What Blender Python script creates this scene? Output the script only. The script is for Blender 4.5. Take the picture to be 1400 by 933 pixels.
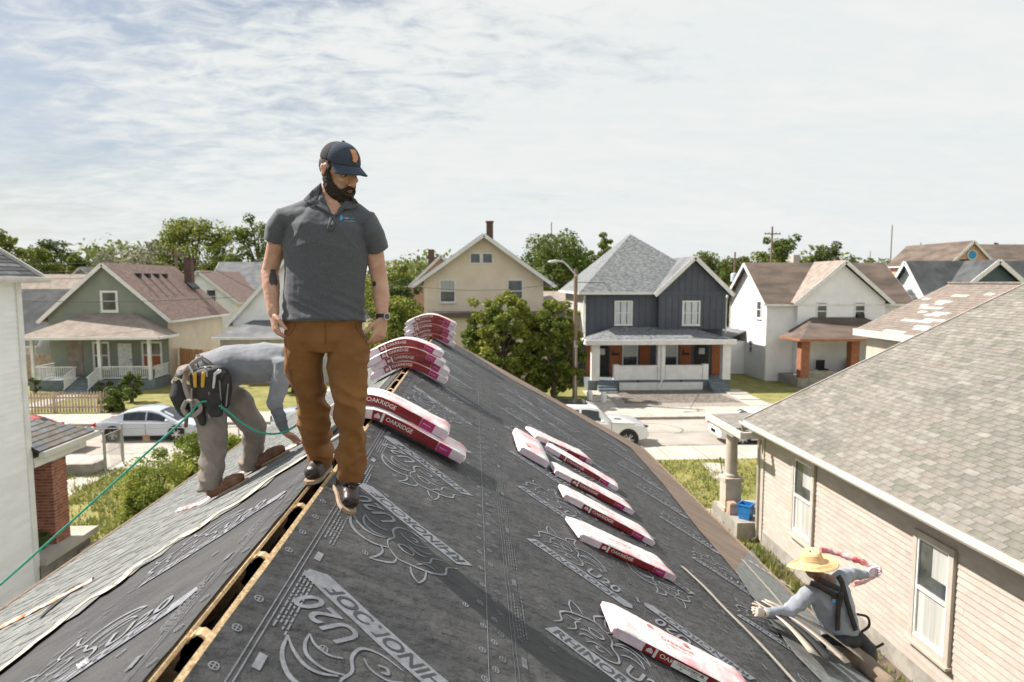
import bpy, bmesh, math, random
import numpy as np
from mathutils import Vector, Matrix, noise
from math import sin, cos, tan, atan, atan2, sqrt, pi, radians
for o in list(bpy.data.objects): bpy.data.objects.remove(o)
scene = bpy.context.scene
# ------------------------------------------------------------ camera
F_PX = 890.0; PITCH = atan(80.5/F_PX); YAW = atan(52/F_PX*cos(PITCH)); CAM = Vector((0, 0, 7.0))
cd = bpy.data.cameras.new('camera'); cam = bpy.data.objects.new('camera', cd)
scene.collection.objects.link(cam); scene.camera = cam
cam.location = CAM; cam.rotation_euler = (pi/2-PITCH, 0, -YAW)
cd.sensor_width = 36; cd.lens = F_PX/1400*36; cd.clip_start = .05; cd.clip_end = 2500
cd.dof.use_dof = True; cd.dof.focus_distance = 4.0; cd.dof.aperture_fstop = 2.5
# ------------------------------------------------------------ light
SUN_EL = radians(47); SUN_DIR = Vector((-.90, .36, 0)).normalized()      # horizontal direction towards the sun
sd = bpy.data.lights.new('sun', 'SUN'); so = bpy.data.objects.new('sun', sd); scene.collection.objects.link(so)
sd.energy = 5.0; sd.angle = radians(.6); sd.color = (1, .94, .86)
tosun = Vector((SUN_DIR.x*cos(SUN_EL), SUN_DIR.y*cos(SUN_EL), sin(SUN_EL)))
so.rotation_euler = tosun.to_track_quat('Z', 'Y').to_euler(); so.location = (-20, 10, 30)
scene.view_settings.view_transform = 'Standard'; scene.view_settings.look = 'None'
scene.view_settings.exposure = 0.72; scene.view_settings.gamma = 1
world = bpy.data.worlds.new('World'); scene.world = world; world.use_nodes = True
nt = world.node_tree; nt.nodes.clear()
def nd(t, **k):
    n = nt.nodes.new(t)
    for a, b in k.items():
        if a == 'inp':
            for i, v in b.items(): n.inputs[i].default_value = v
        else: setattr(n, a, b)
    return n
def lk(a, b): nt.links.new(a, b)
sky = nd('ShaderNodeTexSky', sky_type='NISHITA', sun_disc=False, sun_elevation=SUN_EL,
         sun_rotation=atan2(SUN_DIR.x, SUN_DIR.y), air_density=1.0, dust_density=2.0, ozone_density=1.0)
bg1 = nd('ShaderNodeBackground', inp={1: .058}); lk(sky.outputs[0], bg1.inputs[0])
tc = nd('ShaderNodeTexCoord'); sp = nd('ShaderNodeSeparateXYZ'); lk(tc.outputs['Generated'], sp.inputs[0])
def mth(op, a, b=None, c=None, clamp=False):
    n = nd('ShaderNodeMath', operation=op, use_clamp=clamp)
    for i, q in enumerate((a, b, c)):
        if q is None: continue
        if isinstance(q, (int, float)): n.inputs[i].default_value = q
        else: lk(q, n.inputs[i])
    return n.outputs[0]
zz = mth('ADD', mth('MAXIMUM', sp.outputs[2], 0.0), .16)
cx_ = mth('DIVIDE', sp.outputs[0], zz); cy_ = mth('DIVIDE', sp.outputs[1], zz)
cb = nd('ShaderNodeCombineXYZ'); lk(cx_, cb.inputs[0]); lk(cy_, cb.inputs[1])
def nz(scale, detail, rough, loc, sc=(1, 1, 1), dist=0):
    mp = nd('ShaderNodeMapping', inp={1: loc, 3: sc}); lk(cb.outputs[0], mp.inputs[0])
    n = nd('ShaderNodeTexNoise', inp={'Scale': scale, 'Detail': detail, 'Roughness': rough, 'Distortion': dist}); lk(mp.outputs[0], n.inputs['Vector']); return n.outputs[0]
big = nz(.55, 4, .55, (3.3, 1.7, 0), (1, 1.3, 1), .4)
veil = nz(1.3, 6, .6, (8, 2, 0), (.6, 1.6, 1), .6)
puff = nz(9.0, 6, .62, (1, 5, 0), (.8, 1.25, 1), .5)
# high thin overcast, thicker to the right and ahead, broken into puffs towards the upper left
grad = mth('MULTIPLY_ADD', sp.outputs[0], .80, .06)
hi = mth('MULTIPLY', mth('SUBTRACT', sp.outputs[2], .05), -.30)
base = mth('ADD', mth('ADD', mth('MULTIPLY_ADD', big, 1.25, .12), grad), hi)
m1 = mth('ADD', base, mth('MULTIPLY', mth('SUBTRACT', veil, .5), .75))
m2 = mth('ADD', m1, mth('MULTIPLY', mth('SUBTRACT', puff, .5), mth('MULTIPLY', mth('MULTIPLY_ADD', sp.outputs[2], 4.0, .15), mth('MULTIPLY_ADD', sp.outputs[0], -1.1, .72, True))))
low = mth('MULTIPLY', mth('SUBTRACT', 0.16, sp.outputs[2], None, True), 3.2)
m2 = mth('ADD', m2, low)
mr = nd('ShaderNodeMapRange', inp={1: .12, 2: .82, 3: .22, 4: 1.0}); mr.interpolation_type = 'SMOOTHSTEP'; lk(m2, mr.inputs[0])
cr = nd('ShaderNodeValToRGB'); cr.color_ramp.elements[0].color = (.475, .505, .515, 1); cr.color_ramp.elements[1].color = (.545, .552, .535, 1)
cr.color_ramp.elements[0].position = .3; cr.color_ramp.elements[1].position = .72
lk(mth('ADD', mth('MULTIPLY', veil, .6), mth('MULTIPLY', puff, .4)), cr.inputs[0])
bg2 = nd('ShaderNodeBackground', inp={1: 1.0}); lk(cr.outputs[0], bg2.inputs[0])
mx = nd('ShaderNodeMixShader'); lk(mr.outputs[0], mx.inputs[0]); lk(bg1.outputs[0], mx.inputs[1]); lk(bg2.outputs[0], mx.inputs[2])
wo = nd('ShaderNodeOutputWorld'); lk(mx.outputs[0], wo.inputs[0])

# ------------------------------------------------------------ picture geometry: turn a pixel of the 1400 px wide frame into a point on a real plane
_F = Vector((sin(YAW)*cos(PITCH), cos(YAW)*cos(PITCH), -sin(PITCH))); _R = Vector((cos(YAW), -sin(YAW), 0)); _U = _R.cross(_F)
def ray(x, y): return _F + _R*((x-700)/F_PX) + _U*((466.5-y)/F_PX)
def at(x, y, Y): d = ray(x, y); return CAM + d*(Y/d.y)
def gz(x, y, z=0): d = ray(x, y); return CAM + d*((z-7)/d.z)
def onp(x, y, P, N): d = ray(x, y); return CAM + d*((P-CAM).dot(N)/d.dot(N))
# ------------------------------------------------------------ helpers
COL = scene.collection
def tag(o, label=None, cat=None, group=None, kind=None):
    if label: o['label'] = label
    if cat: o['category'] = cat
    if group: o['group'] = group
    if kind: o['kind'] = kind
    return o
def thing(name, label, cat, loc=(0, 0, 0), rz=0, group=None):
    o = bpy.data.objects.new(name, None); COL.objects.link(o); o.location = loc; o.rotation_euler = (0, 0, rz); o.empty_display_size = .1
    return tag(o, label, cat, group)
def M_of(o):
    return Matrix.Translation(o.location) @ o.rotation_euler.to_matrix().to_4x4()
class B:
    def __init__(s): s.v = []; s.f = []; s.m = []
    def add(s, vs, fs, m=0):
        k = len(s.v); s.v += [tuple(q) for q in vs]; s.f += [tuple(i+k for i in f) for f in fs]; s.m += [m]*len(fs); return s
    def bx(s, x0, x1, y0, y1, z0, z1, m=0):
        return s.add([(x0,y0,z0),(x1,y0,z0),(x1,y1,z0),(x0,y1,z0),(x0,y0,z1),(x1,y0,z1),(x1,y1,z1),(x0,y1,z1)],
                     [(0,3,2,1),(4,5,6,7),(0,1,5,4),(1,2,6,5),(2,3,7,6),(3,0,4,7)], m)
    def hexa(s, p, m=0):      # p: 4 bottom points then 4 top points
        return s.add(p, [(0,3,2,1),(4,5,6,7),(0,1,5,4),(1,2,6,5),(2,3,7,6),(3,0,4,7)], m)
    def slab(s, quad, d, m=0):   # quad of points extruded by vector d
        d = Vector(d); q = [Vector(a) for a in quad]; n = len(q)
        vs = q + [a+d for a in q]
        return s.add(vs, [tuple(range(n))[::-1], tuple(range(n, 2*n))] + [(i, (i+1) % n, n+(i+1) % n, n+i) for i in range(n)], m)
    def bar(s, a, b, w, h, up=(0, 0, 1), m=0):
        a = Vector(a); b = Vector(b); d = (b-a).normalized(); u = Vector(up); sd_ = d.cross(u)
        if sd_.length < 1e-4: sd_ = d.cross(Vector((1, 0, 0)))
        sd_.normalize(); u = sd_.cross(d).normalized(); q = []
        for p in (a, b): q += [p-sd_*w/2-u*h/2, p+sd_*w/2-u*h/2, p+sd_*w/2+u*h/2, p-sd_*w/2+u*h/2]
        return s.add(q, [(0,1,2,3),(7,6,5,4),(0,4,5,1),(1,5,6,2),(2,6,7,3),(3,7,4,0)], m)
    def rings(s, R, m=0, caps=True, close=True):
        n = len(R[0]); vs = [p for r in R for p in r]; fs = []
        for k in range(len(R)-1):
            for i in range(n if close else n-1):
                j = (i+1) % n; fs.append((k*n+i, k*n+j, (k+1)*n+j, (k+1)*n+i))
        if caps: fs.append(tuple(range(n))[::-1]); fs.append(tuple(range((len(R)-1)*n, len(R)*n)))
        return s.add(vs, fs, m)
    def tube(s, pts, r, n=8, m=0, side=None, round_=False):
        """pts: (x,y,z) list; r: number, list, or list of (a,b) half widths (a along side)"""
        P = [Vector(p[:3]) for p in pts]; K = len(P)
        if isinstance(r, (int, float)): r = [r]*K
        rr = [(q, q) if isinstance(q, (int, float)) else q for q in r]
        T = []
        for i in range(K):
            d = (P[min(i+1, K-1)]-P[max(i-1, 0)]); T.append(d.normalized() if d.length > 1e-9 else Vector((0, 0, 1)))
        if side is None:
            a0 = Vector((1, 0, 0)) if abs(T[0].x) < .8 else Vector((0, 1, 0))
        else: a0 = Vector(side)
        R = []; prev = a0
        for i in range(K):
            u = (prev - T[i]*prev.dot(T[i]))
            if u.length < 1e-4: u = T[i].orthogonal()
            u.normalize(); w = T[i].cross(u)
            if side is None: prev = u
            R.append((P[i], u, w, rr[i], T[i]))
        out = []
        def ring(p, u, w, a, b): return [p+u*a*cos(2*pi*k/n)+w*b*sin(2*pi*k/n) for k in range(n)]
        if round_:
            p, u, w, (a, b), t = R[0]; e = min(a, b)
            for th in (80, 55, 28): c_ = cos(radians(th)); out.append(ring(p-t*e*sin(radians(th)), u, w, a*c_, b*c_))
        for p, u, w, (a, b), t in R: out.append(ring(p, u, w, a, b))
        if round_:
            p, u, w, (a, b), t = R[-1]; e = min(a, b)
            for th in (28, 55, 80): c_ = cos(radians(th)); out.append(ring(p+t*e*sin(radians(th)), u, w, a*c_, b*c_))
        return s.rings(out, m)
    def ball(s, c, r, m=0, n=14, rot=None):
        c = Vector(c); r = (r, r, r) if isinstance(r, (int, float)) else r; R = []
        for j in range(1, n//2+2):
            th = pi*j/(n//2+2); row = []
            for i in range(n):
                p = Vector((r[0]*sin(th)*cos(2*pi*i/n), r[1]*sin(th)*sin(2*pi*i/n), r[2]*cos(th)))
                if rot: p = rot @ p
                row.append(c+p)
            R.append(row)
        return s.rings(R, m)
    def lathe(s, prof, c=(0, 0, 0), n=20, m=0, axis='z'):
        R = []
        for r, z in prof:
            row = []
            for i in range(n):
                a = 2*pi*i/n; q = (r*cos(a), r*sin(a), z)
                if axis == 'y': q = (q[0], q[2], q[1])
                if axis == 'x': q = (q[2], q[0], q[1])
                row.append((q[0]+c[0], q[1]+c[1], q[2]+c[2]))
            R.append(row)
        return s.rings(R, m)
    def xf(s, mtx):
        s.v = [tuple(mtx @ Vector(p)) for p in s.v]; return s
def mesh_of(b, mats, smooth=40, name='m'):
    me = bpy.data.meshes.new(name); me.from_pydata(b.v, [], b.f)
    for mt in (mats if isinstance(mats, (list, tuple)) else [mats]): me.materials.append(mt)
    if any(b.m): me.polygons.foreach_set('material_index', b.m)
    bm = bmesh.new(); bm.from_mesh(me); bmesh.ops.recalc_face_normals(bm, faces=bm.faces); bm.to_mesh(me); bm.free()
    if smooth:
        me.polygons.foreach_set('use_smooth', [True]*len(me.polygons)); me.set_sharp_from_angle(angle=radians(smooth))
    me.update(); return me
def obj(name, b, mats, parent=None, world=False, smooth=40, bevel=0, me=None, loc=None, kind=None, label=None):
    """world=True: the points are world points, turned into the thing's own space"""
    if me is None:
        if world and parent is not None:
            root = parent; mt = Matrix.Identity(4); chain = []
            while root is not None: chain.append(root); root = root.parent
            for q in chain[::-1]: mt = mt @ M_of(q)
            b.xf(mt.inverted())
        me = mesh_of(b, mats, smooth, name)
    o = bpy.data.objects.new(name, me); COL.objects.link(o)
    if parent is not None: o.parent = parent
    if loc is not None: o.location = loc
    if bevel:
        md = o.modifiers.new('bevel', 'BEVEL'); md.width = bevel; md.segments = 2; md.limit_method = 'ANGLE'; md.angle_limit = radians(40)
    if kind: o['kind'] = kind
    if label: o['label'] = label
    return o
def dup(o, parent=None, **k):
    c = o.copy(); COL.objects.link(c)
    if parent is not None: c.parent = parent
    for ch in list(o.children): dup(ch, c)
    for a, v in k.items(): setattr(c, a, v)
    return c
def struct(name, b, mt, smooth=0, world=False):
    o = obj(name, b, mt, smooth=smooth); o['kind'] = 'structure'; return o
# ------------------------------------------------------------ materials
def mat(name, c, c2=None, rough=.8, scale=4, detail=5, bump=0, bscale=None, rnd=0, stretch=(1, 1, 1), metal=0, spec=.5,
        stripes=None, stripe_amp=.5, transl=0, mixpos=(.38, .62), coat=0, sheen=0, trans=0, hue=0, alpha=1, bdist=.01, spots=None):
    m = bpy.data.materials.new(name); m.use_nodes = True; t = m.node_tree; N = t.nodes; L = t.links
    bs = N['Principled BSDF']; bs.inputs['Roughness'].default_value = rough; bs.inputs['Metallic'].default_value = metal
    bs.inputs['Specular IOR Level'].default_value = spec; bs.inputs['Coat Weight'].default_value = coat
    bs.inputs['Transmission Weight'].default_value = trans; bs.inputs['Sheen Weight'].default_value = sheen
    if c2 is None: c2 = tuple(min(1, q*1.18+.004) for q in c); c = tuple(q*.86 for q in c)
    tcn = N.new('ShaderNodeTexCoord'); mp = N.new('ShaderNodeMapping'); mp.inputs[3].default_value = stretch
    L.new(tcn.outputs['Object'], mp.inputs[0])
    vec = mp.outputs[0]
    if rnd:
        oi = N.new('ShaderNodeObjectInfo'); va = N.new('ShaderNodeVectorMath'); va.operation = 'MULTIPLY_ADD'
        cmb = N.new('ShaderNodeCombineXYZ'); 
        for i in range(3): L.new(oi.outputs['Random'], cmb.inputs[i])
        va.inputs[1].default_value = (37, 19, 53); L.new(cmb.outputs[0], va.inputs[0]); L.new(mp.outputs[0], va.inputs[2]); vec = va.outputs[0]
    nn = N.new('ShaderNodeTexNoise'); nn.inputs['Scale'].default_value = scale; nn.inputs['Detail'].default_value = detail; nn.inputs['Roughness'].default_value = .6
    L.new(vec, nn.inputs['Vector'])
    rp = N.new('ShaderNodeValToRGB'); rp.color_ramp.elements[0].position = mixpos[0]; rp.color_ramp.elements[1].position = mixpos[1]
    rp.color_ramp.elements[0].color = (*c, 1); rp.color_ramp.elements[1].color = (*c2, 1); L.new(nn.outputs[0], rp.inputs[0])
    colr = rp.outputs[0]
    if spots:
        n2 = N.new('ShaderNodeTexNoise'); n2.inputs['Scale'].default_value = spots[0]; n2.inputs['Detail'].default_value = 3; L.new(vec, n2.inputs['Vector'])
        r2 = N.new('ShaderNodeValToRGB'); r2.color_ramp.elements[0].position = spots[1]; r2.color_ramp.elements[1].position = min(1, spots[1]+spots[3] if len(spots) > 3 else spots[1]+.06)
        r2.color_ramp.elements[0].color = (0, 0, 0, 1); r2.color_ramp.elements[1].color = (1, 1, 1, 1); L.new(n2.outputs[0], r2.inputs[0])
        mc = N.new('ShaderNodeMix'); mc.data_type = 'RGBA'; L.new(r2.outputs[0], mc.inputs[0]); L.new(colr, mc.inputs[6]); mc.inputs[7].default_value = (*spots[2], 1); colr = mc.outputs[2]
    if rnd:
        hs = N.new('ShaderNodeHueSaturation'); mr_ = N.new('ShaderNodeMapRange'); mr_.inputs[3].default_value = 1-rnd; mr_.inputs[4].default_value = 1+rnd
        L.new(oi.outputs['Random'], mr_.inputs[0]); L.new(mr_.outputs[0], hs.inputs['Value']); L.new(colr, hs.inputs['Color'])
        if hue:
            mh = N.new('ShaderNodeMapRange'); mh.inputs[3].default_value = .5-hue; mh.inputs[4].default_value = .5+hue
            wn = N.new('ShaderNodeTexWhiteNoise'); wn.noise_dimensions = '1D'; L.new(oi.outputs['Random'], wn.inputs['W']); L.new(wn.outputs[0], mh.inputs[0]); L.new(mh.outputs[0], hs.inputs['Hue'])
        colr = hs.outputs[0]
    L.new(colr, bs.inputs['Base Color'])
    hgt = None
    if bump:
        nb = N.new('ShaderNodeTexNoise'); nb.inputs['Scale'].default_value = bscale or scale*6; nb.inputs['Detail'].default_value = 4; L.new(vec, nb.inputs['Vector']); hgt = nb.outputs[0]
    if stripes:      # (axis, period) horizontal boards as a saw tooth relief
        sx = N.new('ShaderNodeSeparateXYZ'); L.new(tcn.outputs['Object'], sx.inputs[0])
        dv = N.new('ShaderNodeMath'); dv.operation = 'DIVIDE'; dv.inputs[1].default_value = stripes[1]; L.new(sx.outputs[stripes[0]], dv.inputs[0])
        fr = N.new('ShaderNodeMath'); fr.operation = 'FRACT'; L.new(dv.outputs[0], fr.inputs[0])
        pw = N.new('ShaderNodeMath'); pw.operation = 'MULTIPLY'; pw.inputs[1].default_value = -stripe_amp; L.new(fr.outputs[0], pw.inputs[0]); 
        if hgt:
            ad = N.new('ShaderNodeMath'); ad.operation = 'MULTIPLY_ADD'; ad.inputs[1].default_value = bump*.3; L.new(hgt, ad.inputs[0]); L.new(pw.outputs[0], ad.inputs[2]); hgt = ad.outputs[0]
        else: hgt = pw.outputs[0]
        bump = max(bump, .35); bdist = .015
    if hgt:
        bp = N.new('ShaderNodeBump'); bp.inputs['Strength'].default_value = bump; bp.inputs['Distance'].default_value = bdist
        L.new(hgt, bp.inputs['Height']); L.new(bp.outputs[0], bs.inputs['Normal'])
    if transl:
        tr = N.new('ShaderNodeBsdfTranslucent'); L.new(colr, tr.inputs[0]); ms = N.new('ShaderNodeMixShader'); ms.inputs[0].default_value = transl
        L.new(bs.outputs[0], ms.inputs[1]); L.new(tr.outputs[0], ms.inputs[2]); L.new(ms.outputs[0], N['Material Output'].inputs[0])
    return m
_fc = {}
def text_mesh(s, size=1, shear=0, space=1.0, bold=0.0):
    k = (s, shear, space, bold)
    if k not in _fc:
        c = bpy.data.curves.new('t', 'FONT'); c.body = s; c.size = 1; c.shear = shear; c.space_character = space; c.resolution_u = 3; c.offset = bold; c.fill_mode = 'FRONT'
        o = bpy.data.objects.new('t', c); COL.objects.link(o); bpy.context.view_layer.update()
        me = bpy.data.meshes.new_from_object(o.evaluated_get(bpy.context.evaluated_depsgraph_get()))
        vs = [tuple(v.co) for v in me.vertices]; fs = [tuple(p.vertices) for p in me.polygons]
        bpy.data.objects.remove(o); bpy.data.curves.remove(c); bpy.data.meshes.remove(me)
        x0 = min(v[0] for v in vs); x1 = max(v[0] for v in vs); y0 = min(v[1] for v in vs); y1 = max(v[1] for v in vs)
        _fc[k] = ([((v[0]-x0)/(y1-y0), (v[1]-y0)/(y1-y0)) for v in vs], fs, (x1-x0)/(y1-y0))
    vs, fs, w = _fc[k]
    return [(a*size, b*size) for a, b in vs], fs, w*size      # size = height of the letters; returns width
def ribbon(b, pts, w, fn, m=0):
    """flat ribbon along 2-D points, fn maps (a,b) to a 3-D point; w number or list"""
    n = len(pts); ws = [w]*n if isinstance(w, (int, float)) else w; vs = []
    for i in range(n):
        p0 = pts[max(i-1, 0)]; p1 = pts[min(i+1, n-1)]; dx, dy = p1[0]-p0[0], p1[1]-p0[1]; l = sqrt(dx*dx+dy*dy) or 1
        nx, ny = -dy/l*ws[i]/2, dx/l*ws[i]/2
        vs += [fn(pts[i][0]+nx, pts[i][1]+ny), fn(pts[i][0]-nx, pts[i][1]-ny)]
    b.add(vs, [(2*i, 2*i+1, 2*i+3, 2*i+2) for i in range(n-1)], m)
def spline(pts, k=6):
    P = [Vector(p) for p in pts]; out = []
    for i in range(len(P)-1):
        a = P[max(i-1, 0)]; b_ = P[i]; c = P[i+1]; d = P[min(i+2, len(P)-1)]
        for j in range(k):
            t = j/k; out.append(.5*((2*b_)+(-a+c)*t+(2*a-5*b_+4*c-d)*t*t+(-a+3*b_-3*c+d)*t**3))
    out.append(P[-1]); return out
rng = random.Random(7)
# ============================================================ MATERIALS
MT = {}
MT['grass'] = mat('grass', (.155,.165,.04), (.265,.235,.072), rough=.95, scale=1.1, detail=8, bump=.9, bscale=30, spots=(2.3,.60,(.28,.235,.12),.12))
MT['grass_blade'] = mat('grass_blade', (.17,.21,.045), (.30,.29,.085), rough=.7, scale=1.5, transl=.3)
MT['soil'] = mat('soil', (.075,.058,.042), (.16,.125,.095), rough=.95, scale=3, bump=.8, bscale=25)
MT['street'] = mat('street', (.33,.30,.265), (.41,.375,.33), rough=.9, scale=.6, detail=9, bump=.3, bscale=60, spots=(.5,.62,(.27,.245,.22),.1))
MT['concrete'] = mat('concrete', (.40,.365,.315), (.50,.46,.40), rough=.9, scale=1.2, detail=8, bump=.3, bscale=40)
MT['kerb'] = mat('kerb', (.26,.24,.215), (.36,.33,.30), rough=.9, scale=3, bump=.3)
MT['crack'] = mat('crack', (.10,.09,.08), rough=.9)
MT['white'] = mat('white_paint', (.70,.70,.69), (.80,.80,.79), rough=.55, scale=2, bump=.05)
MT['trim'] = mat('white_trim', (.68,.68,.67), (.80,.79,.77), rough=.5, scale=2.5)
MT['white_siding'] = mat('white_siding', (.80,.80,.81), (.88,.88,.88), rough=.6, scale=1.2, stripes=(2,.13), stripe_amp=.4)
MT['white_board'] = mat('white_board', (.80,.80,.82), (.87,.87,.88), rough=.5, scale=1.4, rnd=.02, spots=(.9,.66,(.70,.69,.68),.25))
MT['cream_board'] = mat('cream_board', (.43,.375,.325), (.50,.445,.395), rough=.65, scale=2.2, rnd=.045, bump=.15, bscale=40, spots=(1.6,.64,(.36,.31,.255),.2))
MT['cream_trim'] = mat('cream_trim', (.44,.39,.335), (.52,.47,.41), rough=.6, scale=3, spots=(5,.66,(.31,.26,.21),.1))
MT['beige_siding'] = mat('beige_siding', (.72,.61,.485), (.79,.68,.55), rough=.7, scale=1.2, stripes=(2,.13), stripe_amp=.35)
MT['sage'] = mat('sage_siding', (.215,.245,.205), (.255,.285,.24), rough=.75, scale=1, stripes=(2,.14), stripe_amp=.35)
MT['sage_light'] = mat('sage_side', (.50,.44,.345), (.57,.505,.40), rough=.8, scale=.8)
MT['charcoal'] = mat('charcoal_siding', (.064,.074,.096), (.080,.092,.116), rough=.6, scale=1)
MT['batten'] = mat('charcoal_batten', (.072,.080,.096), rough=.6)
MT['greige'] = mat('greige_siding', (.52,.50,.46), rough=.7, scale=1, stripes=(2,.13))
MT['blue_siding'] = mat('blue_siding', (.055,.085,.105), (.07,.10,.125), rough=.6, scale=1, stripes=(2,.13))
MT['pale_blue'] = mat('pale_blue_siding', (.50,.53,.55), rough=.7, stripes=(2,.13))
MT['pink_brick'] = mat('pink_brick_wall', (.55,.32,.23), (.63,.40,.30), rough=.8, scale=2, bump=.3, bscale=20)
MT['red_roof'] = mat('brown_red_shingles', (.20,.135,.115), (.28,.20,.17), rough=.95, scale=2.2, detail=9, bump=.6, bscale=30, stretch=(1,1,3))
MT['brown_roof'] = mat('brown_shingles', (.088,.068,.055), (.165,.125,.10), rough=.95, scale=1.0, detail=9, bump=.6, bscale=30, stretch=(.5,.5,2))
MT['tan_roof'] = mat('tan_shingles', (.24,.195,.165), (.33,.28,.24), rough=.95, scale=2, detail=9, bump=.6, bscale=30)
MT['grey_roof'] = mat('grey_shingles', (.125,.13,.14), (.20,.205,.21), rough=.95, scale=1.2, detail=9, bump=.7, bscale=20)
MT['grey_tab'] = mat('grey_shingle_tab', (.12,.13,.14), (.27,.28,.28), rough=.95, scale=4.5, detail=3, stretch=(1,1,3), bump=.6, bscale=30, mixpos=(.42,.66))
MT['dark_roof'] = mat('charcoal_shingles', (.050,.053,.058), (.095,.10,.105), rough=.95, scale=1.0, detail=9, bump=.6, bscale=25)
MT['glass'] = mat('window_glass', (.03,.035,.04), (.10,.11,.12), rough=.08, scale=1.2, spec=.8)
MT['glass_blind'] = mat('window_blind', (.48,.52,.55), (.62,.65,.67), rough=.35, scale=.8, stripes=(2,.06), stripe_amp=.2)
MT['curtain'] = mat('curtain', (.36,.36,.34), (.55,.55,.52), rough=.8, scale=1, stretch=(9,9,.3))
MT['brick'] = mat('red_brick', (.26,.095,.062), (.42,.17,.11), rough=.85, scale=9, bump=.5, bscale=60, rnd=.28)
MT['mortar'] = mat('mortar', (.42,.34,.29), rough=.95, scale=15)
MT['dark_brick'] = mat('dark_brick', (.095,.055,.045), (.15,.085,.065), rough=.9, scale=12, bump=.4)
MT['porch_brick'] = mat('porch_orange_brick', (.30,.12,.065), (.38,.165,.095), rough=.85, scale=5, bump=.3)
MT['cedar'] = mat('cedar_boards', (.36,.195,.09), (.50,.29,.15), rough=.8, scale=3, rnd=.13, stretch=(3,3,.5))
MT['picket'] = mat('weathered_picket', (.34,.255,.20), (.48,.38,.31), rough=.85, scale=5, rnd=.12)
MT['wood'] = mat('weathered_pole', (.17,.12,.085), (.26,.19,.14), rough=.9, scale=6, stretch=(4,4,.4), bump=.4)
MT['osb'] = mat('osb', (.50,.33,.16), (.72,.54,.32), rough=.85, scale=45, detail=3, bump=.5, bscale=60)
MT['lumber'] = mat('lumber', (.50,.34,.18), (.68,.50,.30), rough=.8, scale=6, stretch=(1,1,6), bump=.2, rnd=.1)
MT['attic'] = mat('attic_shade', (.035,.028,.022), rough=.95)
MT['underlay'] = mat('black_underlayment', (.050,.051,.054), (.074,.074,.076), rough=.55, scale=3, detail=7, bump=1.0, bscale=8, spec=.16, bdist=.034, stretch=(1,1.8,1), spots=(1.3,.50,(.092,.090,.089),.4))
MT['print'] = mat('grey_print', (.15,.158,.18), (.225,.235,.26), rough=.6, scale=25, detail=6)
MT['print_dim'] = mat('grey_print_fine', (.085,.09,.10), (.15,.155,.17), rough=.6, scale=30)
MT['print_black'] = mat('black_print', (.030,.032,.036), rough=.55)
MT['felt'] = mat('brown_felt', (.155,.112,.085), (.225,.165,.125), rough=.9, scale=1.5, detail=9, bump=.5, bscale=12, stretch=(.6,2.4,1), spots=(3,.62,(.12,.088,.068),.12))
MT['tear'] = mat('cream_release_film', (.40,.365,.30), (.50,.46,.39), rough=.6, scale=6, bump=.2)
MT['new_shingle'] = mat('new_grey_shingle', (.135,.142,.138), (.225,.232,.222), rough=.95, scale=14, detail=8, bump=.7, bscale=140, rnd=.10, bdist=.004, spots=(1.4,.55,(.15,.155,.157),.2))
MT['old_shingle'] = mat('old_tan_shingle', (.175,.162,.142), (.255,.238,.210), rough=.95, scale=5, detail=8, bump=.7, bscale=120, rnd=.17, bdist=.004, hue=.01)
MT['old_shingle_pink'] = mat('faded_pink_shingle', (.22,.175,.148), (.29,.235,.20), rough=.95, scale=5, detail=8, bump=.6, bscale=100, rnd=.13, bdist=.004)
MT['patch'] = mat('white_patch', (.44,.43,.40), (.54,.53,.50), rough=.8, scale=4)
MT['gutter'] = mat('gutter_white', (.52,.50,.465), (.62,.60,.56), rough=.45, scale=2.5)
MT['metal_dark'] = mat('dark_metal', (.04,.04,.042), rough=.45, metal=.6)
MT['galv'] = mat('galvanised_steel', (.34,.34,.33), (.45,.45,.44), rough=.45, metal=.7, scale=8)
MT['alu'] = mat('lamp_aluminium', (.55,.56,.56), rough=.4, metal=.3)
MT['wrap'] = mat('white_plastic_wrap', (.74,.70,.70), (.82,.79,.79), rough=.32, scale=7, detail=4, bump=.55, bscale=10, bdist=.02, spots=(3.8,.49,(.78,.40,.43),.16))
MT['wrap_pink'] = mat('mauve_plastic_end', (.55,.42,.50), (.70,.60,.66), rough=.3, scale=6, bump=.5, bscale=12, bdist=.02)
MT['wrap_red'] = mat('dark_red_print', (.18,.010,.016), (.27,.020,.025), rough=.26, scale=5, bump=.35, bscale=12, bdist=.015, coat=.3)
MT['wrap_mag'] = mat('magenta_print', (.34,.018,.12), (.44,.035,.17), rough=.28, scale=6, bump=.3, bscale=12)
MT['wrap_text'] = mat('pale_lettering', (.70,.62,.60), rough=.4)
MT['wrap_ink'] = mat('red_ink', (.62,.09,.08), (.72,.20,.17), rough=.4, scale=30)
MT['label_white'] = mat('paper_label', (.70,.70,.68), rough=.6)
MT['black'] = mat('black_rubber', (.012,.012,.013), rough=.6)
MT['bark'] = mat('bark', (.085,.065,.05), (.15,.12,.095), rough=.95, scale=5, bump=.6)
def leafmat(n, a, b, tr=.35): return mat(n, a, b, rough=.6, scale=.55, detail=4, transl=tr, spec=.3, mixpos=(.40,.60))
MT['leaf_dark'] = leafmat('dark_green_leaves', (.042,.075,.018), (.115,.15,.035))
MT['leaf_mid'] = leafmat('green_leaves', (.065,.11,.02), (.17,.21,.04))
MT['leaf_yellow'] = leafmat('yellow_green_leaves', (.10,.14,.022), (.27,.29,.05))
MT['leaf_olive'] = leafmat('olive_leaves', (.09,.125,.028), (.22,.245,.065))
MT['leaf_dry'] = leafmat('dusty_leaves', (.17,.18,.10), (.30,.30,.19))
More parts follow.
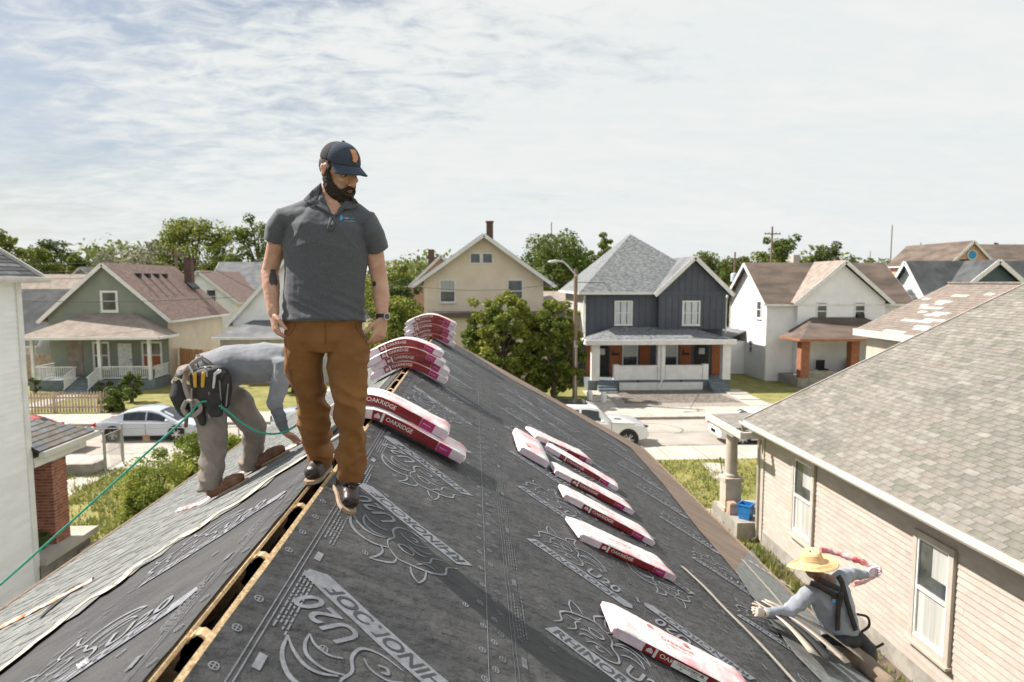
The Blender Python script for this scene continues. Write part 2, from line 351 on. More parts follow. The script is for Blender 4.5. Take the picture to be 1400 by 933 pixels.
MT['leaf_bright'] = leafmat('bright_leaves', (.17,.22,.035), (.40,.42,.09), .5)
MT['skin'] = mat('skin', (.50,.265,.19), (.60,.355,.265), rough=.5, scale=14, bump=.12, bscale=120, bdist=.002)
MT['skin_dark'] = mat('brown_skin', (.20,.095,.06), (.27,.135,.085), rough=.5, scale=14)
MT['lips'] = mat('lips', (.30,.13,.10), rough=.45)
MT['tattoo'] = mat('tattoo_ink', (.05,.045,.05), (.09,.075,.07), rough=.55, scale=40)
MT['hair'] = mat('dark_hair', (.012,.008,.006), (.035,.022,.015), rough=.7, scale=90, bump=.9, bscale=160, bdist=.006)
MT['polo'] = mat('heather_grey_cloth', (.068,.074,.088), (.100,.107,.126), rough=.9, scale=130, detail=3, bump=.25, bscale=300, stretch=(1,1,2.2), bdist=.002, sheen=.2)
MT['polo_edge'] = mat('dark_placket', (.03,.032,.036), rough=.9)
MT['duck'] = mat('rust_brown_canvas', (.185,.080,.022), (.245,.108,.031), rough=.85, scale=5, bump=.25, bscale=260, bdist=.002)
MT['duck_dark'] = mat('rust_seam', (.13,.05,.012), rough=.9)
MT['boot'] = mat('oxblood_leather', (.022,.016,.016), (.042,.028,.026), rough=.38, scale=12, bump=.2, bscale=60)
MT['boot_brown'] = mat('brown_suede', (.15,.075,.048), (.23,.13,.085), rough=.85, scale=12, bump=.3, bscale=80)
MT['sole'] = mat('crepe_sole', (.30,.22,.15), (.38,.29,.20), rough=.8, scale=10)
MT['lace'] = mat('boot_lace', (.55,.50,.42), rough=.8)
MT['navy'] = mat('navy_cap_cloth', (.035,.048,.078), (.05,.066,.10), rough=.9, scale=80, bump=.2, bscale=250, bdist=.002)
MT['cap_mesh'] = mat('black_cap_mesh', (.012,.012,.015), (.028,.026,.03), rough=.9, scale=120, bump=.5, bscale=250, bdist=.003)
MT['leather'] = mat('tan_leather_patch', (.52,.22,.09), (.62,.30,.14), rough=.6, scale=30)
MT['watch_face'] = mat('watch_face', (.02,.02,.022), rough=.15, spec=.8)
MT['steel'] = mat('steel', (.55,.55,.55), rough=.25, metal=.9)
MT['logo_blue'] = mat('logo_blue', (.05,.34,.58), rough=.6)
MT['grey_cloth'] = mat('grey_jersey', (.19,.20,.225), (.24,.25,.275), rough=.85, scale=6, bump=.25, bscale=200, bdist=.002, sheen=.2)
MT['grey_cloth_shade'] = mat('shaded_grey_sleeve', (.13,.137,.155), (.17,.177,.195), rough=.85, scale=6)  # shirt grey darkened: the shade on the forearms is put into the colour
MT['blue_cloth'] = mat('pale_blue_jersey', (.255,.275,.315), (.33,.35,.39), rough=.85, scale=6, bump=.3, bscale=30)
MT['khaki'] = mat('pale_khaki_trousers', (.21,.182,.16), (.29,.25,.22), rough=.9, scale=5, bump=.3, bscale=60)
MT['tan_cloth'] = mat('tan_trousers', (.20,.15,.105), (.27,.205,.15), rough=.9, scale=5, bump=.3, bscale=60)
MT['glove'] = mat('cream_glove', (.56,.47,.38), (.66,.57,.48), rough=.8, scale=12, bump=.3)
MT['straw'] = mat('straw', (.62,.40,.19), (.78,.57,.32), rough=.75, scale=30, stretch=(1,1,6), bump=.6, bscale=90, bdist=.004)
MT['pouch'] = mat('black_tool_pouch', (.012,.012,.013), (.03,.028,.028), rough=.65, scale=9, bump=.4)
MT['webbing'] = mat('grey_webbing', (.26,.23,.21), rough=.8)
MT['yellow'] = mat('yellow_handle', (.55,.33,.03), rough=.5)
MT['rope'] = mat('green_rope', (.018,.25,.17), (.04,.36,.25), rough=.7, scale=80, bump=.6, bscale=200, bdist=.004)
MT['red_cloth'] = mat('torn_red_wrapper', (.62,.10,.10), (.80,.62,.60), rough=.5, scale=9, bump=.5, bscale=20)
MT['orange'] = mat('orange_strip', (.66,.16,.05), (.75,.65,.58), rough=.6, scale=7)
MT['strip_tan'] = mat('tan_strip', (.42,.35,.28), (.52,.45,.37), rough=.85, scale=6)
MT['strip_black'] = mat('black_strip', (.025,.025,.027), rough=.8)
def paint(n, c): return mat(n, c, tuple(q*1.04 for q in c), rough=.25, scale=1, coat=.8)
MT['car_silver'] = paint('silver_blue_paint', (.50,.54,.60)); MT['car_white'] = paint('white_car_paint', (.74,.74,.74)); MT['car_red'] = paint('red_car_paint', (.50,.045,.04)); MT['car_grey'] = paint('grey_car_paint', (.40,.42,.44))
MT['car_glass'] = mat('car_glass', (.015,.018,.022), rough=.06, spec=.8)
MT['tyre'] = mat('tyre', (.014,.014,.014), rough=.8)
MT['rim'] = mat('alloy_rim', (.52,.52,.53), rough=.3, metal=.7)
MT['lamp_red'] = mat('tail_lamp', (.38,.015,.015), rough=.15)
MT['blue_bin'] = mat('blue_plastic', (.02,.19,.50), rough=.4)
MT['box_tan'] = mat('tan_box', (.45,.30,.22), rough=.8)
MT['blue_glass'] = mat('blue_round_window', (.02,.28,.55), rough=.3)
MT['stone'] = mat('grey_stone', (.26,.235,.21), (.38,.35,.31), rough=.9, scale=2.5, bump=.6, bscale=10)
MT['mulch'] = mat('mulch', (.09,.075,.062), (.21,.18,.155), rough=.95, scale=5, detail=9, bump=1, bscale=14)
MT['gravel'] = mat('gravel', (.24,.215,.19), (.34,.31,.28), rough=.95, scale=9, bump=.8, bscale=30)
MT['step_grey'] = mat('grey_porch_paint', (.16,.19,.21), rough=.7)
MT['door_white'] = mat('door_white', (.66,.68,.68), rough=.5)
MT['orange_wood'] = mat('stained_wood', (.30,.085,.025), (.40,.13,.045), rough=.6, scale=4, stretch=(1,1,6), stripes=(2,.14))
MT['wire'] = mat('power_cable', (.05,.05,.05), rough=.6)
MT['basket'] = mat('pole_transformer', (.45,.50,.56), rough=.4)
# ============================================================ GROUND AND STREET
G = .12
def sheet(name, x0, x1, y0, y1, z, mt, th=None):
    b = B()
    if th: b.bx(x0, x1, y0, y1, z-th, z)
    else: b.add([(x0,y0,z),(x1,y0,z),(x1,y1,z),(x0,y1,z)], [(0,1,2,3)])
    return struct(name, b, MT[mt])
sheet('ground', -900, 900, -300, 1500, 0, 'grass')
sheet('street', -150, 150, 26.6, 32.3, .004, 'street')
sheet('lawn', -150, 150, -40, 24.4, G, 'grass', .16)
sheet('lawn', -150, 150, 35, 78, G, 'grass', .16)
sheet('pavement', -150, 150, 24.4, 26.45, G+.004, 'concrete', .16)
sheet('pavement', -150, 150, 32.45, 35, G+.004, 'concrete', .16)
sheet('kerb', -150, 150, 26.45, 26.6, G+.01, 'kerb', .2)
sheet('kerb', -150, 150, 32.3, 32.45, G+.01, 'kerb', .2)
sheet('back_street', -150, 150, 92, 99, .012, 'street')
b = B()                                                    # joints of the pavements and cracks of the street
for k in range(-60, 60):
    for y0, y1 in ((24.4, 26.45), (32.45, 35)): b.bx(k*1.52, k*1.52+.02, y0, y1, G+.005, G+.0075)
struct('pavement_joint', b, MT['crack'])
b = B()
for (pts, w) in [(((8.0,31.6),(9.2,31.2),(9.9,30.2),(9.6,29.4),(9.2,29.2)), .05), (((-30,29.4),(-20,29.5),(-8,29.3),(4,29.5),(20,29.35),(40,29.5)), .035),
                 (((-19,28),(-18,29.2),(-17.6,31)), .03), (((7.5,26.9),(9,27.1),(12,27),(20,27.1)), .07), (((12,27.6),(13,28.8),(14.5,29.2)), .03)]:
    sp_ = [(p.x, p.y) for p in spline([(a, c, 0) for a, c in pts], 8)]
    sp_ = [(a+rng.uniform(-.04,.04), c+rng.uniform(-.04,.04)) for a, c in sp_]
    ribbon(b, sp_, w, lambda a, c: (a, c, .008))
struct('street_crack', b, MT['crack'])
def patch(name, pts, z, mt, jag=.0):
    b = B(); n = len(pts); q = []
    for i in range(n):
        a = pts[i]; c = pts[(i+1) % n]; k = max(1, int(math.dist(a, c)/.35)) if jag else 1
        for j in range(k):
            t = j/k; q.append((a[0]+(c[0]-a[0])*t+rng.uniform(-jag, jag), a[1]+(c[1]-a[1])*t+rng.uniform(-jag, jag), z))
    b.add(q, [tuple(range(len(q)))]); return struct(name, b, MT[mt])
def gp(*px): return [tuple(gz(x, y, G))[:2] for x, y in px]
patch('mulch_bed', [(8.6,36.1),(15.3,36.1),(15.0,40.2),(8.9,40.2)], G+.010, 'mulch', .08)
patch('gravel_margin', [(7.6,35.05),(17.0,35.05),(16.4,40.4),(7.8,40.4)], G+.006, 'gravel', .05)
for x0 in (6.6, 15.4): 
    for k in range(3): 
        b = B(); b.bx(x0+.1*k, x0+1.25+.1*k, 35.05+k*1.75, 35.05+k*1.75+1.68, G-.05, G+.014+.03*k); struct('front_walk', b, MT['concrete'])
patch('front_walk', [(-25.2,35),(-24.0,35),(-24.0,42.6),(-25.2,42.6)], G+.006, 'concrete')
patch('side_path', gp((956,633),(985,634),(1003,652),(1005,668),(975,655)), G+.008, 'concrete', .1)
patch('side_path', gp((885,648),(935,640),(960,650),(968,668),(1000,690),(1003,700),(965,672),(920,655)), G+.007, 'stone', .06) if 0 else None
patch('side_path', gp((962,697),(1002,690),(1003,697),(970,706)), G+.008, 'concrete', .04)
patch('bare_soil_strip', [(6.7,8.0),(7.6,8.0),(7.6,16.2),(6.95,16.2)], G+.007, 'soil', .12)
0 and patch('garden_walk', [(-11.2,14.6),(-8.0,14.6),(-8.0,16.4),(-9.6,18.0),(-11.2,18.0)], G+.006, 'concrete', .02)
patch('garden_walk', [(-14.2,20.9),(-13.1,20.9),(-13.1,24.4),(-14.2,24.4)], G+.008, 'concrete', .02)
patch('driveway', [(-9.5,35),(-6.6,35),(-6.6,44),(-9.5,44)], G+.007, 'concrete', .02)
# blades of grass on the near lawns
def tufts(name, area, n, seed, hmin=.05, hmax=.16, mt='grass_blade', lean=.06):
    r = random.Random(seed); vs = []; fs = []
    x0, x1, y0, y1 = area
    for i in range(n):
        x = r.uniform(x0, x1); y = r.uniform(y0, y1)
        if noise.noise(Vector((x*.7, y*.7, seed))) < -.12 and r.random() < .8: continue
        h = r.uniform(hmin, hmax); a = r.uniform(0, 6.28); w = r.uniform(.008, .02)*(1+h*3); k = len(vs)
        lx, ly = r.uniform(-lean, lean), r.uniform(-lean, lean)
        vs += [(x-w*cos(a), y-w*sin(a), G), (x+w*cos(a), y+w*sin(a), G), (x+lx, y+ly, G+h)]; fs.append((k, k+1, k+2))
    b = B(); b.add(vs, fs); o = obj(name, b, MT[mt], smooth=0)
    return o
tag(tufts('grass', (-16, -4.5, 16.5, 24.2), 26000, 3), 'short patchy grass of the front yard left of the roof', 'grass', kind='stuff')
tag(tufts('grass', (4.2, 13, 9.5, 24.3), 26000, 4, .05, .14), 'yellow green grass between the roof and the cream house', 'grass', kind='stuff')
tag(tufts('weeds', (5.6, 7.35, 7.5, 17.5), 4200, 5, .08, .30, 'grass_blade', .12), 'tall weeds along the foot of the cream siding wall', 'weeds', kind='stuff')

# ============================================================ THE ROOF BEING COVERED
T = .57; XR = -.90; ZR = 5.88; NRM = sqrt(1+T*T); CS = 1/NRM; SN = T/NRM; YF = 14.62; YN = -2.5
UR = 4.75*NRM; UL = 3.9*NRM
class Plane:
    def __init__(s, o, d, n):
        s.o = Vector(o); s.d = Vector(d); s.n = Vector(n); s.M = Matrix((s.d, s.n.cross(s.d), s.n)).transposed()
    def __call__(s, u, y, h=0): return Vector((s.o.x+s.d.x*u+s.n.x*h, s.o.y+y, s.o.z+s.d.z*u+s.n.z*h))
    def rot(s): return s.M.to_euler()
    def px(s, x, y):
        p = onp(x, y, s.o, s.n); return ((p.x-s.o.x)/s.d.x, p.y-s.o.y)
PR = Plane((XR, 0, ZR), (CS, 0, -SN), (SN, 0, CS)); PL = Plane((XR, 0, ZR), (-CS, 0, -SN), (-SN, 0, CS))
home = thing('house', 'house in the foreground whose black papered roof the men are re-covering', 'house', (0, 0, 0))
def panel(P, u0, u1, y0, y1, h0, h1, b=None, m=0):
    b = b or B(); b.hexa([P(u0,y0,h0),P(u1,y0,h0),P(u1,y1,h0),P(u0,y1,h0),P(u0,y0,h1),P(u1,y0,h1),P(u1,y1,h1),P(u0,y1,h1)], m); return b
SLOT = .040
# decks as individual boards of sheathing, each 1.22 x 2.44 m
dk = [(PR, UR, 'R'), (PL, UL, 'L')]
for P, UU, _ in dk:
    r_ = 0; u = SLOT
    while u < UU:
        u2 = min(u+1.22, UU); y = YN - (1.2 if r_ % 2 else 0)
        while y < YF:
            y2 = min(y+2.44, YF); obj('sheathing_board', panel(P, u, u2-.003, max(y, YN), y2-.004, -.014, 0), MT['osb'], home, smooth=0); y = y2
        u = u2; r_ += 1
# attic, rafters crossing the open ridge slot
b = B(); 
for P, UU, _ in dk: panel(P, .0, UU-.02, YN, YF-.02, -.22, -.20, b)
obj('attic_shade_sheet', b, MT['attic'], home, smooth=0)  # near-black sheet standing in for the shade inside the attic
for k in range(-7, 21):
    yy = 2.09 + k*.61
    if yy < YN or yy > YF-.1: continue
    b = B()
    for P in (PR, PL):
        panel(P, -.004 if P is PR else .0, 1.2, yy-.022, yy+.022, -.155, -.016, b)
    # the two rafter heads meet as a peaked block
    b.hexa([(XR-.07,yy-.022,ZR-.16),(XR+.07,yy-.022,ZR-.16),(XR+.07,yy+.022,ZR-.16),(XR-.07,yy+.022,ZR-.16),(XR-.05,yy-.022,ZR-.046),(XR+.05,yy-.022,ZR-.046),(XR+.05,yy+.022,ZR-.046),(XR-.05,yy+.022,ZR-.046)])
    b.hexa([(XR-.05,yy-.0215,ZR-.0462),(XR+.05,yy-.0215,ZR-.0462),(XR+.05,yy+.0215,ZR-.0462),(XR-.05,yy+.0215,ZR-.0462),(XR-.012,yy-.0215,ZR-.016),(XR+.012,yy-.0215,ZR-.016),(XR+.012,yy+.0215,ZR-.016),(XR-.012,yy+.0215,ZR-.016)])
    obj('rafter', b, MT['lumber'], home, smooth=0)
def wr(u, y):
    n_ = noise.noise(Vector((u*2.1, y*1.3, 4)))*1.3; m_ = noise.noise(Vector((u*6+y*2, y*4-u, 9)))
    near = max(0, 1-abs(u-.25)/.5)+max(0, 1-abs(u-1.2)/.15)
    return .0045*n_ + .0030*m_*(1+near) + .006
UE = .063      # bare strip of board left along the slot
def cloth(P, u0, u1, y0, y1, h, du=.06, dy=.08):
    nu = max(2, int((u1-u0)/du)); ny = int((y1-y0)/dy); vs = []; fs = []
    for j in range(ny+1):
        y = y0+(y1-y0)*j/ny
        for i in range(nu+1):
            u = u0+(u1-u0)*i/nu
            if i == 0: u += .005*noise.noise(Vector((y*1.3, u0, 0)))
            vs.append(P(u, y, h+wr(u, y)))
    for j in range(ny):
        for i in range(nu):
            k = j*(nu+1)+i; fs.append((k, k+1, k+nu+2, k+nu+1))
    b = B(); b.add(vs, fs); return b
c_edges = [UE, 1.10, 2.20, 3.30, 4.38, UR]
for k in range(5):
    u1 = min(c_edges[k]+1.24, UR-.01); obj('underlayment_course', cloth(PR, c_edges[k], u1, YN, YF-.22, .002+.0015*(5-k)), MT['underlay'], home, smooth=60)
l_edges = [.047, 1.12, 2.2, UL]
for k in range(3):
    u1 = min(l_edges[k]+1.24, UL-.01); obj('underlayment_course', cloth(PL, l_edges[k], u1, YN, YF-.1, .002+.0015*(3-k)), MT['underlay'], home, smooth=60)
HP = .0185
# printed emblem of the underlayment: band with lettering, the weight mark and the line drawn rhino head
def emblem(fn, fine=True):
    b = B(); W_ = .80; hb = .125; n = 12; sh = .05
    top = [fn(i/n*W_+sh, hb) for i in range(n+1)]; bot = [fn(i/n*W_, 0) for i in range(n+1)]
    b.add(bot+top, [(i, i+1, n+2+i, n+1+i) for i in range(n)])
    tip = [fn(W_, 0), fn(W_+.06, hb*.5), fn(W_+sh, hb)]; b.add(tip, [(0, 1, 2)])
    vs, fs, w = text_mesh('RHINOROOF', .085, .25, 1.0, .012); k = .70/w
    b2 = B(); b2.add([fn(.045+x*k, .018+y) if 1 else 0 for x, y in vs], fs, 1)
    b2.v = [tuple(Vector(p)) for p in b2.v]
    b.add(b2.v, b2.f, 1)
    vs, fs, w = text_mesh('U20', .15, .22, 1.05, .015); k = .27/w
    b.add([fn(.47+x*k, .16+y) for x, y in vs], fs)
    L_ = []
    def ln(p, w): L_.append((p, w))
    # jaw and neck outline, brow, two horns, eye, nostril, folds
    ln([(.02,.17),(.05,.25),(.02,.33),(.07,.43),(.16,.50),(.22,.53),(.30,.50)], .017)
    ln([(.30,.50),(.35,.44),(.36,.36),(.41,.30),(.42,.22),(.36,.165),(.26,.15)], .015)
    ln([(.30,.50),(.36,.58),(.45,.60),(.54,.55),(.60,.46)], .020)
    ln([(.60,.46),(.53,.50),(.46,.515),(.41,.49),(.37,.43)], .016)
    ln([(.36,.40),(.42,.46),(.49,.47),(.54,.43),(.57,.37)], .016)
    ln([(.57,.37),(.52,.395),(.46,.385),(.42,.34)], .013)
    ln([(.22,.53),(.20,.60),(.24,.68),(.27,.72)], .015); ln([(.27,.72),(.27,.64),(.29,.57),(.33,.54)], .014)
    ln([(.08,.44),(.04,.52),(.03,.60)], .013); ln([(.03,.60),(.09,.57),(.14,.51)], .012)
    ln([(.20,.40),(.25,.42),(.30,.40),(.28,.36),(.22,.36),(.20,.40)], .014); ln([(.16,.30),(.20,.34),(.27,.33)], .012)
    ln([(.33,.23),(.30,.21),(.28,.23),(.30,.25)], .016); ln([(.10,.20),(.14,.27),(.12,.34),(.15,.40)], .011)
    ln([(.22,.20),(.26,.26),(.33,.28),(.38,.26)], .011); ln([(.06,.36),(.12,.38),(.14,.45)], .011); ln([(.17,.22),(.19,.27),(.25,.30)], .010)
    for p, w in L_:
        q = [(v.x, v.y) for v in spline([(a, c, 0) for a, c in p], 5)]; m_ = len(q)
        ribbon(b, q, [w*(.35+.65*sin(pi*min(1, max(0, (i+.8)/(m_+.6))))) for i in range(m_)], fn)
    # lift the dark letters
    return b
def place_emblem(P, u, y, ang, flip=1, s=1.0):
    """reading direction: angle measured from down-slope, towards +y"""
    ca, sa = cos(ang), sin(ang)
    def fn(a, b_, h=0):
        a *= s; b_ *= s
        uu = u+ca*a-sa*b_*flip; yy = y+sa*a+ca*b_*flip
        return P(uu, yy, HP-.006+wr(uu, yy)+h)
    e = emblem(fn)
    # letters go 1 mm proud
    kset = set(i for f, m_ in zip(e.f, e.m) if m_ == 1 for i in f)
    e.v = [tuple(Vector(p)+P.n*.0012) if i in kset else p for i, p in enumerate(e.v)]
    obj('logo_print', e, [MT['print'], MT['print_black']], home, smooth=0)
t1 = radians(180-27.5)
for k in range(9):      # top course, read up the slope
    place_emblem(PR, 1.01, 2.36+k*1.215, t1)
for k in range(9): place_emblem(PR, 1.44, 2.05+k*1.215, radians(-22))
for k in range(9): place_emblem(PR, 3.22, 2.9+k*1.215, t1)
for k in range(8): place_emblem(PR, 3.66, 4.15+k*1.215, radians(-22))
for k in range(8): place_emblem(PL, .98, 2.15+k*1.215, radians(180-22), -1)
# ruled lines, fine print and nailing marks of every course
def marks(P, base, y0, y1, flip, r):
    b = B(); 
    def fn(a, c): return P(a, c, HP-.0065+wr(a, c))
    def line(u, w, a=y0, c=y1):
        n = int((c-a)/.12)+1; ribbon(b, [(u, a+(c-a)*i/n) for i in range(n+1)], w, fn)
    for u in ((base+.105), (base+.125)): line(u, .004)
    line(base+1.02*1 if base > .5 else base+1.03, .004)
    y = y0+.2
    while y < y1:
        for q, uu in enumerate((base+.145, base+.162, base+.179, base+.196)):
            L_ = r.uniform(.28, .52); 
            yy = y+r.uniform(0, .1)
            while yy < y+L_:
                w = r.uniform(.012, .045); ribbon(b, [(uu, yy), (uu, yy+w)], .007, fn); yy += w+.010
        ribbon(b, [(base+.165, y+.60), (base+.165, y+.68)], .030, fn); y += .80
    for q, uu in enumerate((base+.045, base+.34, base+.62, base+.90, base+1.00, base+1.07)):
        y = y0+.1+(q % 2)*.11
        while y < y1:
            if r.random() < (.9 if q in (0, 4, 5) else .45):
                cu, cy = uu+r.uniform(-.01,.01), y; R_ = .016
                n = 12; ribbon(b, [(cu+R_*cos(2*pi*i/n), cy+R_*1.1*sin(2*pi*i/n)) for i in range(n+1)], .0045, fn)
                ribbon(b, [(cu-R_*.9, cy), (cu+R_*.9, cy)], .004, fn); ribbon(b, [(cu, cy-R_), (cu, cy+R_)], .004, fn)
            y += .21 if q in (0, 4, 5) else .42
    return b
rr = random.Random(11)
for k, bs_ in enumerate((.06, 1.12, 2.20, 3.30)):
    obj('fine_print', marks(PR, bs_, 1.2, YF-.5, 1, rr), MT['print_dim' if k else 'print'], home, smooth=0, kind='stuff')
obj('fine_print', marks(PL, .04, 1.2, YF-.5, 1, rr), MT['print_dim'], home, smooth=0, kind='stuff')
# brown felt along the far rake and the eave of the right slope
inner = [PR.px(*q) for q in [(608,463),(640,482),(699,520),(760,553),(820,588),(861,613),(905,662),(949,719),(1000,779),(1030,812)]]
inner[0] = (.07, inner[0][1]); inner += [(PR.px(1068,868)[0], PR.px(1068,868)[1]), (inner[-1][0]+.1, 2.5), (inner[-1][0]+.1, YN)]
inner = [(min(a, UR-.25), min(c, YF-.25)) for a, c in inner]
corner_i = 5
outer = []
for i, (a, c) in enumerate(inner): outer.append((a, YF+.03) if i < corner_i else ((UR+.02, YF+.03) if i == corner_i else (UR+.02, c)))
b = B(); H = .0205; seq = []
def subd(P_, n): 
    o_ = []
    for i in range(len(P_)-1):
        for j in range(n): o_.append((P_[i][0]+(P_[i+1][0]-P_[i][0])*j/n, P_[i][1]+(P_[i+1][1]-P_[i][1])*j/n))
    return o_+[P_[-1]]
si = subd(inner, 5); so_ = subd(outer, 5)
si = [(a+.02*noise.noise(Vector((a*3, c*3, 1))), c+.03*noise.noise(Vector((a*3, c*3, 5)))) for a, c in si]
vs = []
for (a, c), (d_, e_) in zip(si, so_):
    for t_ in (0, .25, .5, .75, 1): 
        uu, yy = a+(d_-a)*t_, c+(e_-c)*t_; vs.append(PR(uu, yy, H+.004*noise.noise(Vector((uu*1.5, yy*4, 2)))))
b.add(vs, [(5*i+j, 5*i+j+1, 5*i+j+6, 5*i+j+5) for i in range(len(si)-1) for j in range(4)])
obj('brown_felt', b, MT['felt'], home, smooth=60)
# grey patch of new membrane by the eave with a pale edge, and the pale strips torn off the laps
def pxpoly(name, P, px, h, mt, sub=6, n=1):
    q = [P.px(*a) for a in px]; b = B(); k = len(q)
    q2 = []
    for i in range(k):
        a = q[i]; c = q[(i+1) % k]
        for j in range(sub): q2.append((a[0]+(c[0]-a[0])*j/sub+rng.uniform(-.006, .006), a[1]+(c[1]-a[1])*j/sub+rng.uniform(-.006, .006)))
    b.slab([P(a, c, h) for a, c in q2], P.n*.003); return obj(name, b, MT[mt], home, smooth=0)
def strip(name, P, px, ws, h, mt, jag=.006, seed=0):
    q = [P.px(*a) for a in px]; q = [(v.x, v.y) for v in spline([(a, c, 0) for a, c in q], 8)]
    ws_ = [ws*(1+.35*noise.noise(Vector((i*.45, seed, 0)))) for i in range(len(q))]
    b = B(); ribbon(b, q, ws_, lambda a, c: P(a, c, h)); return obj(name, b, MT[mt], home, smooth=0)
pxpoly('membrane_patch', PR, [(1026,733+20),(1040,772),(1087,822),(1160,892),(1215,948),(1130,945),(1085,898),(1022,812),(1003,782)], .027, 'new_shingle')
strip('pale_tape', PR, [(930,778),(960,806),(990,838),(1020,868),(1052,902),(1090,945)], .055, .033, 'tear', seed=3)
strip('pale_tape', PR, [(1013,768),(1034,792),(1060,822),(1082,852)], .05, .034, 'tear', seed=5)
b = B(); q0 = PR.px(1020,770)
for k in range(7): q = (q0[0]+.02+.09*k*.9, q0[1]+.04-.035*k); b.slab([PR(q[0],q[1],.036),PR(q[0]+.07,q[1]-.06,.036),PR(q[0]+.10,q[1]+.07+.02*(k%2),.036)], PR.n*.002)
obj('torn_tape', b, MT['tear'], home, smooth=0, kind='stuff')
# left slope: new shingles laid in a stepped front, one object per shingle
front = sorted([(3.4,1.74),(3.9,1.52),(4.15,1.32),(4.27,1.05),(4.5,.81),(4.9,.55),(5.6,.36),(6.4,.24),(8,.14)])
def front_y(u):
    F_ = sorted([(a[1], a[0]) for a in front])
    if u <= F_[0][0]: return 99 if u < .12 else F_[0][1]
    for i in range(len(F_)-1):
        if u <= F_[i+1][0]: t_ = (u-F_[i][0])/(F_[i+1][0]-F_[i][0]); return F_[i][1]+(F_[i+1][1]-F_[i][1])*t_
    return F_[-1][1] - (u-F_[-1][0])*2.6
EXP = .146
def shingle_mesh(r, L=1.0):
    b = B(); b.hexa([(-.10,0,.001),(EXP,0,.0015),(EXP,L-.004,.0015),(-.10,L-.004,.001),(-.10,0,.003),(EXP,0,.006),(EXP,L-.004,.006),(-.10,L-.004,.003)])
    y = r.uniform(.02, .1)
    while y < L-.1:
        w = r.choice((.10,.14,.19,.24)); y1 = min(y+w, L-.01)
        b.hexa([(0,y+.008,.004),(EXP+.001,y,.0055),(EXP+.001,y1,.0055),(0,y1-.008,.004),(0,y+.008,.007),(EXP+.001,y,.010),(EXP+.001,y1,.010),(0,y1-.008,.007)])
        y = y1+r.choice((.06,.10,.15))
    return mesh_of(b, MT['new_shingle'], 0, 'shingle')
r3 = random.Random(5); smesh = [shingle_mesh(r3) for _ in range(6)]; cnt = 0; rotL = PL.rot(); rest = []
rows = []; u = UL-EXP+.03
while u > .14: rows.append(u); u -= EXP
for ri, u in enumerate(rows):
    y0 = front_y(u+.07) ; y = y0 + rng.uniform(-.05, .05)
    if y0 > 50: continue
    y = max(y, YN)
    while y < YF-.02:
        L = min(1.0, YF-y)
        rest.append((u, y, L)); y += 1.0
rest.sort(key=lambda q: q[1]+(0 if q[1] > 2.2 else 50))
bb = B()
for i, (u, y, L) in enumerate(rest):
    far_edge = L < .995
    h = .018+.004*math.fmod(u*7.3, 1)
    if i < 300 and not far_edge:
        me = smesh[r3.randrange(6)]; o = obj('shingle', None, None, home, me=me); o.rotation_euler = rotL; o.location = PL(u, y+1.0, h) # local y runs towards -Y
    else:
        bb.hexa([PL(u-.1,y,h),PL(u+EXP,y,h),PL(u+EXP,y+L,h),PL(u-.1,y+L,h),PL(u-.1,y,h+.004),PL(u+EXP,y,h+.010),PL(u+EXP,y+L,h+.010),PL(u-.1,y+L,h+.004)])
obj('shingle_edge_pieces', bb, MT['new_shingle'], home, smooth=0, kind='stuff')
# wavy cream band of release film along the stepped front
pts = [(0,925),(40,893),(85,858),(100,842),(135,818),(160,806),(190,778),(222,758),(250,738),(275,727),(300,706),(333,689),(365,663),(400,641),(440,615),(470,596)]
q = [PL.px(*a) for a in pts]; q = [(q[0][0]+.5, q[0][1]-1.2)] + q
q = [(v.x, v.y) for v in spline([(a, c, 0) for a, c in q], 6)]
b = B(); ribbon(b, q, [.10*(1+.5*noise.noise(Vector((i*.3, 2, 0)))) for i in range(len(q))], lambda a, c: PL(a, c, .029))
obj('release_film', b, MT['tear'], home, smooth=0)
# lifted shingle with its shadow gap, scraps
# drip edge, fascia, walls
b = B(); b.bar(PR(UR+.02, YN, -.03), PR(UR+.02, YF, -.03), .03, .17); obj('fascia', b, MT['wood'], home, smooth=0)
b = B(); b.bar(PL(UL+.02, YN, -.03), PL(UL+.02, YF, -.03), .03, .17); obj('fascia', b, MT['wood'], home, smooth=0)
for P, UU in ((PR, UR), (PL, UL)):
    b = B(); b.bar(P(.05, YF-.01, -.11), P(UU, YF-.01, -.11), .03, .19); obj('rake_board', b, MT['wood'], home, smooth=0)
xl, xr = PL(UL,0).x+.45, PR(UR,0).x-.45
for a, c, n_ in (((xl, YN+.3), (xl, YF-.4), 'side'), ((xr, YN+.3), (xr, YF-.4), 'side')):
    k = 0
    for z in np.arange(.45, 3.05, .2):
        b = B(); sgn = -1 if a[0] < 0 else 1
        b.hexa([(a[0],a[1],z),(a[0]+sgn*.022,a[1],z),(a[0]+sgn*.022,c[1],z),(a[0],c[1],z),(a[0],a[1],z+.195),(a[0]+sgn*.006,a[1],z+.195),(a[0]+sgn*.006,c[1],z+.195),(a[0],c[1],z+.195)]); obj('siding_board', b, MT['white_board'], home, smooth=0)
b = B(); b.bx(xl, xr, YN+.3, YF-.4, 0, 3.1); b.slab([(xl,YF-.4,3.1),(xr,YF-.4,3.1),(xr,YF-.4,3.2),(XR,YF-.4,ZR-.25),(xl,YF-.4,3.45)], (0,-.1,0)); obj('wall', b, MT['white'], home, smooth=0)
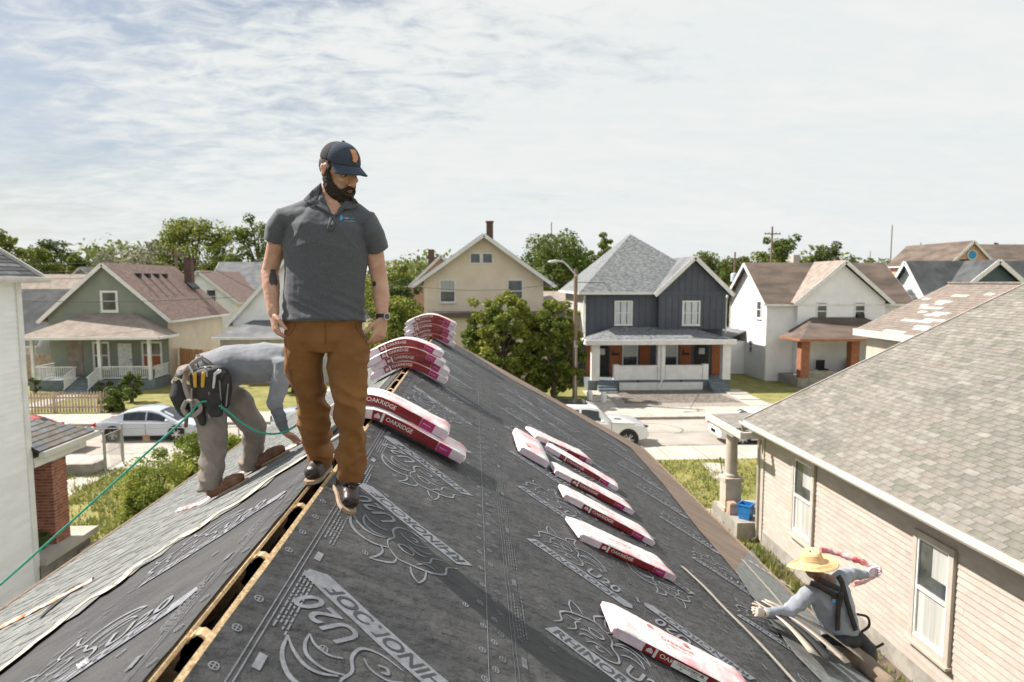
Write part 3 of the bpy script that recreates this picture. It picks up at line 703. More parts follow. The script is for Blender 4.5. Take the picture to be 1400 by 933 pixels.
# ============================================================ HOUSES
def face_fn(face, c):
    """maps (a along the wall, b up, d out of the wall) to a point"""
    x, y, z = c
    if face == 'S': return lambda a, b_, d=0: (x+a, y-d, z+b_)
    if face == 'N': return lambda a, b_, d=0: (x-a, y+d, z+b_)
    if face == 'E': return lambda a, b_, d=0: (x+d, y+a, z+b_)
    return lambda a, b_, d=0: (x-d, y-a, z+b_)
def pbox(b, fn, a0, a1, b0, b1, d0, d1, m=0):
    return b.hexa([fn(a0,b0,d0),fn(a1,b0,d0),fn(a1,b0,d1),fn(a0,b0,d1),fn(a0,b1,d0),fn(a1,b1,d0),fn(a1,b1,d1),fn(a0,b1,d1)], m)
def window(parent, c, w, h, face='S', pane='glass', fw=.10, frame='trim', rail=True, depth=.05, sill=True, lower=None):
    """c = bottom centre on the wall"""
    fn = face_fn(face, c); b = B(); a = w/2
    pbox(b, fn, -a-fw, -a, -fw, h+fw, .002, depth); pbox(b, fn, a, a+fw, -fw, h+fw, .002, depth)
    pbox(b, fn, -a, a, h, h+fw, .002, depth*.94); pbox(b, fn, -a, a, -fw, 0, .002, depth*.94)
    if rail: pbox(b, fn, -a, a, h*.5-.03, h*.5+.03, .012, depth*.7)
    f = obj('window', b, MT[frame], parent, world=True, smooth=0)
    b = B(); pbox(b, fn, -a+.003, a-.003, (h*.5+.032 if rail else .003), h-.003, .004, .011); obj('pane', b, MT[pane], f, world=True, smooth=0)
    if rail: b = B(); pbox(b, fn, -a+.003, a-.003, .003, h*.5-.032, .004, .010); obj('pane', b, MT[lower or pane], f, world=True, smooth=0)
    if sill: b = B(); pbox(b, fn, -a-fw-.03, a+fw+.03, -fw-.05, -fw-.003, .002, depth+.05); obj('sill', b, MT[frame], f, world=True, smooth=0)
    return f
def W(parent, name, b, mt, smooth=0, **k): return obj(name, b, MT[mt] if isinstance(mt, str) else mt, parent, world=True, smooth=smooth, **k)
def roof_slab(b, quad, th=.12): 
    q = [Vector(p) for p in quad]; n = (q[1]-q[0]).cross(q[-1]-q[0]).normalized()
    if n.z < 0: n = -n
    b.slab(q, n*th)
def gable_y(parent, x0, x1, y0, y1, ze, zr, oh=.4, roof='brown_roof', trim='trim', wall=None, z0=.1, xr=None, hipback=0):
    """ridge along Y; gable faces the street"""
    xr = (x0+x1)/2 if xr is None else xr; s0 = (zr-ze)/(xr-x0); s1 = (zr-ze)/(x1-xr)
    if wall:
        b = B(); b.slab([(x0,y0,z0),(x1,y0,z0),(x1,y0,ze),(xr,y0,zr-.02),(x0,y0,ze)], (0,y1-y0,0)); W(parent, 'wall', b, wall)
    for sx, s_, xe in ((-1, s0, x0), (1, s1, x1)):
        b = B(); roof_slab(b, [(xe+sx*oh, y0-oh, ze-s_*oh), (xr, y0-oh, zr), (xr, y1+oh, zr), (xe+sx*oh, y1+oh, ze-s_*oh)]); W(parent, 'roof', b, roof)
        b = B(); b.bar((xe+sx*oh, y0-oh-.02, ze-s_*oh-.03), (xr, y0-oh-.02, zr-.03), .05, .24); W(parent, 'rake_board', b, trim)
        b = B(); b.bar((xe+sx*(oh+.05), y0-oh, ze-s_*oh+.0), (xe+sx*(oh+.05), y1+oh, ze-s_*oh), .12, .14); W(parent, 'gutter', b, trim)
def gable_x(parent, x0, x1, y0, y1, ze, zr, oh=.35, roof='brown_roof', trim='trim', wall=None, z0=.1):
    yr = (y0+y1)/2; s_ = (zr-ze)/(yr-y0)
    if wall:
        b = B(); b.slab([(x0,y0,z0),(x0,y1,z0),(x0,y1,ze),(x0,yr,zr-.02),(x0,y0,ze)], (x1-x0,0,0)); W(parent, 'wall', b, wall)
    for sy, ye in ((-1, y0), (1, y1)):
        b = B(); roof_slab(b, [(x0-oh, ye+sy*oh, ze-s_*oh), (x1+oh, ye+sy*oh, ze-s_*oh), (x1+oh, yr, zr), (x0-oh, yr, zr)]); W(parent, 'roof', b, roof)
        for xe, q in ((x0-oh-.02, -1), (x1+oh+.02, 1)):
            b = B(); b.bar((xe, ye+sy*oh, ze-s_*oh-.03), (xe, yr, zr-.03), .05, .24); W(parent, 'rake_board', b, trim)
    b = B(); b.bar((x0-oh, y0-oh-.05, ze-s_*oh), (x1+oh, y0-oh-.05, ze-s_*oh), .12, .14); W(parent, 'gutter', b, trim)
def hip_roof(parent, name, x0, x1, y0, y1, ze, apex0, apex1, roof, trim='trim', sides='SEWN', fascia=.16):
    a = Vector(apex0); c = Vector(apex1)
    Q = {'S': [(x0,y0,ze),(x1,y0,ze),c,a], 'N': [(x1,y1,ze),(x0,y1,ze),a,c], 'W': [(x0,y1,ze),(x0,y0,ze),a], 'E': [(x1,y0,ze),(x1,y1,ze),c]}
    b = B()
    for s_ in sides:
        q = [Vector(p) for p in Q[s_]]; q2 = [q[0]]
        for p in q[1:]:
            if (p-q2[-1]).length > .01: q2.append(p)
        b.slab(q2, (0, 0, .09))
    o = W(parent, name, b, roof)
    b = B(); b.bar((x0,y0,ze+.02), (x1,y0,ze+.02), .10, fascia)
    if 'W' in sides: b.bar((x0,y0+.05,ze+.02), (x0,y1,ze+.02), .10, fascia)
    if 'E' in sides: b.bar((x1,y0+.05,ze+.02), (x1,y1,ze+.02), .10, fascia)
    W(o, 'fascia', b, trim); return o
def railing(parent, p0, p1, h=.85, mt='white', sp=.13, name='railing'):
    p0 = Vector(p0); p1 = Vector(p1); b = B(); b.bar(p0+Vector((0,0,h)), p1+Vector((0,0,h)), .08, .06); b.bar(p0+Vector((0,0,.12)), p1+Vector((0,0,.12)), .05, .05)
    r = W(parent, name, b, mt); n = int((p1-p0).length/sp); me = None
    for i in range(1, n):
        q = p0+(p1-p0)*i/n
        b = B(); b.bx(q.x-.018, q.x+.018, q.y-.018, q.y+.018, q.z+.147, q.z+h-.032); W(r, 'baluster', b, mt)
# ---- sage green bungalow
S = at; h1 = thing('house', 'sage green gabled house with brown shingles and white railed front porch', 'house', (-24.4, 45, 0))
gable_y(h1, -28.3, -20.6, 45, 54.5, 4.75, 8.2, oh=.42, roof='red_roof', wall='sage')
b = B(); b.bx(-20.6, -20.58, 45.02, 54.4, .3, 4.55); W(h1, 'side_wall', b, 'sage_light')
window(h1, (-24.3, 45, 5.15), .85, 1.15, fw=.14, lower='glass')
o = hip_roof(h1, 'porch_roof', -28.6, -19.9, 42.2, 45, 3.45, (-25.7, 44.98, 4.85), (-22.6, 44.98, 4.85), 'tan_roof', sides='SEW')
b = B(); b.bx(-28.2, -20.5, 42.6, 45, .12, .75); W(h1, 'porch_floor', b, 'step_grey')
for x in (-28.0, -23.9, -20.8): b = B(); b.bx(x-.09, x+.09, 42.7, 42.88, .75, 3.42); W(h1, 'column', b, 'white')
railing(h1, (-27.9,42.8,.75), (-25.5,42.8,.75)); railing(h1, (-23.8,42.8,.75), (-20.9,42.8,.75)); railing(h1, (-28.0,42.9,.75), (-28.0,44.9,.75)); railing(h1, (-20.6,42.9,.75), (-20.6,44.9,.75))
for x in (-25.4, -23.95): railing(h1, (x,42.8,.75), (x,41.4,.25), .85)
for k in range(3): b = B(); b.bx(-25.35, -24.0, 42.6-.35*(k+1), 42.6-.35*k, .1, .62-.16*k); W(h1, 'step', b, 'step_grey')
window(h1, (-25.0, 45, 1.3), .85, 1.6, fw=.12); window(h1, (-21.7, 45, 1.3), 1.1, 1.6, fw=.12, lower='orange_wood')
b = B(); b.bx(-23.9, -23.0, 44.93, 45.0, .75, 2.9); d = W(h1, 'door', b, 'door_white'); b = B(); b.ball((-23.1, 44.9, 1.8), .05); W(d, 'handle', b, 'steel')
b = B(); b.bx(-27.2, -26.2, 44.97, 45, .75, 3.3); W(h1, 'boarded_panel', b, 'tan_roof')
for k in range(4):
    p = at(167+k*16.5, 372, 49.6); z = 8.2-(p.x+24.45)/3.85*3.45*.92
    b = B(); b.bx(-23.55, -23.2, 46.9+k*1.3, 47.2+k*1.3, 7.3, 7.62); W(h1, 'roof_vent', b, 'metal_dark')
b = B(); b.bx(-22.9, -22.35, 53.2, 53.8, 6.2, 8.85); b.bx(-22.97, -22.28, 53.13, 53.87, 8.85, 8.95); c_ = W(h1, 'chimney', b, 'dark_brick')
b = B(); b.slab([(-22.3,52.2,6.83),(-21.9,52.2,6.45),(-21.9,53.6,6.45),(-22.3,53.6,6.83)], (0,0,.15)); W(c_, 'flashing', b, 'metal_dark')
# ---- house with white gable, right of the green one
h2 = thing('house', 'white house with grey roof behind the cedar fence, half hidden by the standing man', 'house', (-13.5, 47, 0))
gable_y(h2, -17.2, -9.3, 47.5, 56, 4.3, 8.6, oh=.4, roof='grey_roof', wall='white_siding')
hip_roof(h2, 'porch_roof', -17.6, -9.5, 44.6, 47.5, 3.2, (-15.8, 47.48, 4.2), (-11.2, 47.48, 4.2), 'grey_roof', sides='SEW')
b = B(); b.bx(-17.2, -9.8, 45.0, 47.5, .12, 3.15); W(h2, 'enclosed_porch', b, 'greige')
window(h2, (-14.9, 45, 1.1), .8, 1.3); window(h2, (-12, 45, 1.1), .8, 1.3); window(h2, (-13.2, 47.5, 5.2), .8, 1.2)
# ---- dark roofed house left behind the sage one
h3 = thing('house', 'low house with slate grey roof behind the white wall at the left', 'house', (-33.5, 47, 0))
gable_x(h3, -39, -30.2, 46.5, 54.5, 2.9, 6.4, roof='dark_roof', wall='white_siding'); window(h3, (-31.6, 46.5, 1.3), .8, 1.2)
# ---- beige house with brown chimney
h4 = thing('house', 'cream gabled house with thin brown chimney behind the shingle stacks', 'house', (.6, 46, 0))
gable_y(h4, -3.5, 4.9, 46, 55, 7.25, 10.25, oh=.75, roof='grey_roof', wall='beige_siding', trim='white')
b = B(); b.bx(.95, 1.45, 49.2, 49.7, 9.3, 11.45); b.bx(.90, 1.5, 49.15, 49.75, 11.45, 11.55); W(h4, 'chimney', b, 'dark_brick')
for x in (.1, .95): window(h4, (x, 46, 8.35), .62, .62, rail=False, fw=.10, sill=False)
window(h4, (-1.85, 46, 5.65), .95, 1.45, lower='glass', pane='curtain'); window(h4, (2.9, 46, 5.65), .95, 1.45)
b = B(); b.bx(-3.6, 5.0, 44.3, 46, .12, 4.6); W(h4, 'front_wing', b, 'beige_siding'); b = B(); b.bx(-3.75, 5.2, 44.0, 46, 4.6, 4.95); W(h4, 'front_wing_roof', b, 'brown_roof')
# ---- charcoal double with porch
h5 = thing('house', 'charcoal two storey double house with hipped grey roof and white porch', 'house', (11.9, 42.6, 0))
yF = 42.6; b = B(); b.bx(7.35, 16.6, yF, 52, .1, 6.3); W(h5, 'wall', b, 'charcoal')
k = 0; x = 7.55
while x < 16.5:
    b = B(); yb_ = 42.13 if x > 12.1 else yF; b.bx(x, x+.05, yb_-.03, yb_-.002, 3.3 if x < 12.1 else 3.92, 6.25 if not 12.3 < x < 16.7 else min(6.25+ (1-abs(x-14.4)/2.3)*2.1, 8.3)); W(h5, 'batten', b, 'batten'); x += .42
b = B(); b.bx(7.33, 7.348, yF+.02, 52, 2.9, 6.28); W(h5, 'side_wall', b, 'greige')
hip_roof(h5, 'roof', 6.85, 16.95, yF-.45, 52.5, 6.25, (11.3, 46.9, 10.35), (11.3, 47.7, 10.35), 'grey_tab')
b = B(); b.bx(12.1, 16.98, 42.08, 42.126, 6.15, 6.40); W(h5, 'bay_band', b, 'charcoal')
b = B(); b.slab([(12.1,42.13,6.2),(16.6,42.13,6.2),(16.6,42.13,6.35),(14.35,42.13,8.45),(12.1,42.13,6.35)], (0,3.5,0)); g5 = W(h5, 'front_gable', b, 'charcoal')
b = B(); b.bx(12.1, 16.6, 42.13, yF-.002, 3.9, 6.2); W(h5, 'front_bay', b, 'charcoal')
for sx in (-1, 1):
    b = B(); roof_slab(b, [(14.35+sx*2.6,yF-.86,6.16),(14.35,yF-.86,8.62),(14.35,yF+3.6,8.62),(14.35+sx*2.6,yF+3.6,6.16)], .1); W(h5, 'gable_roof', b, 'grey_roof')
    b = B(); b.bar((14.35+sx*2.62,yF-.89,6.13),(14.35,yF-.89,8.60), .05, .26); W(h5, 'rake_board', b, 'trim')
for x in (9.95, 14.35): window(h5, (x-.08, yF if x < 12 else 42.13, 4.25), 1.05, 1.45, pane='glass_blind', lower='glass_blind', fw=.08)
hip_roof(h5, 'porch_roof', 7.0, 16.6, 40.2, 42.55, 3.2, (9.2, 42.5, 3.95), (14.3, 42.5, 3.95), 'grey_tab', sides='SEW', fascia=.3)
b = B(); b.bx(7.2, 16.4, 40.6, 42.6, .12, .78); W(h5, 'porch_floor', b, 'step_grey')
for x in (7.65, 11.75, 12.0, 16.1): b = B(); b.bx(x-(.26 if x < 8 or x > 16 else .11), x+(.26 if x < 8 or x > 16 else .11), 40.45, 40.9, .78, 3.08); W(h5, 'column', b, 'white')
for x0, x1 in ((9.2, 11.62), (12.15, 14.55)): b = B(); b.bx(x0, x1, 40.5, 40.75, .80, 1.62); b.bx(x0-.02, x1+.02, 40.46, 40.79, 1.62, 1.72); W(h5, 'half_wall', b, 'white')
for x in (9.0, 14.75): b = B(); b.bx(x-.18, x+.18, 40.46, 40.84, .79, 1.78); W(h5, 'pier', b, 'white')
b = B(); b.bx(9.2, 14.6, 40.5, 40.598, .14, .62); W(h5, 'porch_skirt', b, 'white')
for x in (8.3, 15.5):
    for k in range(4): b = B(); b.bx(x-.55, x+.55, 40.6-.3*(k+1), 40.598-.3*k, .12, .66-.15*k); W(h5, 'step', b, 'step_grey')
for x0, x1 in ((7.4,7.9),(9.0,9.75),(11.0,11.7),(13.7,14.5),(15.9,16.5)): b = B(); b.bx(x0, x1, yF-.05, yF-.004, .8, 3.1); W(h5, 'stained_panel', b, 'orange_wood')
for x in (10.35, 13.05): window(h5, (x, yF, 1.35), .9, 1.5, pane='glass_blind', lower='glass', fw=.09)
for x in (8.45, 15.2): b = B(); b.bx(x-.45, x+.45, yF-.06, yF-.004, .8, 2.95); d = W(h5, 'door', b, 'black'); b = B(); b.bx(x-.2, x+.2, yF-.075, yF-.062, 2.2, 2.6); W(d, 'pane', b, 'glass_blind')
for x in (9.35, 14.1): b = B(); b.bx(x-.25, x+.25, yF-.09, yF-.052, 2.15, 2.3); b.bx(x-.2, x-.1, yF-.08, yF-.052, 2.3, 2.5); W(h5, 'wall_light', b, 'black')
for x in (7.2, 16.75): b = B(); b.tube([(x,yF-.4,6.1),(x,yF-.15,5.8),(x,yF-.15,3.6)], .05, 6); W(h5, 'downspout', b, 'trim')
b = B(); b.tube([(11.87,40.38,3.0),(11.87,40.38,.7),(11.6,40.2,.35)], .06, 6); W(h5, 'downspout', b, 'trim')
for x in (10.4, 13.2): b = B(); b.lathe([(.09,0),(.09,.02)], (x, 40.49, .72), 4, axis='y'); W(h5, 'diamond_vent', b, 'metal_dark')
for x in (7.36,): 
    window(h5, (7.33, 47, 3.9), .7, 1.2, face='W'); window(h5, (7.345, 46, .9), .7, 1.3, face='W')
# ---- white house with brown roof and orange brick porch
h6 = thing('house', 'white two storey house with mottled brown cross gabled roof and brick porch', 'house', (25, 44, 0))
gable_x(h6, 20.3, 30.2, 44, 50.6, 5.75, 8.35, oh=.4, wall='white_siding')
b = B(); b.slab([(22.2,43.52,.12),(28.4,43.52,.12),(28.4,43.52,5.7),(25.3,43.52,8.2),(22.2,43.52,5.7)], (0,3.4,0)); W(h6, 'front_gable', b, 'white_siding')
for sx in (-1, 1):
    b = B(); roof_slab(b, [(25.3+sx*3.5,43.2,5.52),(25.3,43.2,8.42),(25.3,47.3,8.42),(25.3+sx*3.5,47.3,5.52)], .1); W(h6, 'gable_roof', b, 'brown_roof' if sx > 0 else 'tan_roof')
    b = B(); b.bar((25.3+sx*3.52,43.17,5.47),(25.3,43.17,8.38), .05, .24); W(h6, 'rake_board', b, 'trim')
for x in (24.0, 26.7): window(h6, (x-.1, 43.52, 4.45), .62, 1.1, fw=.09, lower='glass')
b = B(); b.bx(26.35, 26.85, 43.3, 43.5, 4.5, 4.8); W(h6, 'air_conditioner', b, 'metal_dark')
window(h6, (20.3, 45.3, 4.5), .6, 1.1, face='W'); 
for y in (46.5, 48.7): window(h6, (20.3, y, 1.9), .5, .8, face='W', sill=False)
hip_roof(h6, 'porch_roof', 21.0, 28.9, 40.6, 43.5, 3.25, (23.2, 43.48, 4.5), (26.9, 43.48, 4.5), 'brown_roof', sides='SEW', trim='porch_brick')
b = B(); b.bx(21.2, 28.7, 41.2, 43.96, .12, .7); W(h6, 'porch_floor', b, 'stone')
for x in (21.7, 25.1, 27.9): b = B(); b.bx(x-.28, x+.28, 41.3, 41.86, .7, 3.2); W(h6, 'brick_pier', b, 'porch_brick')
b = B(); b.bx(22.0, 27.6, 41.35, 41.7, .7, 1.15); W(h6, 'stone_parapet', b, 'stone')
for x in (22.8, 26.2): b = B(); b.bx(x-.4, x+.4, 43.45, 43.516, .72, 2.8); W(h6, 'door', b, 'white')
for x in (23.6, 25.9): 
    b = B(); b.bx(x-.3, x+.3, 42.3, 42.9, 1.05, 1.15); b.bx(x-.3, x+.3, 42.85, 42.9, 1.15, 1.7); 
    for dx in (-.27, .27): 
        for y in (42.33, 42.87): b.bx(x+dx-.02, x+dx+.02, y-.02, y+.02, .7, 1.05)
    o = W(None, 'porch_chair', b, 'black'); tag(o, 'black chair on the brick porch of the white house, '+('nearer its left pier' if x < 24 else 'right of its middle pier'), 'chair', 'chairs on the brick porch')
b = B(); b.bx(24.6, 25.1, 49.2, 49.7, 7.5, 9.1); W(h6, 'chimney', b, 'cream_trim')
b = B(); b.slab([(20.3,46,.12),(17.3,50.9,.12),(17.3,50.9,2.3),(20.3,46,3.2)], (.05,3,0)) ; 
b = B(); b.bx(18.6, 20.29, 47.6, 51.5, .12, 2.6); W(h6, 'rear_wing', b, 'white_siding'); b = B(); b.slab([(18.4,47.4,2.55),(20.3,47.4,3.3),(20.3,51.7,3.3),(18.4,51.7,2.55)], (0,0,.1)); W(h6, 'rear_wing_roof', b, 'grey_roof')
b = B(); b.tube([(20.26,44.0,5.5),(20.26,44.0,.2)], .05, 6); b.tube([(20.26,50.5,5.5),(20.26,50.5,.2)], .05, 6); W(h6, 'downspout', b, 'trim')
# ---- blue grey house and brick house at the right
h7 = thing('house', 'dark blue house with charcoal roof and white gable trim at the right', 'house', (36.5, 46, 0))
gable_x(h7, 32.3, 50, 44.7, 48.9, 6.05, 8.5, oh=.42, roof='dark_roof', wall='pale_blue')
b = B(); b.bx(32.24, 32.29, 44.75, 48.85, 5.8, 6.05); W(h7, 'gable_band', b, 'trim')
b = B(); b.slab([(33.3,43.9,5.9),(39.7,43.9,5.9),(36.5,43.9,8.35)], (0,3,0)); W(h7, 'front_gable', b, 'blue_siding')
for sx in (-1, 1):
    b = B(); roof_slab(b, [(36.5+sx*3.5,43.5,5.75),(36.5,43.5,8.5),(36.5,46.8,8.5),(36.5+sx*3.5,46.8,5.75)], .09); W(h7, 'gable_roof', b, 'dark_roof')
    b = B(); b.bar((36.5+sx*3.52,43.48,5.7),(36.5,43.48,8.46), .05, .3); W(h7, 'rake_board', b, 'trim')
b = B(); b.bx(33.0, 40, 44.0, 44.69, .12, 5.9); W(h7, 'front_bay', b, 'pale_blue')
h8 = thing('house', 'salmon brick house with brown roof and round blue window, far right', 'house', (54, 68, 0))
gable_y(h8, 49.9, 54.5, 66, 76, 9.05, 11.25, oh=.3, roof='brown_roof', wall='pink_brick')
gable_x(h8, 54.0, 66, 67.5, 76, 8.8, 11.2, oh=.3, roof='brown_roof', wall='pink_brick')
b = B(); b.lathe([(.46,0),(.46,.06)], (52.2, 65.93, 9.85), 20, axis='y'); f = W(h8, 'round_window', b, 'blue_glass')
b = B(); b.tube([(52.2+.5*cos(2*pi*i/24), 65.9, 9.85+.5*sin(2*pi*i/24)) for i in range(25)], .05, 6); W(f, 'frame', b, 'trim')
b = B(); b.bx(48.95, 49.5, 62.9, 63.4, .1, 9.2); b.bx(48.9, 49.55, 62.85, 63.45, 9.2, 9.3); o = W(None, 'chimney_stack', b, 'metal_dark'); tag(o, 'black square chimney stack in front of the salmon brick gable', 'chimney')
# ---- houses further back, by pixel column, distance and colours
def far_house(lbl, px, py_ridge, Y, w, zeave, wall, roof, axis='y', d=9, chim=None, wins=1, trim='trim'):
    p = at(px, py_ridge, Y); t = thing('house', lbl, 'house', (p.x, Y, 0))
    if axis == 'y': gable_y(t, p.x-w/2, p.x+w/2, Y, Y+d, zeave, p.z, oh=.35, roof=roof, wall=wall, trim=trim)
    else: gable_x(t, p.x-w/2, p.x+w/2, Y, Y+d, zeave, p.z, oh=.35, roof=roof, wall=wall, trim=trim)
    for k in range(wins): window(t, (p.x+(k-(wins-1)/2)*2.2, Y, zeave-.2 if axis == 'y' else zeave-1.7), .8, 1.2, sill=False)
    if chim: b = B(); b.bx(p.x+chim-.3, p.x+chim+.3, Y+d/2-.3, Y+d/2+.3, p.z-1.5, p.z+.8); W(t, 'chimney', b, 'dark_brick')
    return t
far_house('tan roofed cottage peeping over the slate grey roof at the far left', 88, 376, 62, 13, 5.0, 'greige', 'tan_roof', 'x', 8)
far_house('small blue grey gabled house above the tan cottage roof', 112, 366, 80, 5, 6.6, 'pale_blue', 'grey_roof', 'y', 6)
far_house('white gabled house with red brown roof behind the green house', 272, 371, 66, 7, 5.2, 'white_siding', 'red_roof', 'y', 12, wins=2)
far_house('grey roofed house between the red brown roof and the standing man', 340, 358, 74, 9, 6.0, 'greige', 'grey_roof', 'x', 9)
far_house('pale house with peaked grey roof left of the standing man', 300, 362, 90, 7, 5.8, 'pale_blue', 'grey_roof', 'y', 8)
far_house('tan gabled house with two chimneys left of the cream house', 603, 350, 62, 9, 5.2, 'pink_brick', 'tan_roof', 'y', 9, chim=-1.2)
far_house('rust roofed house behind the white two storey house', 1215, 362, 74, 16, 6.5, 'pink_brick', 'red_roof', 'x', 8, chim=-4)
far_house('long low brown roofed house between charcoal and white houses', 1000, 398, 88, 14, 3.6, 'greige', 'brown_roof', 'x', 8)
far_house('low brick house behind the utility pole on the right', 1180, 366, 96, 12, 6, 'pink_brick', 'tan_roof', 'x', 8)
# garage between the houses
g_ = thing('garage', 'pale garage between the cream house and the charcoal house', 'garage', (7, 56, 0))
gable_x(g_, 5.6, 9.2, 54, 60, 5.4, 6.1, roof='tan_roof', wall='greige')
# ---- wooden fences
def board_fence(lbl, x0, y0, x1, y1, h, mt, w=.14, gap=.006, picket=False, posts=2.4, name='fence'):
    t = thing(name, lbl, 'fence', (x0, y0, G)); d = Vector((x1-x0, y1-y0, 0)); L = d.length; d.normalize(); n = Vector((d.y, -d.x, 0)); s_ = 0; meshes = []
    for z in (.3, h-.25): b = B(); b.bar(Vector((x0,y0,G+z))-n*.03, Vector((x1,y1,G+z))-n*.03, .04, .08); W(t, 'rail', b, mt)
    k = 0
    while s_ < L:
        p = Vector((x0, y0, G+.03))+d*s_; hh = h+rng.uniform(-.02,.02); b = B(); q = [p, p+d*w]
        top = [p+Vector((0,0,hh)), p+d*w+Vector((0,0,hh))]
        poly = [p, p+d*w, top[1]] + ([p+d*w*.5+Vector((0,0,hh+.07))] if picket else []) + [top[0]]
        b.slab(poly, n*.02); W(t, 'picket' if picket else 'board', b, mt); s_ += w+gap; k += 1
    s_ = 0
    while s_ <= L+.1:
        p = Vector((x0, y0, 0))+d*min(s_, L); b = B(); b.bx(p.x-.05, p.x+.05, p.y+.02, p.y+.12, G, G+h+.05); W(t, 'post', b, mt); s_ += posts
    return t
board_fence('new orange cedar board fence beside the green house', -20.4, 46.2, -16.2, 43.4, 2.3, 'cedar')
board_fence('old brown board fence left of the railed porch', -31.6, 45.4, -28.5, 45.6, 2.0, 'picket')
board_fence('weathered picket fence along the far pavement', -24.6, 35.25, -19.35, 35.25, 1.05, 'picket', .085, .075, True)
board_fence('low brown fence beyond the lawn between charcoal and white houses', 17.2, 58, 21, 58, 1.9, 'picket')
# ============================================================ TREES AND SHRUBS
def leaves(centers, radii, per, size, r, flat=.8, squash=.75):
    """clumps of small four cornered leaves: centers (n,3), radii (n,), per = leaves in a clump"""
    n = len(centers); c = np.repeat(centers, per, 0); R = np.repeat(radii, per)[:, None]
    d = r.normal(size=(n*per, 3)); d /= np.linalg.norm(d, axis=1)[:, None]; rad = r.uniform(.35, 1.0, (n*per, 1))**.6
    p = c + d*R*rad*np.array([1, 1, squash])
    nrm = d*.5 + r.normal(size=d.shape)*.55 + np.array([0, 0, .35]); nrm /= np.linalg.norm(nrm, axis=1)[:, None]
    a = np.cross(nrm, r.normal(size=d.shape)); a /= np.linalg.norm(a, axis=1)[:, None]; b_ = np.cross(nrm, a)
    s = size*r.uniform(.6, 1.35, (n*per, 1))
    q = np.stack([p-a*s, p-b_*s*.55, p+a*s, p+b_*s*.55], 1).reshape(-1, 3)
    m = n*per; me = bpy.data.meshes.new('leaves'); me.vertices.add(m*4); me.vertices.foreach_set('co', q.astype(np.float32).ravel())
    me.loops.add(m*4); me.loops.foreach_set('vertex_index', np.arange(m*4, dtype=np.int32)); me.polygons.add(m)
    me.polygons.foreach_set('loop_start', np.arange(0, m*4, 4, dtype=np.int32)); me.update(calc_edges=True); return me
def tree(lbl, px, Y, ytop, wpx, mt='leaf_mid', seed=0, base=0, zlow=.35, per=70, leaf=None, clumps=None, shape='round', group=None, cat='tree', name='tree', xw=None, dens=1.0):
    """px = crown centre column, ytop = crown top row, wpx = crown width in pixels at distance Y"""
    r = np.random.default_rng(seed+100); top = at(px, ytop, Y); x = top.x; H = top.z-base; w = wpx/890*Y; rx = w/2
    t = thing(name, lbl, cat, (x, Y, base), 0, group)
    leaf = leaf or max(.07, Y*.0023); clumps = clumps or int(34+rx*9)
    zc0 = H*zlow; cz = (zc0+H)/2; rz = (H-zc0)/2
    th = r.uniform(0, 2*pi, clumps); ph = np.arccos(r.uniform(-1, 1, clumps)); rr_ = r.uniform(.35, 1, clumps)**.5
    C = np.stack([np.sin(ph)*np.cos(th)*rx*rr_, np.sin(ph)*np.sin(th)*rx*rr_*.9, np.cos(ph)*rz*rr_], 1)
    if shape == 'cone': k = 1-(C[:, 2]+rz)/(2*rz)*.75; C[:, 0] *= k; C[:, 1] *= k
    if shape == 'vase': k = .65+(C[:, 2]+rz)/(2*rz)*.45; C[:, 0] *= k; C[:, 1] *= k
    # uneven outline
    C *= (1+.18*np.sin(th*3+seed)*np.sin(ph*2+seed))[:, None]
    rad = r.uniform(.20, .42, clumps)*rx*dens*(1.0 if clumps < 90 else .85); C[:, 2] += cz; C[:, 2] = np.minimum(C[:, 2], H-rad*.7)
    me = leaves(C, rad, int(per*1.45), leaf, r); me.materials.append(MT[mt]); o = obj('crown', None, None, t, me=me)
    b = B(); tr = max(.09, H*.022); k = [(0,0,-.05),(tr*.3,0,H*.25),(-tr*.4,tr*.2,H*.5),(0,0,H*.8)]
    b.tube(k, [tr*1.25, tr, tr*.7, tr*.2], 8); 
    for i in range(0, clumps, max(1, clumps//12)): 
        c = C[i]; z0 = min(H*.62, max(H*.22, c[2]*.6)); b.tube([(0, 0, z0), (c[0]*.45, c[1]*.45, z0+(c[2]-z0)*.6), tuple(c)], [tr*.5, tr*.3, tr*.1], 5)
    obj('trunk', b, MT['bark'], t, smooth=60)
    return t
TG = 'trees beyond the roofs'
tree('big golden green oak behind the house with red brown roof', 262, 92, 297, 108, 'leaf_yellow', 1, zlow=.25, clumps=120, per=80)
tree('dense dark tree rising just left of the standing man', 352, 84, 290, 74, 'leaf_mid', 2, zlow=.2, clumps=90)
tree('dusty pale tree right behind the green house ridge', 175, 76, 330, 100, 'leaf_dry', 3, zlow=.2, clumps=90, per=70)
tree('dark green tree above the tan cottage, second from left', 70, 98, 327, 66, 'leaf_dark', 4, zlow=.2)
tree('yellow green tree cut by the left edge of the view', 2, 70, 312, 62, 'leaf_yellow', 5, zlow=.15, clumps=80)
tree('low yellow green tree over the white wall roof', 42, 76, 338, 60, 'leaf_yellow', 6, zlow=.15)
tree('small dark tree between the dark and the dusty tree', 118, 100, 346, 44, 'leaf_mid', 7, zlow=.1)
tree('pointed small tree before the dark tree at the left', 96, 86, 352, 26, 'leaf_yellow', 17, zlow=.1, shape='cone')
tree('small tree between the oak and the pale peaked house', 305, 96, 350, 60, 'leaf_olive', 8, zlow=.1)
tree('leafy yellow green tree behind the standing man and watch arm', 535, 66, 355, 78, 'leaf_yellow', 9, zlow=.1, clumps=100)
tree('dark bushy tree behind the elbow with the tattoo', 548, 58, 378, 66, 'leaf_dark', 10, zlow=.05, clumps=70)
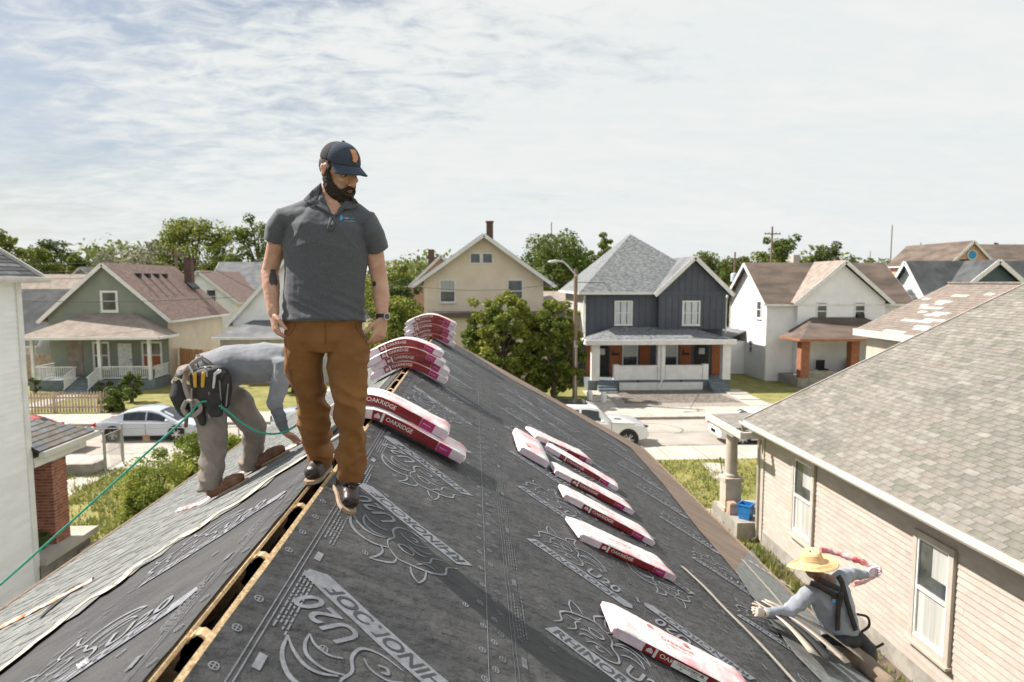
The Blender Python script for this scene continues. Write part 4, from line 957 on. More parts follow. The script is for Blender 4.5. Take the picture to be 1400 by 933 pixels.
tree('big dark tree between the cream and charcoal houses', 765, 78, 313, 112, 'leaf_mid', 11, zlow=.12, clumps=140, per=85)
tree('taller twiggy tree tip beside the hipped roof', 825, 76, 308, 34, 'leaf_yellow', 12, zlow=.3)
tree('golden tree peeping over the charcoal gable', 925, 84, 345, 46, 'leaf_yellow', 13, zlow=.1)
tree('broad mid green tree right of the charcoal gable', 965, 94, 344, 72, 'leaf_olive', 14, zlow=.08, clumps=80)
tree('green tree left of the white two storey house gable', 1010, 90, 350, 60, 'leaf_mid', 15, zlow=.08)
tree('rounded tree beside the tall utility pole', 1072, 96, 319, 58, 'leaf_mid', 16, zlow=.12, clumps=70)
tree('darker rounded tree behind the white house ridge', 1137, 96, 330, 62, 'leaf_dark', 18, zlow=.12, clumps=70)
tree('low yellowish tree behind the tall white house left gable', 1042, 104, 344, 50, 'leaf_yellow', 19, zlow=.1)
tree('small spruce left of the dark blue house', 1240, 92, 348, 15, 'leaf_dark', 20, zlow=.1, shape='cone', clumps=26)
tree('second smaller spruce above the dark blue roof', 1271, 104, 343, 14, 'leaf_dark', 21, zlow=.1, shape='cone', clumps=22)
tree('round tree above the salmon brick house', 1357, 96, 322, 26, 'leaf_mid', 22, zlow=.1)
tree('low tree between white house and dark blue house', 1200, 110, 352, 50, 'leaf_olive', 23, zlow=.1)
tree('small tree on the back lawn between charcoal and white houses', 997, 70, 384, 26, 'leaf_mid', 24, zlow=.3)
b_ = 0
for k, (px, w, yt, m_) in enumerate([(-30,90,340,'leaf_mid'),(210,80,352,'leaf_olive'),(450,120,350,'leaf_mid'),(640,120,352,'leaf_olive'),(880,70,352,'leaf_mid'),(1300,90,350,'leaf_mid'),(1420,90,346,'leaf_mid')]):
    pass
# a far belt of woods closing the view
r = np.random.default_rng(5); nC = 1500; ang = r.uniform(-.95, .95, nC); dist = r.uniform(125, 190, nC)
C = np.stack([np.sin(ang)*dist, np.cos(ang)*dist, r.uniform(0.5, 11.0, nC)], 1); C[:, 2] *= .85+.30*np.sin(ang*9)*np.sin(ang*23)
me = leaves(C, r.uniform(2.5, 5, nC), 60, .55, r); me.materials.append(MT['leaf_olive']); tag(obj('woods', None, None, me=me), 'far belt of woods behind all the houses', 'woods', kind='stuff')
# feathery shrubs behind the roof and close to the street lamp
tree('feathery evergreen behind the ridge, below the cream house windows', 690, 37.5, 396, 104, 'leaf_yellow', 31, zlow=.04, clumps=210, per=75, leaf=.10, dens=.62, name='evergreen_shrub', cat='shrub')
tree('feathery shrub leaning against the street lamp pole', 757, 37.8, 410, 84, 'leaf_yellow', 32, zlow=.03, clumps=170, per=75, leaf=.10, dens=.62, name='evergreen_shrub', cat='shrub')
tree('low round shrub just right of the farthest shingle stack', 645, 38.5, 440, 44, 'leaf_mid', 33, zlow=.03, clumps=60, per=70, leaf=.10, name='evergreen_shrub', cat='shrub')
tree('yellow green shrub behind the watch hand', 545, 40, 400, 90, 'leaf_yellow', 34, zlow=.03, clumps=130, per=75, leaf=.11, name='shrub', cat='shrub')
tree('shrub left of the pale khaki belt, beyond the bent roofer', 398, 41, 462, 50, 'leaf_yellow', 35, zlow=.05, clumps=60, per=60, leaf=.10, name='shrub', cat='shrub')
tree('round bush in front of the green house porch', 178, 38.2, 508, 26, 'leaf_mid', 36, base=G, zlow=.05, clumps=40, per=70, leaf=.06, name='shrub', cat='shrub')
tree('low dark bush beside the picket fence end', 155, 35.6, 528, 34, 'leaf_mid', 37, base=G, zlow=.02, clumps=40, per=70, leaf=.07, name='shrub', cat='shrub')
for k, (px, w) in enumerate(((143,20),(152,14),(47,14))):
    tree(('low leafy plant left of the porch steps','low leafy plant right of the porch steps','leafy hostas at the far left of the porch')[k], px, 41.5, 521-(6 if k == 2 else 0), w, 'leaf_mid', 40+k, base=G, zlow=.02, clumps=14, per=50, leaf=.05, name='plant', cat='plant')
for k, (px, yt, w, Y) in enumerate([(215,612,110,17.2),(262,588,60,18.6),(206,664,66,16.6)]):
    tree(('bright leafy bush beyond the bent roofer, middle one','bright leafy bush behind the pale khaki trousers','bright leafy bush nearest the brick pier')[k], px, Y, yt, w, 'leaf_bright', 50+k, base=G, zlow=.03, clumps=110, per=60, leaf=.042, name='bush', cat='bush', group='bright bushes beside the left eave')
tree('bright leafy shoots between the roofer legs', 300, 19.5, 590, 70, 'leaf_bright', 55, base=G, zlow=.03, clumps=90, per=60, leaf=.045, name='bush', cat='bush')

# ============================================================ POLES, LAMP, WIRES
def upole(lbl, px, Y, ytop, r_=.14, arms=True, name='utility_pole', cat='utility pole', rows=1):
    p = at(px, ytop, Y); t = thing(name, lbl, cat, (p.x, Y, 0))
    b = B(); b.tube([(0,0,0),(0,0,p.z)], [r_*1.2, r_*.8], 10); obj('pole', b, MT['wood'], t, smooth=60)
    if arms:
        for k in range(rows):
            b = B(); b.bar((-.9,-.1,p.z-.8-k*.9), (.9,-.1,p.z-.8-k*.9), .10, .12); c = obj('crossarm', b, MT['wood'], t, smooth=0)
            for x in (-.8,-.4,.4,.8): b = B(); b.lathe([(.03,0),(.05,.05),(.03,.16)], (x,-.1,p.z-.74-k*.9), 8); obj('insulator', b, MT['galv'], c)
    return t, p
t, p = upole('tall utility pole with one crossarm behind the white two storey house', 1056, 70, 310, .13)
t, p = upole('utility pole with grey transformer left of the white house', 1005, 78, 345, .13, rows=2)
b = B(); b.lathe([(.02,0),(.38,.03),(.40,.9),(.30,1.05),(.05,1.1)], (-.25,-.5,p.z-3.6), 14); obj('transformer', b, MT['basket'], t)
t, p = upole('slanting service pole behind the green house chimney', 240, 60, 336, .11, rows=1)
upole('thin mast beside the dark tree left of the hipped roof', 754, 90, 304, .08, False, 'mast', 'mast')
upole('thin tall mast right of the white house', 1220, 110, 308, .10, False, 'mast', 'mast')
upole('thin short mast left of the salmon house', 1259, 112, 332, .09, False, 'mast', 'mast')
upole('thin short mast above the rust roof', 1190, 112, 343, .07, False, 'mast', 'mast')
# street lamp
lp = thing('street_lamp', 'street lamp with curved silver arm on a weathered wooden pole', 'street lamp', (5.75, 36.7, 0))
b = B(); b.tube([(0,0,0),(0,0,3),(.0,0,7.75)], [.15,.135,.105], 12); obj('pole', b, MT['wood'], lp, smooth=60)
b = B(); b.tube([tuple(v) for v in spline([(0,-.12,7.35),(-.35,-.2,7.75),(-.75,-.3,8.12),(-1.15,-.35,8.16)], 6)], .045, 8); obj('arm', b, MT['alu'], lp, smooth=60)
b = B(); b.tube([(-1.05,-.35,8.18),(-1.2,-.35,8.17),(-1.5,-.38,8.13),(-1.62,-.39,8.12)], [(.06,.05),(.13,.08),(.15,.08),(.05,.03)], 12, round_=True); obj('lamp_head', b, MT['alu'], lp, smooth=60)
b = B(); b.bx(-.12,.12,-.22,-.10,3.3,3.7); obj('meter_box', b, MT['galv'], lp, bevel=.01)
b = B(); b.bx(-.03,.03,-.19,-.14,.3,3.3); obj('conduit', b, MT['galv'], lp)
def wire(lbl, a, c, sag=.6, r_=.012, g='overhead wires'):
    a = Vector(a); c = Vector(c); b = B(); pts = [a.lerp(c, i/16)-Vector((0,0,sag*4*(i/16)*(1-i/16))) for i in range(17)]
    b.tube(pts, r_, 5); tag(obj('overhead_wire', b, MT['wire']), lbl, 'cable', g)
for k, (z0, z1) in enumerate(((8.6, 9.2), (8.0, 8.5), (7.4, 7.9))):
    wire(('uppermost','middle','lowest')[k]+' of the three dark cables strung over the left roofs', (-60, 56, z0), (-14.4-9, 60, z1), .5, .022)
wire('twisted service cable crossing the green gable', (-34, 42, 6.2), (-16, 44.5, 6.0), .35, .02)
wire('slanting service cable from pole to red brown roof', (-24.3, 60, 8.9), (-19.5, 66, 5.2), .2, .02)
wire('cable crossing in front of the cream house', (-6, 42, 7.2), (6, 36.7, 7.2), .7, .012)
wire('cable between lamp pole and transformer pole', (5.75, 36.7, 7.0), (24, 76, 9.6), .8, .02)
# ============================================================ VEHICLES
def car(lbl, loc, rz, kind, paint_, L=4.6, Wd=1.8, Ht=1.46):
    t = thing('parked_car', lbl, 'car', loc, rz)     # local x = forward, origin on the ground in the middle
    if kind == 'sedan':   # stations: x, half width, bottom, belt height, roof height(None = no cabin), roof half width
        st = [(-.50,.72,.42,.62,.62),(-.485,.86,.30,.72,.72),(-.44,.93,.24,.80,.80),(-.36,.98,.20,.83,.84),(-.27,1.0,.18,.83,1.06),(-.19,1.0,.18,.82,1.24),(-.08,1.0,.18,.81,1.32),(.04,1.0,.18,.80,1.30),(.12,1.0,.18,.79,1.20),(.20,1.0,.18,.78,1.0),(.285,.99,.18,.77,.78),(.38,.97,.20,.70,.71),(.45,.90,.22,.62,.62),(.49,.78,.28,.52,.52),(.50,.66,.36,.46,.46)]
        st = [(x*L, w*Wd/2, z0*Ht/1.35, zb*Ht/1.35, zr*Ht/1.35) for x, w, z0, zb, zr in st]; wx = (-.295*L, .295*L); wr_ = .325; Cab = (4, 10)
    else:
        st = [(-.50,.80,.45,.70,.70),(-.49,.93,.34,1.0,1.55),(-.45,.98,.28,1.08,1.72),(-.36,1.0,.26,1.10,1.78),(-.20,1.0,.24,1.10,1.80),(-.02,1.0,.24,1.10,1.78),(.06,1.0,.24,1.10,1.68),(.12,1.0,.24,1.09,1.40),(.18,1.0,.24,1.08,1.10),(.30,.99,.26,1.05,1.07),(.42,.96,.28,.98,.99),(.475,.90,.32,.86,.87),(.50,.78,.42,.62,.62)]
        st = [(x*L, w*Wd/2, z0*Ht/1.8, zb*Ht/1.8, zr*Ht/1.8) for x, w, z0, zb, zr in st]; wx = (-.30*L, .31*L); wr_ = .39; Cab = (1, 8)
    R = []
    for x, w, z0, zb, zr in st:
        k = max(0, (zr-zb)); wr2 = w*(1-.30*min(1, k/.5)) if k > .02 else w*.90
        zm = z0+(zb-z0)*.55
        half = [(w*.80, z0), (w*.97, z0+.07), (w, zm), (w*.985, zb-.06), (w*.93, zb), (wr2*1.03 if k > .02 else w*.86, zb+k*.86), (wr2*.88, zb+k*.97), (wr2*.45, zb+k+.012)]
        R.append([(x, a, z) for a, z in half]+[(x, -a, z) for a, z in half[::-1]])
    b = B(); b.rings(R); obj('body', b, MT[paint_], t, smooth=35)
    def sidep(x0, x1, f0, f1, sgn, out=.012):
        """glass panel on the cabin side between stations"""
        def prof(x, f):
            for i in range(len(st)-1):
                if st[i][0] <= x <= st[i+1][0]:
                    q = (x-st[i][0])/(st[i+1][0]-st[i][0]); w, zb, zr = [st[i][j]+(st[i+1][j]-st[i][j])*q for j in (1, 3, 4)]
                    k = max(0, zr-zb); wr2 = w*(1-.30*min(1, k/.5)); y0, y1 = w*.93, wr2*1.03
                    return Vector((x, sgn*(y0+(y1-y0)*f+out), zb+k*.86*f))
        n = 8; vs = []
        for i in range(n+1): x = x0+(x1-x0)*i/n; vs += [prof(x, f0), prof(x, f1)]
        b = B(); b.add(vs, [(2*i, 2*i+2, 2*i+3, 2*i+1) for i in range(n)]); return b
    a0, a1 = st[Cab[0]][0], st[Cab[1]][0]; mid = (a0+a1)/2
    for sgn in (-1, 1):
        spans = [(a0+.12*(a1-a0), mid-.03), (mid+.03, a1-.17*(a1-a0))] if kind == 'sedan' else [(a0+.05*(a1-a0), a0+.27*(a1-a0)), (a0+.30*(a1-a0), mid+.08*(a1-a0)), (mid+.11*(a1-a0), a1-.15*(a1-a0))]
        for x0, x1 in spans: obj('side_window', sidep(x0, x1, .12, .86, sgn), MT['car_glass'], t, smooth=60)
        for x in (mid, a1-.06): b = B(); b.bar((x, sgn*(Wd/2+.001), .28), (x, sgn*(Wd/2+.001), st[6][3]-.08), .012, .010, up=(0,1,0)); obj('door_seam', b, MT['black'], t)
        b = B(); b.bx(mid+.12-.11, mid+.12+.07, sgn*Wd/2-.01*sgn, sgn*(Wd/2+.02), st[6][3]-.14, st[6][3]-.11) if sgn > 0 else b.bx(mid+.01, mid+.19, -(Wd/2+.02), -Wd/2+.01, st[6][3]-.14, st[6][3]-.11); obj('door_handle', b, MT[paint_], t)
        b = B(); b.ball((a1-.16*(a1-a0)+.1, sgn*(Wd/2+.06), st[8][3]+.08), (.09,.10,.07)); obj('mirror', b, MT[paint_], t)
    def glass(i0, i1, nm, lift=.012):
        b = B(); vs = []
        for i in (i0, i1):
            x, w, z0, zb, zr = st[i]; k = max(0, zr-zb); wr2 = w*(1-.30*min(1, k/.5)) if k > .02 else w*.90
            vs += [(x, -(wr2 if k > .02 else w*.80)*.86, zb+k*.97+lift), (x, 0, zb+k+.018+lift), (x, (wr2 if k > .02 else w*.80)*.86, zb+k*.97+lift)]
        return obj(nm, B().add(vs, [(0,1,4,3),(1,2,5,4)]), MT['car_glass'], t, smooth=60)
    if kind == 'sedan': glass(8, 10, 'windscreen'); glass(9, 10, 'windscreen') if 0 else None; glass(3, 5, 'rear_window')
    else:
        glass(6, 8, 'windscreen'); b = B(); b.bx(-L*.5+.02, -L*.5+.028, -Wd*.36, Wd*.36, Ht*.62, Ht*.86); obj('rear_window', b, MT['car_glass'], t)
        b = B(); b.bx(-L*.30, -L*.02, -Wd*.26, Wd*.26, Ht*1.005, Ht*1.012); obj('sunroof', b, MT['car_glass'], t)
        b = B(); b.bar((L*.22,-.25,Ht*.61),(L*.28,-.25,Ht*.605),.22,.02); obj('bonnet_scoop', b, MT['black'], t)
    for x in wx:
        for sgn in (-1, 1):
            b = B(); b.lathe([(wr_+.06,0),(wr_+.06,.012)], (x, sgn*(Wd/2-.002)-.006, wr_+.01), 24, axis='y'); obj('wheel_arch', b, MT['black'], t)
            w_ = thing('wheel', None, None, (x, sgn*(Wd/2-.09), wr_)); w_.parent = t
            b = B(); b.lathe([(wr_*.66,-.11),(wr_*.95,-.11),(wr_,-.07),(wr_,.07),(wr_*.95,.11),(wr_*.66,.11)], (0,0,0), 24, axis='y'); obj('tyre', b, MT['tyre'], w_)
            b = B(); b.lathe([(wr_*.66,-.07),(wr_*.60,-.06),(wr_*.60,.06),(wr_*.66,.07)], (0,0,0), 20, axis='y')
            for k in range(10): a = 2*pi*k/10; b.bar((wr_*.12*cos(a), sgn*.11, wr_*.12*sin(a)), (wr_*.66*cos(a+(.12 if k % 2 else -.12)), sgn*.10, wr_*.66*sin(a+(.12 if k % 2 else -.12))), .03, .045, up=(0,1,0))
            b.lathe([(wr_*.18,0),(wr_*.18,.02)], (0, sgn*.11-.01, 0), 10, axis='y'); obj('rim', b, MT['rim'], w_)
    xe = L/2
    for sgn in (-1, 1):
        b = B(); b.ball((-xe*.955, sgn*Wd*.40, st[2][3]*.86), (.10, .17, .09)); obj('tail_light', b, MT['lamp_red'], t)
        b = B(); b.ball((xe*.93, sgn*Wd*.37, st[-3][3]*.90), (.16, .14, .06)); obj('headlight', b, MT['glass'], t)
    b = B(); b.bx(xe*.97, xe*.995, -Wd*.22, Wd*.22, .42, .58); obj('grille', b, MT['black'], t)
    b = B(); b.bx(-xe*1.0, -xe*.985, -.26, .26, .46, .60); obj('number_plate', b, MT['label_white'], t)
    return t
car('silver sedan parked along the far kerb by the picket fence', (-14.5, 29.95, .004), 0, 'sedan', 'car_silver')
car('red car with only its nose showing beside the brick pier', (-18.7, 27.65, .004), 0, 'sedan', 'car_red', Ht=1.5)
car('grey minivan glimpsed past the bent roofer arm', (-6.0, 27.7, .004), 0, 'suv', 'car_grey', L=4.9, Wd=1.9, Ht=1.72)
car('white pickup style suv nosing out behind the roof rake', (4.9, 27.6, .004), 0, 'suv', 'car_white', L=5.0, Wd=1.98, Ht=1.84)
car('white sedan half hidden by the cream house porch', (12.75, 27.55, .004), 0, 'sedan', 'car_white')
car('black parked car across the street glimpsed below the draped shingle bundles', (-5.2, 31.0, .004), pi, 'suv', 'black', L=4.6, Wd=1.9, Ht=1.6)
# litter of children's things by the charcoal house
for x, y in ((6.7, 37.2), (7.4, 36.6)):
    b = B(); b.lathe([(.02,0),(.16,.02),(.18,.45),(.1,.6),(.0,.62)], (x,y,G), 12); tag(obj('bollard', b, MT['white']), 'short white post near the charcoal house walk, '+('left' if x < 7 else 'right')+' one of two', 'post', 'white posts by the walk')
# ============================================================ CREAM HOUSE AT THE RIGHT
nb = thing('house', 'cream clapboard house with weathered tan shingle roof filling the right side', 'house', (7.55, 10, 0))
WX = 7.55; sl = .473; n2 = sqrt(1+sl*sl); c2, s2 = 1/n2, sl/n2
PN = Plane((14.7, 0, 6.995), (-c2, 0, -s2), (-s2, 0, c2)); UN = 7.62*n2
for k in range(25):
    z = .48+k*.115; b = B(); jy = rng.uniform(7.5, 14)
    for y0, y1 in ((2.0, jy), (jy+.003, 16.25)): b.hexa([(WX-.024,y0,z),(WX,y0,z),(WX,y1,z),(WX-.024,y1,z),(WX-.007,y0,z+.117),(WX,y0,z+.117),(WX,y1,z+.117),(WX-.007,y1,z+.117)])
    W(nb, 'siding_board', b, 'cream_board')
b = B(); b.bx(WX+.001, 21, 2.0, 16.25, .1, 3.42); W(nb, 'wall', b, 'cream_trim')
b = B(); b.bx(WX-.03, WX+.02, 2, 16.3, .05, .478); W(nb, 'foundation', b, 'stone')
b = B(); b.bx(WX-.05, WX+.05, 16.18, 16.34, .2, 3.35); W(nb, 'corner_board', b, 'cream_trim')
P0, N0 = Vector((WX-.03, 0, 0)), Vector((1, 0, 0))
for (xa, xb, yt, yb) in ((1086, 1114, 642, 738), (1254, 1306, 737, 880)):
    pa = onp(xa, yt, P0, N0); pb = onp(xb, yt+18, P0, N0); bot = onp(xa, yb, P0, N0); yc = (pa.y+pb.y)/2; w = abs(pa.y-pb.y)
    f = window(nb, (WX-.02, yc, 1.18 if xa < 1200 else 1.0), w*.86, 1.72, face='W', pane='curtain', lower='curtain', fw=.10, frame='cream_trim', depth=.06)
    fn = face_fn('W', (WX-.02, yc, 1.18 if xa < 1200 else 1.0)); b = B(); a = w*.43
    for q0, q1 in ((-a, -a+.04), (a-.04, a)): pbox(b, fn, q0, q1, 0, 1.72, .012, .045)
    pbox(b, fn, -a+.04, a-.04, 1.68, 1.72, .012, .044); pbox(b, fn, -a+.04, a-.04, 0, .05, .012, .044); pbox(b, fn, -a+.04, a-.04, .83, .89, .046, .052); W(f, 'sash', b, 'white')
    b = B(); pbox(b, fn, -a+.04, -a+.04+.33*w, .9, 1.68, .013, .016); pbox(b, fn, -a+.04, a-.04, .9, 1.15, .016, .017); W(f, 'dark_glass', b, 'glass')
# eave: soffit, fascia, gutter
b = B(); b.bx(7.08, WX, 2, 16.5, 3.30, 3.34); W(nb, 'soffit', b, 'cream_trim')
b = B(); b.bx(7.07, 7.10, 2, 16.52, 3.22, 3.40); W(nb, 'fascia', b, 'cream_trim')
g = B(); pr = [(0,0),(-.10,0),(-.125,.045),(-.125,.10),(-.115,.105),(-.115,.055),(-.09,.012),(-.01,.012),(-.01,.11),(0,.11)]
g.slab([(7.068+a, 2, 3.27+c) for a, c in pr], (0, 14.5, 0)); W(nb, 'gutter', g, 'gutter')
b = B(); b.tube([(7.0,16.45,3.28),(7.05,16.45,3.1),(WX-.08,16.4,2.95),(WX-.08,16.38,.25),(WX-.2,16.4,.15)], .045, 8); W(nb, 'downspout', b, 'cream_trim')
# roof deck and tabs
b = B(); b.hexa([PN(-.02,2,-.12),PN(UN,2,-.12),PN(UN,16.5,-.12),PN(-.02,16.5,-.12),PN(-.02,2,0),PN(UN,2,0),PN(UN,16.5,0),PN(-.02,16.5,0)]); 
b.slab([(14.7,2,6.96),(14.7,19.5,6.96),(22,19.5,3.5),(22,2,3.5)], (0,0,.05)); W(nb, 'roof_deck', b, 'old_shingle')
SH = [MT['old_shingle']]+[mat('old_tan_shingle_%s' % n_, c_, tuple(min(1, q*1.35+.02) for q in c_), rough=.95, scale=6, detail=8, bump=.7, bscale=120, bdist=.004) for n_, c_ in
     (('dark', (.130,.121,.106)), ('warm', (.175,.158,.136)), ('pale', (.205,.192,.170)), ('mossy', (.135,.132,.108)), ('middle', (.158,.147,.128)))]
ET = .138; TW = .305; tabs = []
r_ = random.Random(21); nr = int(UN/ET)
def shade_i(u, y):
    v = noise.noise(Vector((u*.55, y*.30, 3)))*1.0+noise.noise(Vector((u*2.5, y*.9, 7)))*.55+r_.gauss(0, .30)
    return 1 if v < -.62 else 4 if v < -.36 else 5 if v < -.05 else 0 if v < .25 else 2 if v < .55 else 3
def tabgeo(P, u, y, w, h=.0):
    t0 = r_.uniform(0, .002); return [P(u-.03,y,h+.001),P(u+ET,y,h+.004+t0),P(u+ET,y+w,h+.004+t0),P(u-.03,y+w,h+.001),P(u-.03,y,h+.003),P(u+ET,y,h+.0105+t0),P(u+ET,y+w,h+.0105+t0),P(u-.03,y+w,h+.003)]
for i in range(nr+1):
    u = UN-ET*(i+1)+.012; y = 2-((i % 2)*.5+.13*(i % 3))*TW
    if u < -.05: continue
    while y < 16.5:
        w = TW-.007; y1 = min(y+w, 16.49); c_ = PN(u, y, 0)
        if y1-y > .05: tabs.append((u, y, y1-y, shade_i(u, y)))
        y += TW
def inview(p): 
    d = Vector(p)-CAM; z = d.dot(_F)
    return z > 0 and abs(d.dot(_R)/z*F_PX) < 705 and abs(d.dot(_U)/z*F_PX) < 470
tabs.sort(key=lambda t_: (0 if inview(PN(t_[0]+.07, t_[1]+t_[2]/2, 0)) else 1000)+(PN(t_[0], t_[1], 0)-CAM).length)
bb = B(); n_obj = 0; tm = {}
base = []
for i, (u, y, w, si_) in enumerate(tabs):
    if n_obj < 300 and abs(w-(TW-.007)) < .001:
        if si_ not in tm:
            q = B(); q.hexa([(-.03,0,.001),(ET,0,.005),(ET,w,.005),(-.03,w,.001),(-.03,0,.003),(ET,0,.0115),(ET,w,.0115),(-.03,w,.003)]); tm[si_] = mesh_of(q, SH[si_], 0, 'shingle_tab')
        o = obj('shingle_tab', None, None, nb, me=tm[si_]); o.rotation_euler = PN.rot(); o.location = PN(u, y+w, 0)-nb.location; n_obj += 1
    else: bb.hexa(tabgeo(PN, u, y, w), si_)
obj('shingle_tabs', bb, SH, nb, world=True, smooth=0, kind='stuff')
b = B(); b.bar(PN(0,16.51,-.01), PN(UN,16.51,-.01), .03, .10); W(nb, 'rake_trim', b, 'cream_trim')
# front wing, browner shingles with white repairs
b = B(); u1 = (14.7-11.72)/c2; b.hexa([PN(-.02,16.55,-.2),PN(u1,16.55,-.2),PN(u1,19.5,-.2),PN(-.02,19.5,-.2),PN(-.02,16.55,-.07),PN(u1,16.55,-.07),PN(u1,19.5,-.07),PN(-.02,19.5,-.07)]); W(nb, 'wing_deck', b, 'cream_trim')
b = B(); b.bar(PN(u1+.02,16.6,-.12), PN(u1+.02,19.5,-.12), .05, .2); W(nb, 'wing_fascia', b, 'gutter')
PK = [MT['old_shingle_pink'], mat('faded_brown_shingle', (.18,.15,.128), (.245,.21,.18), rough=.95, scale=5, bump=.6, bscale=100, bdist=.004), MT['patch']]
bb = B(); nw = int(u1/ET); pal = {(3,1),(3,2),(4,1),(4,2),(6,2),(6,3),(6,4),(6,5),(7,1),(7,2),(7,3),(9,3),(9,4),(10,2),(10,3),(10,5),(12,4),(12,5),(12,6),(14,5),(15,5),(15,6),(18,4),(18,5),(1,3),(1,4),(1,5),(19,2),(16,8),(13,7)}
for i in range(nw+1):
    u = u1-ET*(i+1)+.02; y = 16.56-(i % 2)*.15; k = 0
    while y < 19.5:
        w = min(TW-.006, 19.49-y)
        if w > .04: bb.hexa(tabgeo(PN, u, max(y, 16.56), w, -.07), 2 if (i, k) in pal else (1 if noise.noise(Vector((u*2, y, 5))) > .05 else 0))
        y += TW; k += 1
obj('wing_shingles', bb, PK, nb, world=True, smooth=0, kind='stuff')
b = B(); b.bx(12.0, 20, 16.3, 19.2, .1, 5.3); W(nb, 'wing_wall', b, 'cream_trim')
# porch
b = B(); b.bx(6.95, 11.4, 16.42, 18.2, .1, .62); W(nb, 'porch_floor', b, 'stone')
b = B(); b.slab([(6.80,16.55,3.10),(11.4,16.55,3.2),(11.4,18.4,3.2),(6.80,18.4,3.10)], (0,0,.06)); W(nb, 'porch_roof', b, 'old_shingle')
b = B(); b.bx(6.74, 6.80, 15.9, 18.4, 3.02, 3.20); b.bx(6.80, 7.5, 15.9, 16.0, 3.02, 3.18); b.bx(6.81, 7.15, 16.55, 18.3, 2.92, 3.10); W(nb, 'porch_beam', b, 'gutter')
for yc in (17.55,):
    b = B(); b.bx(6.98, 7.42, yc-.22, yc+.22, .62, 1.45); b.bx(6.94, 7.46, yc-.26, yc+.26, 1.45, 1.55); b.bx(6.94, 7.46, yc-.26, yc+.26, .60, .72)
    b.lathe([(.20,1.55),(.20,1.62),(.165,1.66),(.17,2.1),(.145,2.80),(.19,2.84),(.19,2.93)], (7.2, yc, 0), 20); W(nb, 'column', b, 'cream_trim', smooth=40)
b = B(); b.lathe([(.0,.63),(.20,.63),(.24,1.0),(.26,1.0),(.26,1.04),(.22,1.04),(.19,.68),(0,.68)], (7.32, 16.75, 0), 4); tag(obj('storage_bin', b, MT['blue_bin'], smooth=0), 'blue plastic bin on the cream house porch floor', 'bin')
b = B(); b.bx(6.98, 7.2, 17.0, 17.25, .63, .93); b.bx(7.0,7.18,17.02,17.23,.935,.95); tag(obj('small_box', b, MT['box_tan'], smooth=0, bevel=.01), 'brown box on the porch between column and blue bin', 'box')
b = B(); b.tube([(7.25,17.9,.62),(7.05,17.95,1.9),(7.03,17.95,1.98)], [.012,.012,.03], 6); tag(obj('broom', b, MT['metal_dark']), 'thin dark pole leaning beside the cream porch column', 'pole')

# ============================================================ WHITE HOUSE AT THE LEFT
wh = thing('house', 'white clapboard house wall with brick porch pier at the left edge', 'house', (-9.6, 10, 0))
LX = -9.6; LY = 14.35
for k in range(56):
    z = .45+k*.117; b = B(); jy = rng.uniform(4, 13)
    b.hexa([(LX+.022,1.0,z),(LX,1.0,z),(LX,LY-.1,z),(LX+.022,LY-.1,z),(LX+.006,1.0,z+.119),(LX,1.0,z+.119),(LX,LY-.1,z+.119),(LX+.006,LY-.1,z+.119)])
    W(wh, 'siding_board', b, 'white_board')
b = B(); b.bx(-17.6, LX-.001, 1, LY, .1, 7.02); b.slab([(-17.6,LY,7.0),(LX,LY,7.0),(-13.6,LY,9.6)], (0,-13,0)); W(wh, 'wall', b, 'white')
b = B(); b.bx(LX-.02, LX+.05, LY-.12, LY+.03, .3, 7.0); W(wh, 'corner_board', b, 'trim')
b = B(); b.bx(LX-.02, LX+.03, 1, LY, .05, .448); W(wh, 'foundation', b, 'stone')
b = B(); b.bx(LX+.001, LX+.32, 1, LY+.3, 6.98, 7.02); W(wh, 'soffit', b, 'trim')
g = B(); g.slab([(LX+.32+a*-1, 1, 6.99+c*1.1) for a, c in pr], (0, LY-.6, 0)); W(wh, 'gutter', g, 'gutter')
sW = .66; nW = sqrt(1+sW*sW); PW = Plane((-13.6, 0, 9.93), (1/nW, 0, -sW/nW), (sW/nW, 0, 1/nW)); UW = 4.33*nW
b = B(); b.hexa([PW(0,1,-.04),PW(UW-.04,1,-.04),PW(UW-.04,LY+.3,-.04),PW(0,LY+.3,-.04),PW(0,1,0),PW(UW-.04,1,0),PW(UW-.04,LY+.3,0),PW(0,LY+.3,0)]); b.slab([(-13.6,1,9.85),(-13.6,LY+.3,9.85),(-17.9,LY+.3,6.9),(-17.9,1,6.9)], (0,0,.05)); W(wh, 'roof_deck', b, 'metal_dark')
bb = B()
for i in range(int(UW/.15)+1):
    u = UW-.15*(i+1)+.01; y = 8.0-(i % 2)*.2
    while y < LY+.28:
        w = min(.40-.008, LY+.28-y); 
        if w > .05: bb.hexa([PW(u-.03,y,.001),PW(u+.15,y,.004),PW(u+.15,y+w,.004),PW(u-.03,y+w,.001),PW(u-.03,y,.004),PW(u+.15,y,.014),PW(u+.15,y+w,.014),PW(u-.03,y+w,.004)], r_.choice((0,0,1)))
        y += .40
DK = [MT['dark_roof'], mat('slate_shingle', (.10,.105,.115), (.16,.165,.175), rough=.95, scale=4, bump=.6, bscale=80)]
obj('shingle_tabs', bb, DK, wh, world=True, smooth=0, kind='stuff')
b = B(); b.bar(PW(0,LY+.32,.0), PW(UW,LY+.32,.0), .05, .16); W(wh, 'rake_board', b, 'gutter')
